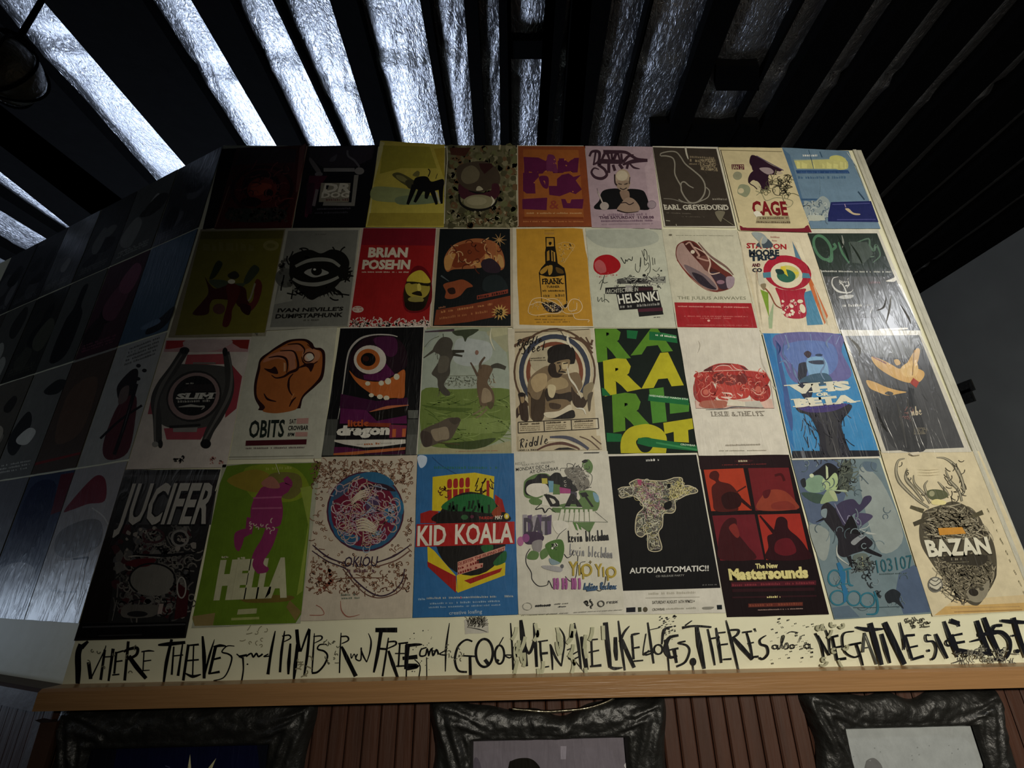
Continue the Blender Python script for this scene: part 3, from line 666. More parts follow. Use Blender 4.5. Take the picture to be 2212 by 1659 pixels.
b(B, (1500, 570), (1600, 500), (1740, 480), (1880, 540), (1920, 590), (1800, 650), (1660, 670), (1560, 620)); b('9a9b94', (1570, 575), (1640, 530), (1720, 510), (1790, 540), (1850, 585), (1780, 615), (1680, 635), (1600, 605)); e(B, 1710, 562, 62, 52); e('c9cac2', 1688, 545, 16, 12); q(B, (1560, 560), (1640, 510), (1700, 490), (1800, 520), (1850, 575), (1760, 535), (1680, 525))
t("IVAN NEVILLE'S", (1265, 1030), (2010, 1010), (1275, 985), '1c1b18', .07); t('DUMPSTAPHUNK', (1240, 1100), (2005, 1080), (1250, 1050), '1c1b18', .07); tiny('55554d', 1560, 1130, 1740, 1125, 20, 3); tiny('6a6a62', 1700, 150, 1820, 148, 14, 3); done()
# red poster
sheet([(781, 493), (944, 494), (929, 708), (752, 709)], 'c9b9ae', 'bright red poster with cream lettering and a yellow bearded face', off=.002); V(*B2)
q('9c1f20', (265, 78), (1175, 80), (1085, 1300), (85, 1320)); q('7d1826', (265, 78), (1175, 80), (1160, 300), (235, 290))
t('BRIAN', (320, 440), (815, 440), (335, 315), 'ddd2bb', .09); t('POSEHN', (245, 590), (845, 590), (260, 470), 'ddd2bb', .09); tiny('d8c4b0', 245, 638, 835, 640, 18, 4)
b('6d1018', (870, 600), (1000, 560), (1110, 700), (1120, 1000), (1000, 1130), (800, 1120), (760, 900)); b('26200f', (770, 900), (820, 720), (880, 640), (990, 620), (1080, 690), (1110, 790), (1080, 960), (1020, 1090), (900, 1120), (800, 1080))
b('c9b43c', (810, 750), (830, 690), (900, 630), (990, 610), (1060, 670), (1105, 760), (1000, 770), (880, 760)); b('a5963c', (800, 780), (940, 770), (1090, 800), (1080, 900), (1000, 960), (860, 940), (800, 880)); q('26200f', (810, 750), (900, 752), (1000, 765), (1105, 790), (1080, 810), (1000, 800), (930, 775), (870, 785)); b('d2c25c', (940, 790), (975, 780), (990, 850), (950, 870)); b('201a0c', (870, 900), (940, 870), (985, 880), (1000, 930), (940, 925)); b('8f8644', (830, 960), (930, 935), (1020, 970), (990, 1010), (850, 1000)); b('1a150b', (790, 1010), (900, 1010), (1030, 1010), (1010, 1090), (900, 1120), (800, 1080))
e('cdbcae', 195, 1100, 72, 42); tiny('a9574c', 150, 1085, 245, 1085, 16, 2); tiny('a9574c', 140, 1115, 250, 1115, 16, 3); squig(['d8c8bc'], 110, 100, 1240, 1080, 1320, 60, 13, 6, curl=.4); blots(['d8c8bc'], 60, 95, 1275, 1080, 1318, 10, 24, 3); done()
# black poster with orange burger
sheet([(945, 494), (1107, 494), (1109, 708), (931, 708)], 'b9ad93', 'black poster with an orange burger shape and a price star', off=.003); V(*B2)
q('15191b', (1225, 90), (2105, 90), (2115, 1310), (1135, 1310)); b('a0603a', (1280, 560), (1290, 430), (1400, 290), (1600, 220), (1760, 215), (1920, 260), (2010, 380), (2040, 540), (1990, 610), (1860, 560), (1640, 590), (1400, 600), (1320, 630)); b('7d3a20', (1350, 480), (1420, 320), (1640, 260), (1800, 300), (1780, 420), (1640, 520), (1420, 580)); b('c08c50', (1290, 440), (1420, 400), (1390, 500), (1350, 600), (1290, 590)); b('b9854c', (1640, 510), (1700, 490), (1760, 560), (1700, 580)); t('N', (1790, 540), (1940, 560), (1790, 400), 'c69458', .1); squig(['c9a070', '532518'], 14, 1400, 240, 1980, 580, 120, 12, 6)
b('c0935a', (1950, 420), (2010, 440), (2030, 560), (1980, 570)); b('30242e', (1740, 520), (1860, 460), (1980, 560), (1960, 640), (1800, 630))
for k in range(9): l('b08a58', (16, 3), (1970, 230), (1970 + 95 * math.cos(k * .7), 230 + 85 * math.sin(k * .7)))
l('a8723e', 12, (1935, 290), (1935, 440)); b('8f4a2c', (1270, 790), (1400, 750), (1520, 730), (1640, 810), (1560, 840), (1480, 930), (1380, 970), (1290, 960), (1300, 880)); b('2c1a16', (1320, 850), (1400, 830), (1420, 900), (1350, 910)); l('50595c', (22, 6), (1240, 680), (1340, 750)); b('20282a', (1800, 700), (1980, 680), (2080, 850), (1900, 900), (1760, 850))
q('7d3c24', (1180, 1110), (1600, 1040), (2110, 930), (2110, 1160), (1600, 1260), (1240, 1300), (1150, 1300)); q('8c4030', (1690, 930), (2080, 850), (2080, 900), (1690, 980)); tiny('3a1c16', 1700, 970, 2070, 895, 36, 4); tiny('b87a4c', 1240, 1150, 1880, 1050, 32, 5); tiny('a56840', 1220, 1230, 1840, 1140, 32, 6); tiny('a06a4c', 1210, 1095, 1300, 1080, 26, 7)
for k in range(14): l('c49e5a', (46, 3), (1980, 1140), (1980 + 110 * math.cos(k * .45), 1140 + 100 * math.sin(k * .45)))
e('c49e5a', 1980, 1140, 60, 55); t('$8', (1920, 1175), (2010, 1180), (1925, 1095), '17120c', .08); done()
# mustard poster with bottle
sheet([(1107, 493), (1264, 493), (1282, 708), (1108, 711)], 'd5cdb6', 'mustard yellow poster of a black-outlined bottle wrapped in thread', off=.004); V(*B3)
q('c08f30', (150, 95), (880, 85), (1005, 95), (1040, 360), (1070, 480), (1100, 900), (1140, 1350), (700, 1345), (190, 1330), (180, 1040), (165, 800)); K = '14100a'
tiny('7d5f20', 515, 125, 650, 122, 12, 3); q('b0843a', (515, 140), (640, 140), (640, 170), (515, 170))
q(K, (525, 200), (645, 200), (655, 340), (672, 430), (685, 540), (770, 600), (790, 680), (810, 1050), (800, 1110), (700, 1120), (480, 1080), (440, 660), (470, 600), (525, 540), (520, 400), (530, 340))
q('b98d38', (540, 215), (630, 215), (636, 320), (540, 325)); b(K, (575, 265), (600, 265), (605, 285), (585, 310), (568, 285)); q('a67c2e', (545, 390), (575, 370), (580, 500), (545, 510)); q('b58a3c', (600, 370), (650, 400), (655, 520), (605, 510)); l(K, 14, (622, 390), (628, 520)); b('ab8130', (455, 650), (500, 600), (560, 570), (540, 640), (480, 680)); b('ae8534', (560, 580), (615, 570), (610, 660), (570, 690)); b('5c441c', (660, 590), (740, 620), (760, 670), (680, 660))
q('c29236', (455, 690), (540, 712), (640, 715), (770, 695), (795, 1060), (720, 1100), (640, 1040), (484, 1040)); t('FRANK', (485, 810), (755, 805), (480, 735), K, .06, 1); t('TURNER', (540, 858), (710, 856), (538, 828), '32240e', .05); tiny('32240e', 490, 905, 770, 905, 24, 1); tiny('6a5020', 500, 975, 770, 970, 40, 2); tiny('6a5020', 520, 1010, 740, 1008, 14, 3)
q(K, (745, 1095), (800, 1070), (800, 1110), (760, 1120)); b('201b1c', (480, 1060), (540, 1090), (620, 1110), (700, 1100), (760, 1140), (700, 1170), (600, 1175), (540, 1150)); blots(['7d6f78', 'c9b9a2'], 30, 500, 1070, 740, 1160, 4, 9, 3)
T1 = 'e2c79c'
for pr in ([(310, 1110), (360, 1010), (470, 985), (560, 1010), (660, 1060), (740, 1120), (700, 1180), (560, 1190), (400, 1210), (310, 1180), (310, 1110)], [(330, 1080), (450, 1040), (560, 1090), (640, 1160)], [(560, 1000), (680, 1010), (780, 1120), (860, 1010), (960, 1020), (1000, 1110), (940, 1180), (800, 1190), (740, 1150)], [(820, 1060), (830, 1150), (920, 1140), (930, 1050)], [(880, 1190), (920, 1260), (1080, 1270), (1070, 1300)]): l(T1, (8, 10, 8), *pr)
squig(['d2b47e'], 44, 330, 1010, 970, 1180, 40, 5, 7, curl=.5); blots(['caa35c'], 26, 700, 290, 880, 380, 7, 15, 5); blots(['c9a560'], 16, 710, 380, 800, 520, 5, 11, 6); l('d3b070', 6, (680, 300), (780, 270), (900, 310), (840, 420), (760, 540))
tiny('7d5c20', 420, 1230, 880, 1225, 16, 4); tiny('8a682a', 390, 1270, 780, 1275, 16, 5); tiny('8a682a', 410, 1305, 840, 1300, 14, 6); done()
# pale poster HELSINKI
sheet([(1265, 493), (1430, 495), (1460, 708), (1282, 708)], 'c2c5b3', 'pale green-grey poster with a red disc, pen signatures and a black title block', off=.002); V(*B3)
b('aeb3a6', (1080, 110), (1500, 100), (1900, 110), (1980, 250), (1700, 330), (1300, 330), (1090, 220)); b('a3121c', (1145, 560), (1170, 480), (1260, 430), (1370, 430), (1470, 500), (1495, 580), (1440, 650), (1330, 680), (1230, 680), (1160, 630)); b('b4585a', (1160, 540), (1220, 490), (1290, 540), (1310, 640), (1240, 660), (1180, 620)); blots(['b9565a'], 26, 1180, 660, 1450, 720, 3, 9, 3)
q('4d4d4a', (1450, 740), (1560, 720), (1800, 730), (1900, 760), (1880, 800), (1450, 800)); q('1c1b1c', (1600, 725), (1790, 730), (1760, 780), (1620, 780)); q('8b8d84', (1890, 720), (2080, 700), (2080, 790), (1900, 790)); squig(['2a2a2a', '9a9b92'], 26, 1430, 700, 2060, 830, 60, 10, 3, ang=0); e('151515', 1800, 690, 22, 16)
q('1b191b', (1298, 850), (1720, 830), (1910, 835), (1915, 900), (1440, 930), (1300, 930)); q('8f8d8a', (1560, 820), (1640, 820), (1640, 900), (1560, 900)); t('ARCHITECTURE IN', (1310, 925), (1720, 895), (1310, 870), 'c0c1b4', .01); q('3a1c24', (1725, 850), (1915, 845), (1915, 880), (1725, 890))
q('171518', (1440, 930), (1975, 880), (2050, 1195), (1735, 1225), (1715, 1125), (1480, 1140)); t('HELSINKI', (1475, 1060), (1998, 1010), (1450, 935), 'dadbcf', .04); tiny('8d8d88', 1490, 1115, 2005, 1075, 38, 5); q('4a1c2c', (1720, 1125), (2035, 1105), (2042, 1150), (1728, 1165)); tiny('333333', 1925, 1240, 2005, 1235, 14, 3); 
I = '252a26'
l(I, 7, (1770, 370), (1800, 460), (1835, 500), (1835, 400), (1800, 355), (1800, 440)); l(I, 7, (1690, 540), (1690, 620), (1730, 650), (1755, 560), (1755, 460), (1745, 580)); l(I, 7, (1800, 470), (1810, 560), (1850, 530), (1860, 580), (1810, 640)); l(I, 7, (1860, 430), (1880, 560), (1870, 650), (1840, 670)); l(I, 7, (1905, 460), (1915, 560)); l(I, 7, (1935, 470), (1940, 550)); l(I, 6, (1910, 610), (1960, 640), (2000, 590)); e(I, 2020, 632, 12, 10)
l(I, 9, (1500, 460), (1550, 540), (1560, 490), (1580, 510), (1600, 480), (1640, 500), (1650, 450)); l(I, 9, (1290, 690), (1260, 790), (1235, 880)); l(I, 7, (1220, 800), (1260, 750), (1280, 790), (1330, 780)); l('4a4f48', 8, (1200, 970), (1210, 1030), (1250, 980), (1260, 1030), (1300, 1000), (1350, 1040)); l('4a4f48', 6, (1285, 930), (1290, 1040)); done()
# hot dog poster
sheet([(1429, 496), (1591, 498), (1641, 710), (1461, 710)], 'cbc8b2', 'pale poster with a big hot dog over a red band', off=.003, mat='wrinkled'); V(*B4)
b('6a3028', (225, 380), (250, 290), (340, 240), (420, 240), (500, 280), (640, 440), (800, 580), (920, 660), (965, 740), (940, 820), (860, 860), (740, 880), (600, 840), (440, 720), (320, 600), (240, 470))
b('a88c84', (235, 380), (260, 300), (320, 270), (400, 380), (560, 560), (680, 690), (760, 840), (700, 860), (580, 820), (440, 700), (330, 590), (250, 470)); b('746468', (330, 540), (480, 600), (640, 700), (740, 820), (700, 855), (560, 800), (420, 680)); b('2e2630', (430, 640), (560, 680), (660, 780), (740, 850), (640, 840), (520, 770))
b('4a241f', (330, 270), (400, 250), (480, 290), (640, 450), (660, 560), (760, 620), (850, 700), (880, 840), (780, 840), (700, 700), (560, 540), (400, 380)); b('3a2c38', (660, 640), (760, 640), (860, 700), (880, 830), (790, 840), (720, 740)); b('6b4038', (520, 460), (620, 430), (680, 540), (620, 620), (560, 560)); l('b28d80', (16, 24, 16), (350, 290), (400, 260), (440, 310), (520, 420), (500, 450), (620, 490), (660, 480)); l('c8ac9c', (12, 20, 12), (460, 320), (600, 400), (660, 520), (640, 620), (680, 660), (780, 640)); e('d5c7b4', 440, 380, 26, 24); b('9c8a94', (860, 700), (960, 700), (950, 800), (880, 840)); l('8a2f28', (4, 8, 4), (240, 480), (400, 690), (600, 850), (760, 885)); l('7a6058', (12, 30, 12), (510, 260), (660, 430), (860, 570), (950, 670)); e('8a6a78', 790, 760, 50, 26)
for k in range(3): tiny('8f8d7a', 230, 175, 950, 180, 7, 3)
e('6f6a5a', 160, 168, 22, 12); t('THE JULIUS AIRWAVES', (250, 975), (1110, 980), (245, 935), '82826e', 0, 0)
q('a01c24', (210, 1015), (1175, 1025), (1250, 1335), (250, 1325)); tiny('d8948a', 255, 1072, 1140, 1085, 18, 4); tiny('c86a66', 330, 1195, 1130, 1200, 16, 6); tiny('c86a66', 540, 1222, 920, 1222, 16, 7); e('e3b4a6', 640, 1245, 18, 13); tiny('c05a58', 350, 1305, 1140, 1310, 14, 7); done()
# cream poster with microphone ring
sheet([(1593, 500), (1744, 504), (1813, 722), (1644, 721)], 'd9cfb4', 'cream poster with red ring, globe and lightning bolt, much creased', off=.002, mat='wrinkled'); V(*B4)
q('cfc4a6', (1060, 420), (1180, 700), (1300, 1380), (1250, 1330)); l('4b5a1c', (4, 26, 6), (1065, 430), (1100, 600), (1180, 900)); 
q('c46a33', (1700, 240), (1760, 380), (1950, 760), (2140, 1180), (2100, 1290), (1940, 900), (1860, 640)); q('5a7d92', (1690, 240), (1780, 420), (1840, 560), (1740, 480)); q('e3dabf', (1720, 250), (1770, 260), (1900, 560), (1850, 560)); q('4a86a6', (1830, 890), (1930, 860), (2080, 1290), (1880, 1300), (1860, 1150)); q('7a9c30', (1290, 850), (1390, 890), (1400, 1200)); q('9fb28c', (1390, 1210), (1460, 1000), (1440, 1340), (1400, 1340))
e('a81f34', 1630, 640, 305, 215, 12); b('a81f34', (1480, 830), (1560, 850), (1700, 860), (1860, 840), (1840, 930), (1860, 1190), (1620, 1200), (1560, 1080), (1530, 960)); e('dfd6ba', 1620, 670, 205, 160, 14); e('c8c26c', 1650, 640, 130, 90, 12); e('2d6450', 1615, 680, 118, 82, 8); q('d8c63a', (1545, 560), (1600, 560), (1625, 640), (1640, 690), (1580, 640), (1560, 640)); q('d8c63a', (1700, 620), (1780, 640), (1740, 670)); b('1f3c3a', (1480, 600), (1560, 600), (1590, 650), (1510, 660))
q('4f8296', (1320, 640), (1420, 630), (1425, 700), (1330, 705)); q('4f8296', (1820, 640), (1900, 650), (1925, 710), (1815, 705)); blots(['d9a49c', 'e3dac4'], 12, 1560, 980, 1840, 1180, 10, 24, 6); e('dfd6ba', 1820, 1090, 34, 60, -20); e('dfd6ba', 1790, 1000, 36, 24)
l('8a4a34', (20, 12), (1240, 620), (1280, 760), (1400, 890), (1480, 1040), (1560, 1090)); b('c9c4b0', (1250, 640), (1300, 640), (1350, 780), (1280, 800)); b('8a7c60', (1290, 790), (1360, 780), (1340, 860))
t('STANTON', (1120, 330), (1620, 345), (1115, 262), 'a8242c', .06); b('46525c', (1240, 300), (1280, 250), (1350, 200), (1430, 260), (1440, 320), (1330, 330)); t('MOORE', (1150, 430), (1530, 430), (1145, 345), '1e2834', .09); t('TRIO', (1160, 495), (1500, 470), (1155, 425), '23303e', .09); for_ = 0
b('9aa4a4', (1180, 140), (1300, 140), (1380, 220), (1330, 280), (1260, 240)); t('AND', (1185, 565), (1290, 565), (1185, 520), '5a2430', .08); t('CO', (1190, 630), (1315, 630), (1185, 580), '2c2c38', .1); tiny('b98a7c', 1420, 200, 1530, 205, 22, 3); tiny('b98a7c', 1440, 245, 1510, 248, 18, 4)
for p in (((1040, 200), (1100, 600), (1240, 1250)), ((1230, 560), (1260, 900), (1320, 1330)), ((1330, 180), (1290, 260), (1340, 380)), ((1780, 200), (1900, 600)), ((1960, 800), (2100, 1200), (2140, 1300))): crease(p, 34, .0035, 'd9cfb4')
done()
# dark green poster
sheet([(1744, 497), (1896, 497), (1990, 722), (1813, 722)], 'd3d0c2', 'dark green-black creased poster with faint graffiti lettering and a crescent tree emblem', off=.003, mat='laminate'); V(*B5)
q('2a312c', (90, 170), (1105, 170), (1340, 760), (1740, 1590), (560, 1580), (300, 740)); q('27332b', (95, 175), (1105, 175), (1310, 700), (270, 700)); q('4a4b4a', (320, 800), (1360, 800), (1720, 1585), (565, 1575))
Gn = '4f7a5c'; ring(Gn, 310, 380, 110, 190, 40, -28); l(Gn, (30, 50, 12), (410, 330), (440, 440), (430, 580), (330, 540)); l(Gn, 40, (440, 420), (500, 370), (470, 320)); l(Gn, (18, 36, 18), (540, 300), (600, 460), (700, 610)); l('56705e', (20, 36, 10), (700, 300), (760, 480), (820, 600)); l('56705e', (16, 40, 12), (820, 300), (980, 250), (1000, 360), (1060, 420), (1090, 340), (1150, 490), (1040, 600)); l('667c6c', 14, (840, 530), (1060, 510)); q('47524b', (700, 290), (960, 300), (1050, 470), (900, 620), (740, 600))
tiny('c0c2ba', 290, 735, 760, 740, 26, 3); tiny('b9bbb2', 780, 742, 1310, 745, 26, 4); D = 'cfcfca'
l(D, (6, 30, 4), (540, 805), (460, 830), (450, 920), (520, 1010), (640, 1040), (720, 1030), (755, 990)); l(D, (14, 22), (560, 880), (620, 950), (665, 1060)); l(D, 16, (635, 940), (690, 930), (680, 870)); squig([D], 12, 540, 850, 700, 960, 40, 8, 4); b('b5b5b0', (540, 1100), (640, 1070), (760, 1075), (720, 1120), (600, 1130)); tiny('c9c9c4', 600, 1245, 880, 1240, 44, 6); tiny('8a8a86', 900, 1240, 1080, 1220, 30, 7); tiny('7c6064', 960, 910, 1180, 900, 40, 5); tiny('77777a', 500, 1400, 1100, 1400, 20, 8)
for p, cc in ((((590, 200), (610, 300), (600, 380)), 'b5bab4'), (((530, 200), (640, 420), (700, 590)), '26302a'), (((700, 300), (820, 480), (900, 640)), '2a342e'), (((980, 660), (990, 770)), '2c3030'), (((1310, 1080), (1280, 1300), (1230, 1500)), '8a8a88'), (((1040, 1250), (1000, 1340)), 'e0e0da'), (((1080, 1400), (1080, 1600)), '9a9a98'), (((1440, 1200), (1560, 1400), (1600, 1500)), '6a6a6a'), (((1240, 1100), (1200, 1250), (1090, 1300)), '6a6a6a')): crease(p, 30, .004, cc)
b('e2e0d6', (1230, 870), (1330, 830), (1380, 800), (1370, 870), (1310, 880)); l('101210', (4, 16, 4), (1260, 840), (1320, 810), (1345, 770)); l('dedbd0', (20, 34, 20), (1130, 1580), (1400, 1570), (1550, 1560)); done()

# ================================================================== POSTERS, THIRD ROW
C1 = (280, 700, 4.916); C2 = (690, 700, 5.144); C3 = (1090, 700, 5.144); C4 = (1450, 700, 4.916); C5 = (1800, 700, 5.531)
sheet([(361, 731), (545, 729), (489, 1010), (274, 1014)], 'cfc6bd', 'white poster with a big grey wristwatch over red bars', off=.003); V(*C1)
q('b88f90', (390, 180), (1280, 170), (1260, 300), (370, 300)); q('a02a2c', (400, 180), (640, 178), (560, 250), (430, 270), (385, 270)); q('8a2a24', (1090, 172), (1280, 170), (1260, 270), (1180, 260), (1100, 210)); b('b9a6a4', (600, 180), (1080, 175), (1000, 260), (800, 300), (640, 290))
q('a34a50', (620, 330), (1000, 320), (1010, 430), (590, 440)); q('9a3a44', (1060, 400), (1200, 560), (1140, 900), (1020, 1000), (1040, 700)); q('9a4650', (240, 780), (330, 700), (280, 960), (200, 960)); q('a04450', (370, 1110), (860, 1090), (760, 1230), (400, 1230))
g = '4a4946'; b(g, (400, 520), (480, 440), (640, 430), (900, 440), (1050, 470), (1110, 560), (1080, 760), (980, 960), (860, 1080), (640, 1120), (460, 1110), (340, 1060), (260, 940), (280, 760), (330, 640))
l('383735', (90, 100, 84), (590, 290), (470, 480), (340, 660), (280, 820), (300, 1000), (310, 1290)); l('383735', (70, 110, 80), (1030, 300), (1060, 500), (1060, 720), (960, 960), (860, 1130), (800, 1290)); l('615f5b', (14, 40, 14), (560, 330), (450, 500), (340, 680), (280, 900), (280, 1280)); l('615f5b', (14, 34, 14), (1060, 330), (1090, 520), (1060, 760), (900, 1060), (780, 1270))
e('1b1a19', 590, 285, 52, 36); e('1b1a19', 1020, 300, 28, 46); e('141413', 815, 1275, 56, 50); e('1f1e1d', 335, 1275, 26, 46); e('8b8a84', 280, 1280, 34, 30); l('77746e', 18, (680, 420), (920, 420), s=False); q('8a8782', (470, 1110), (730, 1100), (720, 1150), (470, 1150)); l('1e1d1c', 26, (430, 1095), (760, 1075), s=False)
e('2a2827', 690, 770, 300, 265, -28); e('8d7674', 690, 770, 282, 240, -28); e('0f0e0f', 695, 765, 235, 205, -28); q('241e1f', (640, 650), (880, 640), (920, 720), (560, 720)); t('SLIM', (495, 800), (880, 795), (520, 738), 'c9c8c0', .09, 1); tiny('b9b8b0', 595, 645, 690, 640, 18, 3); tiny('9d9c94', 520, 840, 860, 830, 30, 4, .5); l('a9a8a0', (8, 28, 8), (530, 885), (660, 870), (800, 885), s=False); l('a9a8a0', (6, 20, 2), (720, 880), (800, 880), (770, 915)); squig(['1c1b1a'], 10, 430, 1430, 600, 1445, 50, 10, 3, ang=0); blots(['b07a72'], 18, 860, 1420, 1000, 1490, 6, 14, 4); done()
sheet([(546, 719), (729, 706), (695, 990), (495, 993)], 'c3c3b2', 'pale poster of a clenched orange fist above black lettering', off=.002); V(*C1)
K = '2a0f10'; b(K, (1390, 370), (1480, 300), (1580, 230), (1700, 170), (1860, 160), (1940, 200), (1970, 250), (2040, 260), (2080, 330), (2060, 560), (1980, 660), (1850, 780), (1820, 880), (1780, 900), (1400, 920), (1380, 880), (1330, 780), (1325, 640), (1360, 480))
b('a5602f', (1400, 400), (1500, 310), (1600, 250), (1720, 190), (1860, 185), (1920, 240), (1940, 270), (2030, 290), (2050, 380), (2030, 540), (1960, 640), (1840, 760), (1790, 880), (1740, 920), (1560, 950), (1420, 930), (1440, 880), (1360, 780), (1355, 640), (1390, 480))
b('b9785a', (1480, 340), (1620, 290), (1740, 300), (1760, 380), (1640, 380), (1560, 370), (1420, 410)); b('b07050', (1600, 260), (1800, 220), (1860, 280), (1740, 290)); q('b4785c', (1690, 330), (1750, 310), (1770, 470), (1700, 500)); b('b87c58', (1840, 300), (1920, 260), (2020, 300), (2010, 380), (1920, 420), (1850, 390))
for p, w in (([(1480, 360), (1580, 345), (1660, 370), (1680, 440), (1670, 520)], 26), ([(1600, 290), (1720, 285), (1770, 330), (1790, 470), (1700, 520), (1640, 560), (1560, 575), (1510, 545)], 30), ([(1680, 220), (1800, 215), (1860, 270), (1850, 320)], 20), ([(1830, 350), (1850, 410), (1920, 440), (2000, 400)], 16), ([(1790, 470), (1870, 440), (1900, 430)], 30), ([(1740, 530), (1700, 580), (1690, 650), (1700, 710), (1730, 760)], 26), ([(1430, 740), (1470, 800), (1560, 825)], 24), ([(1770, 780), (1730, 820), (1700, 880)], 20), ([(1890, 220), (1950, 270)], 16)): l(K, (8, w, 8), *p)
b(K, (1430, 475), (1500, 480), (1550, 455), (1580, 530), (1500, 520)); b(K, (1850, 430), (1960, 420), (1930, 510), (1900, 470)); e('d2b9a4', 1910, 355, 48, 42, -30); ring(K, 1905, 355, 58, 48, 12, -30); b('d8d4c4', (1880, 340), (1930, 320), (1960, 360), (1920, 390)); q('c99a72', (1640, 410), (1660, 420), (1660, 500), (1640, 510)); l('c58a58', 8, (1750, 740), (1720, 800))
t('OBITS', (1265, 1205), (1640, 1195), (1285, 1015), '1c2620', .05); t('SAT', (1700, 1060), (1770, 1058), (1705, 1010), '2a1f20', .04); q('b98f86', (1780, 1005), (1905, 1000), (1900, 1060), (1775, 1062)); t('CROWBAR', (1685, 1130), (1900, 1125), (1690, 1080), '1c2020', .06); t('8PM', (1680, 1195), (1750, 1192), (1685, 1155), '1c2020', .05); q('b98f86', (1765, 1150), (1895, 1148), (1890, 1195), (1762, 1197))
q('4a141e', (1240, 1240), (1885, 1225), (1880, 1280), (1235, 1295)); tiny('6c5f5c', 1240, 1330, 1860, 1320, 20, 6); l('7a7a6a', 5, (1060, 1415), (1960, 1400), s=False); done()
sheet([(736, 710), (917, 707), (900, 984), (695, 987)], '121214', 'black poster of a one-eyed creature with a wide orange mouth', mat='gloss', off=.003); V(*C2)
q('494b47', (90, 1060), (1100, 1060), (1080, 1455), (30, 1465)); q('5f625c', (985, 960), (1100, 960), (1095, 1050), (990, 1050)); q('5a5c57', (60, 1240), (1090, 1230), (1085, 1450), (40, 1462)); q('141114', (215, 1040), (985, 1040), (960, 1450), (160, 1462))
l('b7b3ab', (6, 24, 10), (210, 1060), (260, 760), (310, 400), (360, 260), (470, 160), (620, 125), (780, 125), (870, 145)); b('26161f', (330, 400), (420, 240), (560, 140), (800, 140), (940, 240), (980, 420), (930, 520), (780, 600), (560, 640), (400, 580)); b('4a1c3e', (600, 180), (760, 140), (860, 180), (860, 330), (760, 360)); q('571c48', (740, 440), (840, 560), (700, 640), (500, 620), (490, 570), (680, 540))
e('cfc9bd', 565, 400, 180, 160); e('b0602c', 545, 398, 130, 118); e('121011', 545, 398, 82, 74); e('3c1c14', 520, 390, 34, 30)
b('bb6630', (335, 520), (420, 600), (560, 640), (700, 640), (820, 590), (945, 510), (952, 660), (940, 820), (850, 825), (740, 825), (620, 800), (480, 710), (390, 620)); T2 = 'd5cfb6'
for c in ((540, 665, 28, 24), (690, 660, 30, 28), (765, 640, 34, 36), (860, 590, 32, 34), (580, 795, 28, 22), (675, 812, 32, 26), (748, 825, 32, 26)): e(T2, *c)
q('3f1636', (240, 780), (640, 860), (980, 820), (990, 900), (560, 980), (230, 940)); l('c06e4a', (4, 34, 6), (560, 980), (760, 930), (995, 905)); q('17120f', (560, 990), (990, 920), (980, 1000), (600, 1080)); q('5c1c4c', (240, 940), (520, 960), (640, 1080), (970, 1020), (975, 1110), (230, 1110))
t('little', (320, 1140), (560, 1135), (320, 1065), 'b5532c', .07); q('8a3a24', (540, 1100), (800, 1105), (790, 1150), (550, 1140)); q('7a2c4a', (780, 1120), (975, 1130), (960, 1260), (780, 1270)); t('dragon', (190, 1235), (780, 1225), (205, 1125), 'e3e0d4', .12); t('11', (810, 1255), (960, 1250), (815, 1165), 'c06236', .08); q('17131c', (185, 1240), (780, 1230), (780, 1290), (180, 1290)) if False else None
q('d2cec2', (170, 1290), (960, 1285), (960, 1330), (700, 1365), (500, 1375), (280, 1340), (170, 1310)); tiny('a9653c', 500, 1350, 680, 1340, 26, 4); tiny('8a857b', 420, 1345, 490, 1342, 10, 5); tiny('8a857b', 690, 1335, 850, 1328, 12, 6); q('5a1b45', (170, 1370), (300, 1370), (600, 1420), (165, 1440)); q('b5643a', (160, 1440), (960, 1370), (955, 1400), (400, 1455), (160, 1460)); q('3c1430', (500, 1440), (955, 1410), (950, 1450), (500, 1455)); l('e2ded4', 9, (236, 50), (1163, 36), s=False); l('dad6c8', 8, (1165, 40), (1120, 900), (1085, 1450), s=False); done()
sheet([(917, 707), (1097, 706), (1109, 980), (901, 983)], '9ca58a', 'pale green poster of hares leaping over grass inside a rounded vignette', off=.002); V(*C2)
b('a3ad9f', (1180, 250), (1300, 120), (1500, 80), (1900, 100), (2060, 280), (2100, 500), (2110, 750), (1140, 750)); q('9aa39b', (1165, 60), (1360, 60), (1200, 260), (1160, 260)); b('b4bcb9', (1500, 240), (1560, 160), (1720, 170), (1900, 220), (1900, 380), (1700, 470), (1500, 420)); b('a9a98a', (1860, 90), (2085, 60), (2090, 310), (1960, 200)); q('b9b793', (1900, 50), (2090, 40), (2090, 120), (1930, 150))
b('6c7f3e', (1140, 740), (1500, 728), (2100, 725), (2120, 900), (2110, 1150), (1960, 1310), (1700, 1390), (1400, 1380), (1180, 1330), (1125, 1150)); b('7f9150', (1500, 1080), (1800, 1040), (2080, 1080), (2060, 1180), (1800, 1220), (1560, 1180)); b('52662c', (1140, 900), (1400, 930), (1700, 940), (1560, 980), (1250, 940)); squig(['4f632a', '869a55'], 34, 1150, 800, 2080, 1300, 150, 9, 4, ang=4, curl=.12); b('3c4a24', (1400, 1330), (1700, 1300), (1960, 1270), (1800, 1380), (1500, 1390)); q('a5a27e', (1130, 1360), (1700, 1400), (2120, 1300), (2140, 1430), (1100, 1440)); q('a9a785', (1120, 1330), (1180, 1330), (1300, 1380), (1120, 1390))
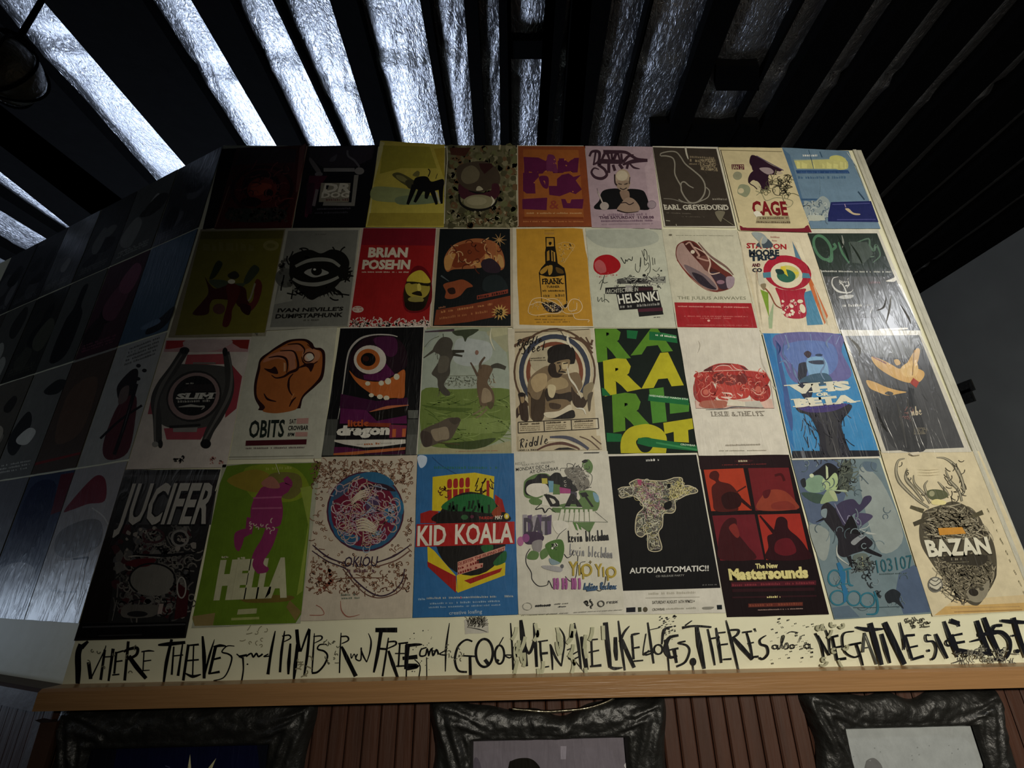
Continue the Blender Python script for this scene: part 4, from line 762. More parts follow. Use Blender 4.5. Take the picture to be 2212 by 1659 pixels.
l('4a3a44', (12, 30), (1175, 90), (1500, 70)); b('3f4634', (1490, 80), (1760, 60), (1720, 110), (1650, 150), (1620, 200), (1590, 140), (1520, 130)); squig(['3a362e', '666053'], 26, 1240, 170, 1480, 780, 50, 6, 61, ang=80, curl=.2, inside=lambda x, y: 1290 < x < 1450); squig(['574636', 'a08c70'], 22, 1760, 480, 1940, 900, 50, 6, 62, ang=80, curl=.2); l('3a3d33', 7, (1375, 110), (1380, 160)); l('6f7562', 7, (1170, 260), (1240, 180), (1330, 140))
D = '4c4840'; b(D, (1260, 290), (1310, 200), (1370, 150), (1450, 160), (1485, 220), (1470, 290), (1520, 310), (1480, 380), (1455, 450), (1450, 560), (1400, 640), (1390, 690), (1450, 760), (1440, 800), (1370, 780), (1320, 700), (1310, 610), (1250, 560), (1270, 510), (1320, 430), (1340, 350), (1290, 320)); l('3a382f', (40, 26), (1480, 310), (1610, 305)); l('3a382f', (30, 20), (1480, 340), (1590, 360)); l(D, (30, 10), (1270, 300), (1160, 380)); b('5f5a4f', (1340, 370), (1440, 380), (1420, 520), (1320, 540))
b('6b5845', (1760, 540), (1800, 460), (1870, 460), (1930, 490), (1890, 590), (1870, 660), (1930, 750), (1945, 850), (1920, 900), (1800, 910), (1770, 820), (1750, 700)); b('99886e', (1820, 720), (1890, 740), (1920, 840), (1850, 880), (1800, 860)); l('5c4c3e', (14, 30), (1680, 430), (1720, 500), (1760, 580)); l('5c4c3e', (20, 34), (1840, 370), (1790, 440), (1790, 500)); l('45433a', (34, 56, 40), (1910, 480), (1980, 465), (2070, 495)); b('5a5038', (1860, 880), (1920, 870), (1940, 900), (1900, 950)); l('7d7455', (24, 16), (1840, 920), (1760, 980), (1700, 1010)); l('7d7455', (20, 14), (1860, 950), (1800, 1010), (1740, 1045)); e('8a6a5c', 1750, 320, 20, 26)
b('5a5044', (1130, 1200), (1200, 1150), (1320, 1100), (1460, 1040), (1560, 1080), (1530, 1160), (1460, 1280), (1340, 1320), (1180, 1370), (1130, 1290)); b('8f826c', (1240, 1190), (1320, 1160), (1420, 1150), (1440, 1270), (1360, 1290), (1290, 1300)); b('473c36', (1130, 1200), (1240, 1220), (1250, 1340), (1160, 1360)); b('4a4238', (1440, 1060), (1540, 1040), (1570, 1080), (1500, 1120)); l('4f4a2e', 14, (1320, 1320), (1560, 1340))
squig(['7c8272'], 40, 1430, 590, 1730, 640, 36, 6, 5, curl=1.2); squig(['8b907d'], 30, 1400, 655, 1730, 690, 30, 5, 6, curl=1.2); l('848977', 6, (1440, 580), (1730, 575), s=False); l('d5d3b8', (4, 20, 4), (1910, 50), (1900, 170), (1950, 300)); tiny('b06a50', 1520, 1420, 1980, 1412, 7, 3); done()
sheet([(1097, 711), (1282, 709), (1310, 978), (1105, 980)], 'cfc8b2', 'cream vintage boxing poster with striped rings and a bare-chested fighter', off=.003); V(*C3)
T3 = 'bba98a'; q('c3b698', (110, 60), (950, 60), (1030, 1400), (130, 1410)); l('544a3a', 8, (115, 95), (400, 90), (940, 62), s=False); l('544a3a', 7, (400, 90), (660, 80))
for R, c, w in ((470, '5b4634', 22), (420, 'd3caae', 20), (390, '3a4050', 52), (345, 'd3caae', 22), (310, '7a4530', 46)): ring(c, 555, 540, R * .95, R * 1.02, w, 0, 130, 395)
for k in range(4): l('5b4434', (14, 26), (720 + 60 * k, 150), (860 + 30 * k, 200 + 10 * k), (975, 330 - 50 * k))
for k in range(3): l('5b4434', (22, 12), (110, 260 - 10 * k), (190 + 30 * k, 180), (300 + 20 * k, 140))
e('b5aa8e', 400, 400, 120, 140)
S1_ = '1b1512'; b('7d6a50', (255, 680), (300, 580), (400, 500), (500, 470), (640, 560), (800, 540), (850, 620), (860, 700), (800, 780), (740, 860), (720, 920), (600, 970), (460, 1000), (300, 1060), (265, 900)); b('b09a74', (290, 640), (360, 560), (460, 560), (470, 650), (440, 720), (340, 760)); b('a4906c', (480, 640), (580, 590), (680, 620), (700, 700), (560, 740), (470, 720)); b('3f3020', (250, 760), (290, 800), (300, 1060), (420, 1070), (450, 900), (440, 720), (380, 840), (300, 820)); b('2c2118', (460, 720), (600, 780), (740, 760), (740, 860), (600, 860), (470, 860)); b('7a664a', (460, 880), (560, 840), (700, 850), (700, 920), (560, 965), (460, 950)); b('433324', (500, 880), (620, 900), (600, 950), (510, 940))
b(S1_, (480, 370), (480, 290), (560, 240), (680, 230), (760, 270), (785, 340), (780, 420), (740, 450), (500, 440)); b('8e7a5c', (545, 440), (620, 410), (720, 400), (715, 470), (690, 520), (640, 560), (580, 540), (550, 490)); b('c9b892', (640, 430), (700, 440), (690, 500), (640, 500)); b('2a1e16', (500, 450), (560, 450), (580, 540), (640, 560), (600, 600), (520, 590), (480, 520)); l(S1_, 12, (580, 440), (620, 432)); l(S1_, 12, (650, 445), (700, 438)); l(S1_, 14, (610, 460), (620, 500), (600, 530)); l(S1_, (8, 18, 8), (590, 540), (640, 535), (680, 545))
b('c9bb96', (480, 690), (540, 680), (570, 720), (540, 820), (490, 800)); b('3b2c1f', (740, 700), (780, 760), (860, 820), (900, 760), (920, 840), (880, 930), (800, 930), (750, 860)); b('8d8064', (880, 700), (960, 650), (990, 690), (940, 800), (900, 850), (870, 780)); b('d3cab0', (440, 990), (600, 970), (720, 900), (740, 960), (640, 1030), (480, 1045)); b('191310', (440, 1060), (560, 1045), (740, 960), (780, 1000), (760, 1050), (600, 1060))
b('3a2a20', (150, 780), (200, 765), (235, 790), (225, 850), (250, 880), (265, 1070), (190, 1070), (170, 1010), (135, 1050), (130, 950), (170, 890)); b('97805f', (175, 810), (215, 815), (215, 870), (185, 880)); b('1c1411', (150, 790), (190, 765), (230, 790), (190, 815)); l('8c785a', 12, (150, 920), (160, 1000)); b('52483a', (920, 800), (980, 760), (960, 860), (950, 960), (930, 960))
l('d8d3c0', (6, 24, 6), (690, 470), (720, 600), (790, 700), (850, 830)); l('d8d3c0', (8, 30, 6), (700, 120), (700, 190), (740, 270)); l('e2decd', (6, 20, 6), (790, 940), (870, 950), (900, 1010)); l('4a3c30', (6, 12, 6), (620, 80), (690, 190))
def script(word, bl_, br_, tl_, c, w):
    """connected pen script: slanted strokes and loops for each letter"""
    n = len(word)
    for i, ch in enumerate(word):
        f0 = i / n; f1 = (i + .8) / n
        P0 = (bl_[0] + (br_[0] - bl_[0]) * f0, bl_[1] + (br_[1] - bl_[1]) * f0); P1 = (bl_[0] + (br_[0] - bl_[0]) * f1, bl_[1] + (br_[1] - bl_[1]) * f1)
        h = (tl_[0] - bl_[0], tl_[1] - bl_[1]); k = 1.0 if ch in 'bdfhkltABCDEFGHIJKLMNOPQRSTUVWXYZ' else .5
        X = lambda a, y: (P0[0] + (P1[0] - P0[0]) * a + h[0] * y, P0[1] + (P1[1] - P0[1]) * a + h[1] * y)
        if ch in 'RPB': l(c, (w * .5, w * 1.5, w * .5), X(.35, 0), X(.3, .5), X(.35, 1)); l(c, (w * .4, w, w * .3), X(-.2, .8), X(.4, 1), X(1, .85), X(.5, .5)); l(c, (w * .5, w * 1.2, w * .3), X(.4, .5), X(.8, .2), X(1.1, 0))
        elif ch in 'SC': l(c, (w * .5, w * 1.5, w * .5), X(1, .9), X(.5, 1), X(.3, .75), X(.7, .4), X(.5, 0), X(-.1, .1))
        elif ch == 'i': l(c, w * 1.3, X(.4, 0), X(.5, .5)); e(c, *X(.5, .75), w * .7, w * .7)
        elif ch in 'd': ring(c, *X(.35, .25), abs(P1[0] - P0[0]) * .3, abs(h[1]) * .22, w); l(c, (w * 1.3, w), X(.75, 0), X(.8, 1))
        elif ch in 'lt': l(c, (w * 1.4, w * .7), X(.4, 0), X(.55, 1)); (l(c, w * .7, X(.1, .6), X(.9, .65)) if ch == 't' else None)
        elif ch == 'k': l(c, (w * 1.4, w), X(.2, 0), X(.35, 1.1)); l(c, w, X(.95, .55), X(.3, .28), X(1, 0))
        elif ch in 'bh': l(c, (w * 1.3, w), X(.2, 0), X(.3, 1)); ring(c, *X(.55, .22), abs(P1[0] - P0[0]) * .3, abs(h[1]) * .2, w)
        elif ch in 'cs': l(c, (w * .5, w * 1.1, w * .5), X(.9, .48), X(.2, .42), X(.3, .05), X(.95, .08))
        elif ch == 'v': l(c, (w, w * .8), X(.05, .5), X(.45, 0)); l(c, w * .7, X(.45, 0), X(.9, .52))
        elif ch in 'ea': l(c, (w * .5, w, w * .5), X(0, .25), X(.7, .35), X(.4, .52), X(.15, .2), X(.5, 0), X(1, .15))
        elif ch in 'nmuvrwo': l(c, (w, w * 1.2), X(.1, 0), X(.2, .5)); l(c, (w * .5, w * 1.2), X(.2, .3), X(.6, .5), X(.75, 0)); (ring(c, *X(.5, .25), abs(P1[0] - P0[0]) * .35, abs(h[1]) * .22, w) if ch == 'o' else None)
        elif ch != ' ': l(c, (w * 1.3, w * .8), X(.4, 0), X(.55, k)); l(c, w * .5, X(.5, .2), X(1, .1))
script('Riddle', (130, 260), (420, 205), (150, 180), '1c1814', 11); script('of', (160, 300), (200, 290), (165, 260), '1c1814', 5); script('Steel', (190, 340), (460, 290), (205, 240), '1c1814', 12); tiny('5c5444', 290, 395, 450, 385, 14, 3); tiny('5c5444', 270, 415, 460, 412, 12, 4)
for a, c in (((150, 1095), (1040, 1052)), ((152, 1215), (1045, 1165)), ((150, 1095), (152, 1215)), ((1035, 1052), (1045, 1165)), ((437, 1085), (442, 1195)), ((738, 1068), (745, 1180))): l('2c241a', 8, a, c, s=False)
for k, (x, y) in enumerate(((175, 1125), (465, 1110), (765, 1095))):
    tiny('4a3c28', x, y, x + 215, y - 8, 20, k + 3)
    for m in range(3): tiny('7c6c50', x, y + 24 + 20 * m, x + 220, y + 16 + 20 * m, 9, k * 3 + m)
q('bfb294', (150, 1250), (1060, 1245), (1080, 1400), (150, 1415)); l('4a4c5c', (20, 46, 30), (500, 1262), (680, 1265), (820, 1320), (930, 1395)); l('d4ccb4', 16, (480, 1300), (640, 1300), (800, 1350), (860, 1398)); l('5a3a30', (16, 34, 16), (360, 1405), (480, 1350), (640, 1330), (780, 1370), (830, 1400)); q('1c1614', (540, 1405), (600, 1380), (700, 1375), (800, 1400)); l('5c4838', 14, (830, 1255), (940, 1300), (1050, 1395)); l('5c4838', 14, (960, 1250), (1070, 1340)); script('Riddle', (160, 1390), (490, 1330), (175, 1285), '1c1814', 12); tiny('1c1814', 160, 1412, 360, 1408, 18, 3); done()
sheet([(1284, 710), (1462, 710), (1507, 978), (1312, 981)], '17211c', 'dark poster filled by huge slanting yellow and green letters', off=.002, mat='matte'); V(*C3)
CLIP = (56, 1436); GR, YE, DG = '5a8a2c', 'b9b32a', '1f6a3c'
q(DG, (1355, 70), (1480, 80), (1460, 170), (1360, 160)); q(DG, (1620, 75), (1905, 130), (1920, 215), (1600, 170)); q('3a8450', (1620, 75), (1905, 130), (1908, 160), (1640, 100))
t('R', (1020, 395), (1400, 345), (1000, -30), GR, .12); t('A', (1400, 330), (1870, 280), (1430, 0), GR, .1); q(DG, (1605, 85), (1750, 100), (1800, 190), (1605, 180)); tiny('dce2d0', 1675, 132, 1905, 160, 22, 3)
t('R', (1110, 775), (1520, 690), (1090, 390), YE, .12); t('A', (1520, 690), (1990, 650), (1540, 320), YE, .13)
t('R', (1205, 1175), (1630, 1105), (1190, 765), GR, .12); t('I', (1640, 1100), (1800, 1080), (1600, 700), '4f8a34', .02); q(GR, (1780, 700), (1850, 710), (1860, 760), (1790, 770)) if False else None; q('4f8a34', (1830, 870), (2050, 880), (2045, 975), (1835, 1000))
q(DG, (1075, 710), (1110, 720), (1180, 800), (1085, 800)); q(DG, (1600, 785), (2040, 830), (2045, 905), (1590, 855)); q('3b8a54', (1600, 785), (2040, 830), (2040, 850), (1600, 808)); t('WEDNESDAY MARCH 5TH', (1605, 805), (2030, 848), (1606, 785), 'e3e8d8', .02)
q(DG, (1130, 1210), (1300, 1225), (1300, 1310), (1135, 1310)); q(YE, *sp([(1290, 1440), (1285, 1340), (1310, 1240), (1380, 1160), (1480, 1125), (1600, 1115), (1720, 1160), (1790, 1240), (1800, 1340), (1790, 1438)], 5)); b('17211c', (1460, 1330), (1480, 1280), (1560, 1260), (1640, 1280), (1650, 1350), (1600, 1420), (1520, 1420)); t('T', (1870, 1330), (2050, 1320), (1850, 1060), YE, .1) if False else None; q(YE, (1760, 1100), (2080, 1050), (2095, 1165), (2035, 1180), (2045, 1320), (1880, 1310), (1875, 1200), (1775, 1225))
q(DG, (1480, 1270), (1560, 1262), (2140, 1350), (2140, 1415), (1600, 1365), (1470, 1330)); q('3b8a54', (1680, 1310), (2140, 1390), (2140, 1412), (1680, 1330)); t('CROWBAR', (1950, 1348), (2115, 1362), (1952, 1328), 'e3e8d8', .02); CLIP = None; done()
sheet([(1462, 709), (1638, 710), (1703, 983), (1508, 985)], 'd6d1c3', 'off-white poster of a red front-on car drawing', off=.0045, mat='wrinkled'); V(*C4)
Rd = 'a8281e'; q('d6b3a4', (240, 820), (1060, 800), (1080, 900), (255, 900)); b(Rd, (330, 510), (400, 460), (500, 425), (640, 425), (760, 450), (830, 500), (990, 515), (1000, 560), (960, 580), (540, 600), (260, 580), (250, 530)); b('5c1a18', (340, 505), (440, 450), (560, 430), (640, 430), (760, 460), (800, 500), (600, 505)); q('b5403a', (440, 450), (700, 430), (780, 500), (420, 505)); l('d9a898', 8, (330, 515), (560, 500), (830, 500), (990, 525)); l('d9b0a4', (4, 12, 4), (440, 500), (500, 450), (600, 450), (650, 500)); l('d9b0a4', (4, 10, 4), (630, 430), (680, 480), (760, 500))
q(Rd, (255, 545), (1000, 530), (1040, 600), (1020, 640), (240, 620)); b('9c2218', (235, 640), (280, 590), (400, 600), (460, 680), (480, 760), (430, 830), (330, 850), (250, 800), (228, 720)); b('9c2218', (800, 620), (900, 590), (1010, 640), (1045, 720), (1030, 790), (950, 830), (860, 800), (800, 720)); b('b5372a', (480, 640), (620, 590), (800, 620), (820, 760), (740, 800), (500, 800)); b('6e1c16', (430, 560), (500, 520), (560, 560), (540, 640), (450, 620)); b('6e1c16', (680, 560), (760, 530), (800, 580), (780, 640), (700, 630)); b('7d2018', (560, 560), (680, 550), (690, 640), (580, 650))
ring('cf8a78', 360, 730, 50, 48, 9, 0, 20, 250); ring('e0a898', 920, 700, 52, 56, 10, 0, -30, 200); e('c06050', 360, 728, 30, 30); e('c06050', 915, 700, 32, 36); squig(['c65a4a', '7a1c16', 'd88878'], 26, 260, 520, 1020, 790, 80, 8, 4); l('e8d2c4', (6, 18, 4), (530, 735), (620, 745), (640, 770)); l('e8d2c4', (6, 22, 6), (520, 780), (600, 790), (640, 780)); l('e3c0b2', (4, 16, 4), (690, 740), (740, 770), (745, 745))
b('a8604c', (290, 870), (340, 820), (560, 820), (590, 870), (520, 900), (380, 900)); q('d9d2be', (600, 800), (760, 830), (900, 820), (960, 900), (760, 880), (580, 870)); q('bdb9ae', (770, 830), (930, 820), (970, 890), (780, 880)); l('5c5c60', (4, 18, 4), (360, 915), (560, 905), (680, 885), (980, 895)); l('8b6a60', 5, (240, 620), (255, 900), (1085, 900), (1040, 600), s=False)
t('LESLIE & THE LYS', (425, 985), (965, 980), (415, 935), '7d766a', 0, 1); tiny('a59d8e', 570, 1300, 940, 1290, 20, 3); tiny('bdb6a6', 500, 1355, 1000, 1350, 14, 5); crease(((280, 180), (300, 240), (270, 330)), 12, .002, 'd6d1c3'); crease(((930, 200), (960, 420), (1100, 700)), 20, .002, 'd6d1c3'); done()
sheet([(1646, 721), (1814, 722), (1900, 989), (1709, 991)], '3f86bb', 'bright blue crumpled poster with white slab letters and a dark raised arm', off=.004, mat='wrinkled'); V(*C4)
q('2f74b0', (970, 110), (1050, 110), (1150, 600), (1260, 1000), (1300, 1340), (1270, 1340)); b('66659c', (1100, 120), (1780, 115), (1800, 300), (1900, 560), (1600, 640), (1300, 620), (1180, 400)); b('5f78b4', (1180, 250), (1400, 180), (1700, 220), (1760, 420), (1640, 560), (1400, 560), (1260, 420)); b('3f5a94', (1110, 180), (1160, 400), (1230, 700), (1280, 1000), (1270, 1140), (1200, 900), (1180, 700), (1120, 400))
b('2c2f3c', (1340, 470), (1360, 420), (1440, 420), (1430, 540), (1400, 640), (1340, 640)); b('3a2c34', (1400, 320), (1440, 290), (1480, 320), (1450, 370)); b('7fa8cc', (1440, 370), (1600, 360), (1660, 480), (1640, 620), (1500, 620), (1440, 500)); b('343c50', (1450, 400), (1600, 390), (1620, 430), (1500, 430)); b('3c5a70', (1360, 600), (1480, 540), (1640, 530), (1700, 620), (1560, 660), (1380, 660)); e('32405c', 1560, 335, 40, 14)
b('24283a', (1340, 640), (1480, 640), (1480, 780), (1400, 790)); b('2c2c34', (1320, 880), (1480, 860), (1700, 850), (1900, 860), (1880, 940), (1820, 1010), (1800, 1100), (1850, 1260), (1880, 1420), (1600, 1420), (1560, 1200), (1500, 1050), (1440, 970), (1350, 940)); b('3a3a3e', (1560, 960), (1700, 900), (1760, 1000), (1760, 1250), (1800, 1400), (1660, 1400), (1620, 1150)); squig(['3c3d48', '1d1e28'], 30, 1380, 870, 1860, 1400, 120, 8, 4, ang=70, curl=.1); b('453a70', (1330, 870), (1600, 860), (1860, 850), (1700, 930), (1440, 940))
q('22242c', (1275, 1350), (1600, 1350), (1600, 1425), (1275, 1430)); q('22242c', (1880, 1345), (2195, 1345), (2205, 1415), (1880, 1420)); q('5c6068', (1360, 1350), (1400, 1350), (1420, 1425), (1380, 1425))
t('VHS', (1260, 745), (1900, 695), (1235, 650), 'dcdac6', .13, 1); t('OR', (1530, 770), (1670, 762), (1525, 735), 'dcdac6', .10, 1); t('BETA', (1310, 885), (1955, 830), (1285, 800), 'dcdac6', .14, 1); tiny('4f4a9a', 1365, 918, 1890, 862, 18, 4)
for p, cc in ((((1200, 120), (1240, 240), (1220, 280)), '9fb6dc'), (((1140, 420), (1200, 400), (1260, 520)), '8fa8d4'), (((1270, 420), (1300, 520), (1360, 640)), '93aed8'), (((1600, 340), (1620, 440), (1580, 520), (1620, 600)), '9db8dc'), (((1470, 110), (1480, 190)), '8aa4d0'), (((1700, 120), (1640, 200), (1660, 260)), '9ab0d8'), (((1200, 180), (1180, 320), (1250, 420)), '7f9acc'), (((1780, 130), (1740, 220)), '93acd6'), (((1100, 180), (1150, 260), (1130, 330)), '4a5f9c')): crease(p, 24, .0045, cc)
l('dcd8ca', 14, (1268, 1438), (2200, 1415), s=False); l('d0ccba', 10, (962, 112), (1100, 660), (1272, 1425), s=False); done()
sheet([(1814, 715), (1984, 715), (2096, 977), (1902, 979)], 'cdc9ba', 'charcoal poster with two tan wing shapes and a red beak, deeply creased', off=.005, mat='laminate'); V(*C5)
q('4f5052', (130, 150), (1010, 140), (1545, 1480), (615, 1520)); q('6c6e6e', (150, 150), (1000, 145), (1060, 300), (860, 420), (500, 400), (280, 330)); b('3f4042', (480, 820), (860, 800), (1000, 1000), (1100, 1490), (760, 1505), (600, 1300)); q('3a3b3d', (690, 860), (760, 860), (900, 1500), (850, 1505)); q('2f3032', (880, 760), (950, 780), (940, 1000), (890, 980))
Tn = 'd0a868'; b(Tn, (440, 400), (560, 430), (680, 490), (780, 540), (860, 480), (920, 380), (980, 300), (1020, 320), (1000, 440), (970, 520), (1060, 570), (1070, 630), (1010, 700), (900, 710), (780, 680), (640, 610), (500, 510)); b('dcb97a', (800, 520), (960, 440), (1000, 560), (940, 640), (820, 620)); b('c9a66c', (710, 440), (760, 430), (790, 480), (740, 500)); b(Tn, (380, 680), (480, 700), (620, 760), (760, 800), (860, 820), (760, 840), (640, 860), (520, 820), (420, 770)); b('4a4a48', (600, 840), (640, 810), (700, 830), (680, 860)); q('a03a2c', (900, 710), (940, 650), (1010, 700), (975, 770)); l('8c6c44', 10, (950, 320), (940, 480), (930, 620)); l('121212', (4, 16, 6), (1035, 240), (990, 270), (955, 320)); l('8d5a58', 14, (460, 400), (620, 480))
t('yaho', (870, 1105), (1050, 1090), (865, 1050), 'c5b9a0', .04) if False else script('vuhe', (880, 1105), (1050, 1085), (870, 1000), 'c5b9a0', 13); squig(['8c6460'], 10, 800, 1040, 920, 1160, 60, 7, 3)
for m in range(5): tiny('8f8878', 945, 1255 + 17 * m, 1100, 1252 + 17 * m, 13, m + 1)
for p, cc in ((((160, 150), (300, 300), (290, 400)), '8f9090'), (((640, 180), (700, 360)), 'a2a4a4'), (((780, 160), (840, 330)), '9a9c9c'), (((500, 160), (520, 260)), 'b0b2b2'), (((880, 160), (900, 300)), 'a4a6a6'), (((720, 860), (800, 1150), (860, 1480)), '6a6b6c'), (((870, 880), (900, 1100), (1030, 1440)), '626364'), (((500, 980), (560, 1180), (640, 1300)), '3a3b3c'), (((1040, 840), (1110, 930)), '3c3d3e')): crease(p, 34, .005, cc)
q('d6cdb8', (880, 1540), (1000, 1530), (1030, 1550), (930, 1575)); l('4a3c30', 6, (880, 1560), (930, 1580), (1010, 1572)); done()

# ================================================================== POSTERS, BOTTOM ROW
D1 = (160, 980, 4.046); D2 = (650, 970, 4.367); D3 = (1090, 970, 4.365); D4 = (1290, 970, 4.337); D5 = (1690, 970, 4.2375)
sheet([(271, 1015), (478, 1014), (402, 1378), (161, 1384)], '232222', 'black and grey poster of tangled sketchwork under tall slanted letters', off=.002, mat='gloss'); V(*D1)
l('0e0d0e', 24, (450, 165), (1280, 152), s=False); q('3c3c3e', (440, 190), (1270, 185), (1200, 620), (370, 620)); q('1a1b1c', (440, 200), (560, 200), (420, 620), (360, 600)); q('221c1e', (880, 240), (1260, 230), (1180, 620), (960, 620)); q('17110f', (268, 760), (420, 640), (300, 1470), (56, 1480))
blots(['4a4a4c', '2e2427', '555350', '3c1c20', '5f5d5a'], 22, 370, 660, 980, 1400, 20, 60, 12); squig(['5c5955', '121113', '4a4846', '6c6862'], 60, 330, 660, 1060, 1400, 120, 12, 21, inside=lambda x, y: x > 560 - (y - 620) * .42 and x < 1190 - (y - 600) * .2); b('6a6862', (500, 1100), (520, 1020), (640, 980), (780, 960), (860, 1020), (870, 1130), (820, 1220), (640, 1240), (500, 1180)); b('4c1218', (450, 960), (560, 920), (720, 920), (660, 980), (540, 990)); ring('151416', 690, 1100, 200, 140, 16, 0, 130, 400); l('8f8b84', (6, 20, 6), (480, 900), (620, 890), (760, 910)); l('0f0e10', (10, 30, 10), (520, 880), (800, 890), (1080, 860)); ring('7c7a76', 930, 740, 70, 66, 20); ring('1b191b', 930, 740, 40, 44, 24); ring('3a2226', 700, 720, 90, 56, 20); b('5a5752', (440, 1330), (600, 1320), (740, 1330), (700, 1420), (440, 1430)); e('1d1c1e', 560, 1400, 90, 26); q('8d7f7a', (750, 1310), (790, 1310), (770, 1400), (735, 1400)); q('3a1418', (920, 1130), (1010, 1200), (990, 1420), (880, 1450)); ring('8c8a84', 945, 1170, 38, 90, 12); l('6f6c68', (6, 26, 6), (380, 1280), (340, 1460)); blots(['857f78'], 16, 440, 640, 1080, 860, 10, 30, 4)
t('JUCIFER', (380, 612), (1165, 605), (500, 245), '0a0a0b', .10); t('JUCIFER', (375, 610), (1160, 603), (495, 240), 'a9a69f', .045); 
q('0c0b0c', (70, 1480), (985, 1470), (970, 1600), (20, 1615)); l('3d3c3e', 14, (80, 1515), (980, 1490), s=False); l('2c2b2c', 10, (220, 1590), (600, 1580), s=False); done()
sheet([(482, 1004), (697, 998), (650, 1346), (415, 1356)], 'a9ab95', 'green poster with a pink striped sleeve and leg over pale block letters', off=.003); V(*D1)
q('5f7a20', (1340, 110), (1500, 92), (1760, 90), (2165, 80), (2130, 200), (2080, 280), (2060, 640), (1990, 1400), (1940, 1480), (1060, 1505), (1040, 1440), (1120, 1060), (1180, 740), (1280, 260)); b('7d8e26', (1500, 130), (1900, 110), (2060, 300), (1900, 420), (1560, 380)); b('8a7a2a', (1340, 240), (1560, 140), (1720, 200), (1600, 340)); b('6f6a34', (1720, 180), (1960, 180), (1990, 320), (1880, 400), (1720, 320)); q('8a9b40', (1980, 300), (2090, 280), (2000, 1200), (1950, 1240), (2050, 620)); q('8b7a4c', (1040, 1420), (1240, 1390), (1220, 1500), (1060, 1505)); q('7c6c3c', (1890, 1280), (1990, 1380), (1940, 1460), (1860, 1340)); b('6c5c28', (1480, 1240), (1900, 1240), (1860, 1290), (1520, 1300))
tiny('9aa54c', 1680, 145, 1910, 135, 26, 3); Pk = '86305e'
b(Pk, (1620, 330), (1660, 290), (1760, 280), (1830, 250), (1900, 260), (1880, 330), (1820, 380), (1830, 480), (1820, 580), (1780, 640), (1600, 640), (1550, 560), (1560, 440)); l(Pk, (50, 70, 44), (1790, 330), (1880, 270), (1850, 210)); b('a06a5a', (1640, 260), (1720, 200), (1780, 240), (1800, 300), (1700, 300)); l('a3557a', 14, (1570, 390), (1820, 380), s=False); l('a3557a', 14, (1560, 480), (1820, 475), s=False)
l(Pk, (70, 60), (1550, 560), (1530, 700)); l(Pk, (60, 90, 30), (1530, 680), (1450, 720), (1440, 830)); b(Pk, (1410, 700), (1470, 670), (1490, 740), (1450, 850), (1410, 810)); l(Pk, (110, 120, 90), (1740, 640), (1690, 780), (1620, 900), (1600, 980)); b(Pk, (1570, 920), (1640, 900), (1700, 990), (1700, 1020), (1620, 1050), (1580, 1000)); squig(['c0a89c'], 10, 1520, 600, 1760, 680, 50, 9, 4)
t('HELLA', (1230, 1250), (1870, 1225), (1290, 910), 'b9b795', .14); b(Pk, (1565, 960), (1600, 880), (1680, 880), (1660, 960), (1700, 1000), (1690, 1035), (1620, 1045), (1580, 1010)); blots(['b9b795'], 8, 1290, 900, 1500, 920, 6, 14, 4); q('a9a97f', (1440, 1360), (1605, 1350), (1600, 1395), (1430, 1405)); l('98a05c', 22, (1380, 1445), (1625, 1435), s=False); l('d5d2bd', (4, 24, 4), (1765, 80), (1800, 180)); l('c9c9b4', (4, 20, 6), (1295, 120), (1270, 250), (1240, 330)); done()
sheet([(696, 988), (902, 984), (890, 1334), (650, 1341)], 'c4b9a6', 'beige poster with a red and blue swirling globe over brown filigree', off=.004); V(*D2)
squig(['6a4634', '7d5a44', '8d6c58'], 110, 130, 110, 1050, 330, 55, 8, 4, curl=1.1); squig(['6a4634', '8a6a54'], 120, 120, 300, 1060, 1000, 60, 8, 5, curl=1.1, inside=lambda x, y: ((x - 610) / 390) ** 2 + ((y - 590) / 400) ** 2 > 1); squig(['6a4634', '7f5c46'], 110, 90, 1060, 1010, 1360, 55, 9, 6, curl=1.1); blots(['7a4636'], 16, 180, 1120, 300, 1330, 8, 26, 5)
l('3c2c38', (10, 18, 10), (115, 905), (260, 1020), (420, 1080)); l('3c2c38', (10, 16, 10), (110, 960), (260, 1060), (430, 1130), (500, 1220), (640, 1340), (760, 1385), (880, 1340), (960, 1240), (980, 1130)); l('3c2c38', (10, 18, 10), (720, 1070), (880, 1010), (1030, 910)); l('6a4a40', 12, (720, 1110), (900, 1050), (1030, 960)); l('5c3c34', 10, (400, 1130), (520, 1280), (640, 1380), (780, 1400), (940, 1330), (1000, 1180)); l('6c4838', 9, (300, 1230), (500, 1215), (790, 1215)); blots(['4a3028'], 12, 600, 1300, 960, 1385, 6, 12, 8)
e('4a2438', 612, 592, 365, 376); e('2f5a7a', 612, 590, 350, 362); e('6d1d34', 600, 600, 310, 320); b('2f6488', (560, 240), (700, 220), (830, 270), (880, 340), (760, 330), (640, 300)); b('2d6a90', (900, 430), (970, 520), (960, 620), (920, 560)); b('2d6a90', (780, 600), (830, 560), (890, 600), (880, 680), (820, 690)); b('2c5c80', (330, 740), (440, 790), (560, 830), (520, 880), (400, 880), (320, 800)); b('2d6a80', (640, 830), (720, 770), (760, 790), (690, 840)); b('40506a', (310, 480), (360, 380), (470, 300), (470, 370), (380, 450)); b('4a3a58', (640, 460), (720, 440), (740, 520), (680, 620), (620, 560)); b('31202c', (480, 480), (620, 350), (780, 330), (900, 400), (760, 390), (620, 400))
r9 = random.Random(4)
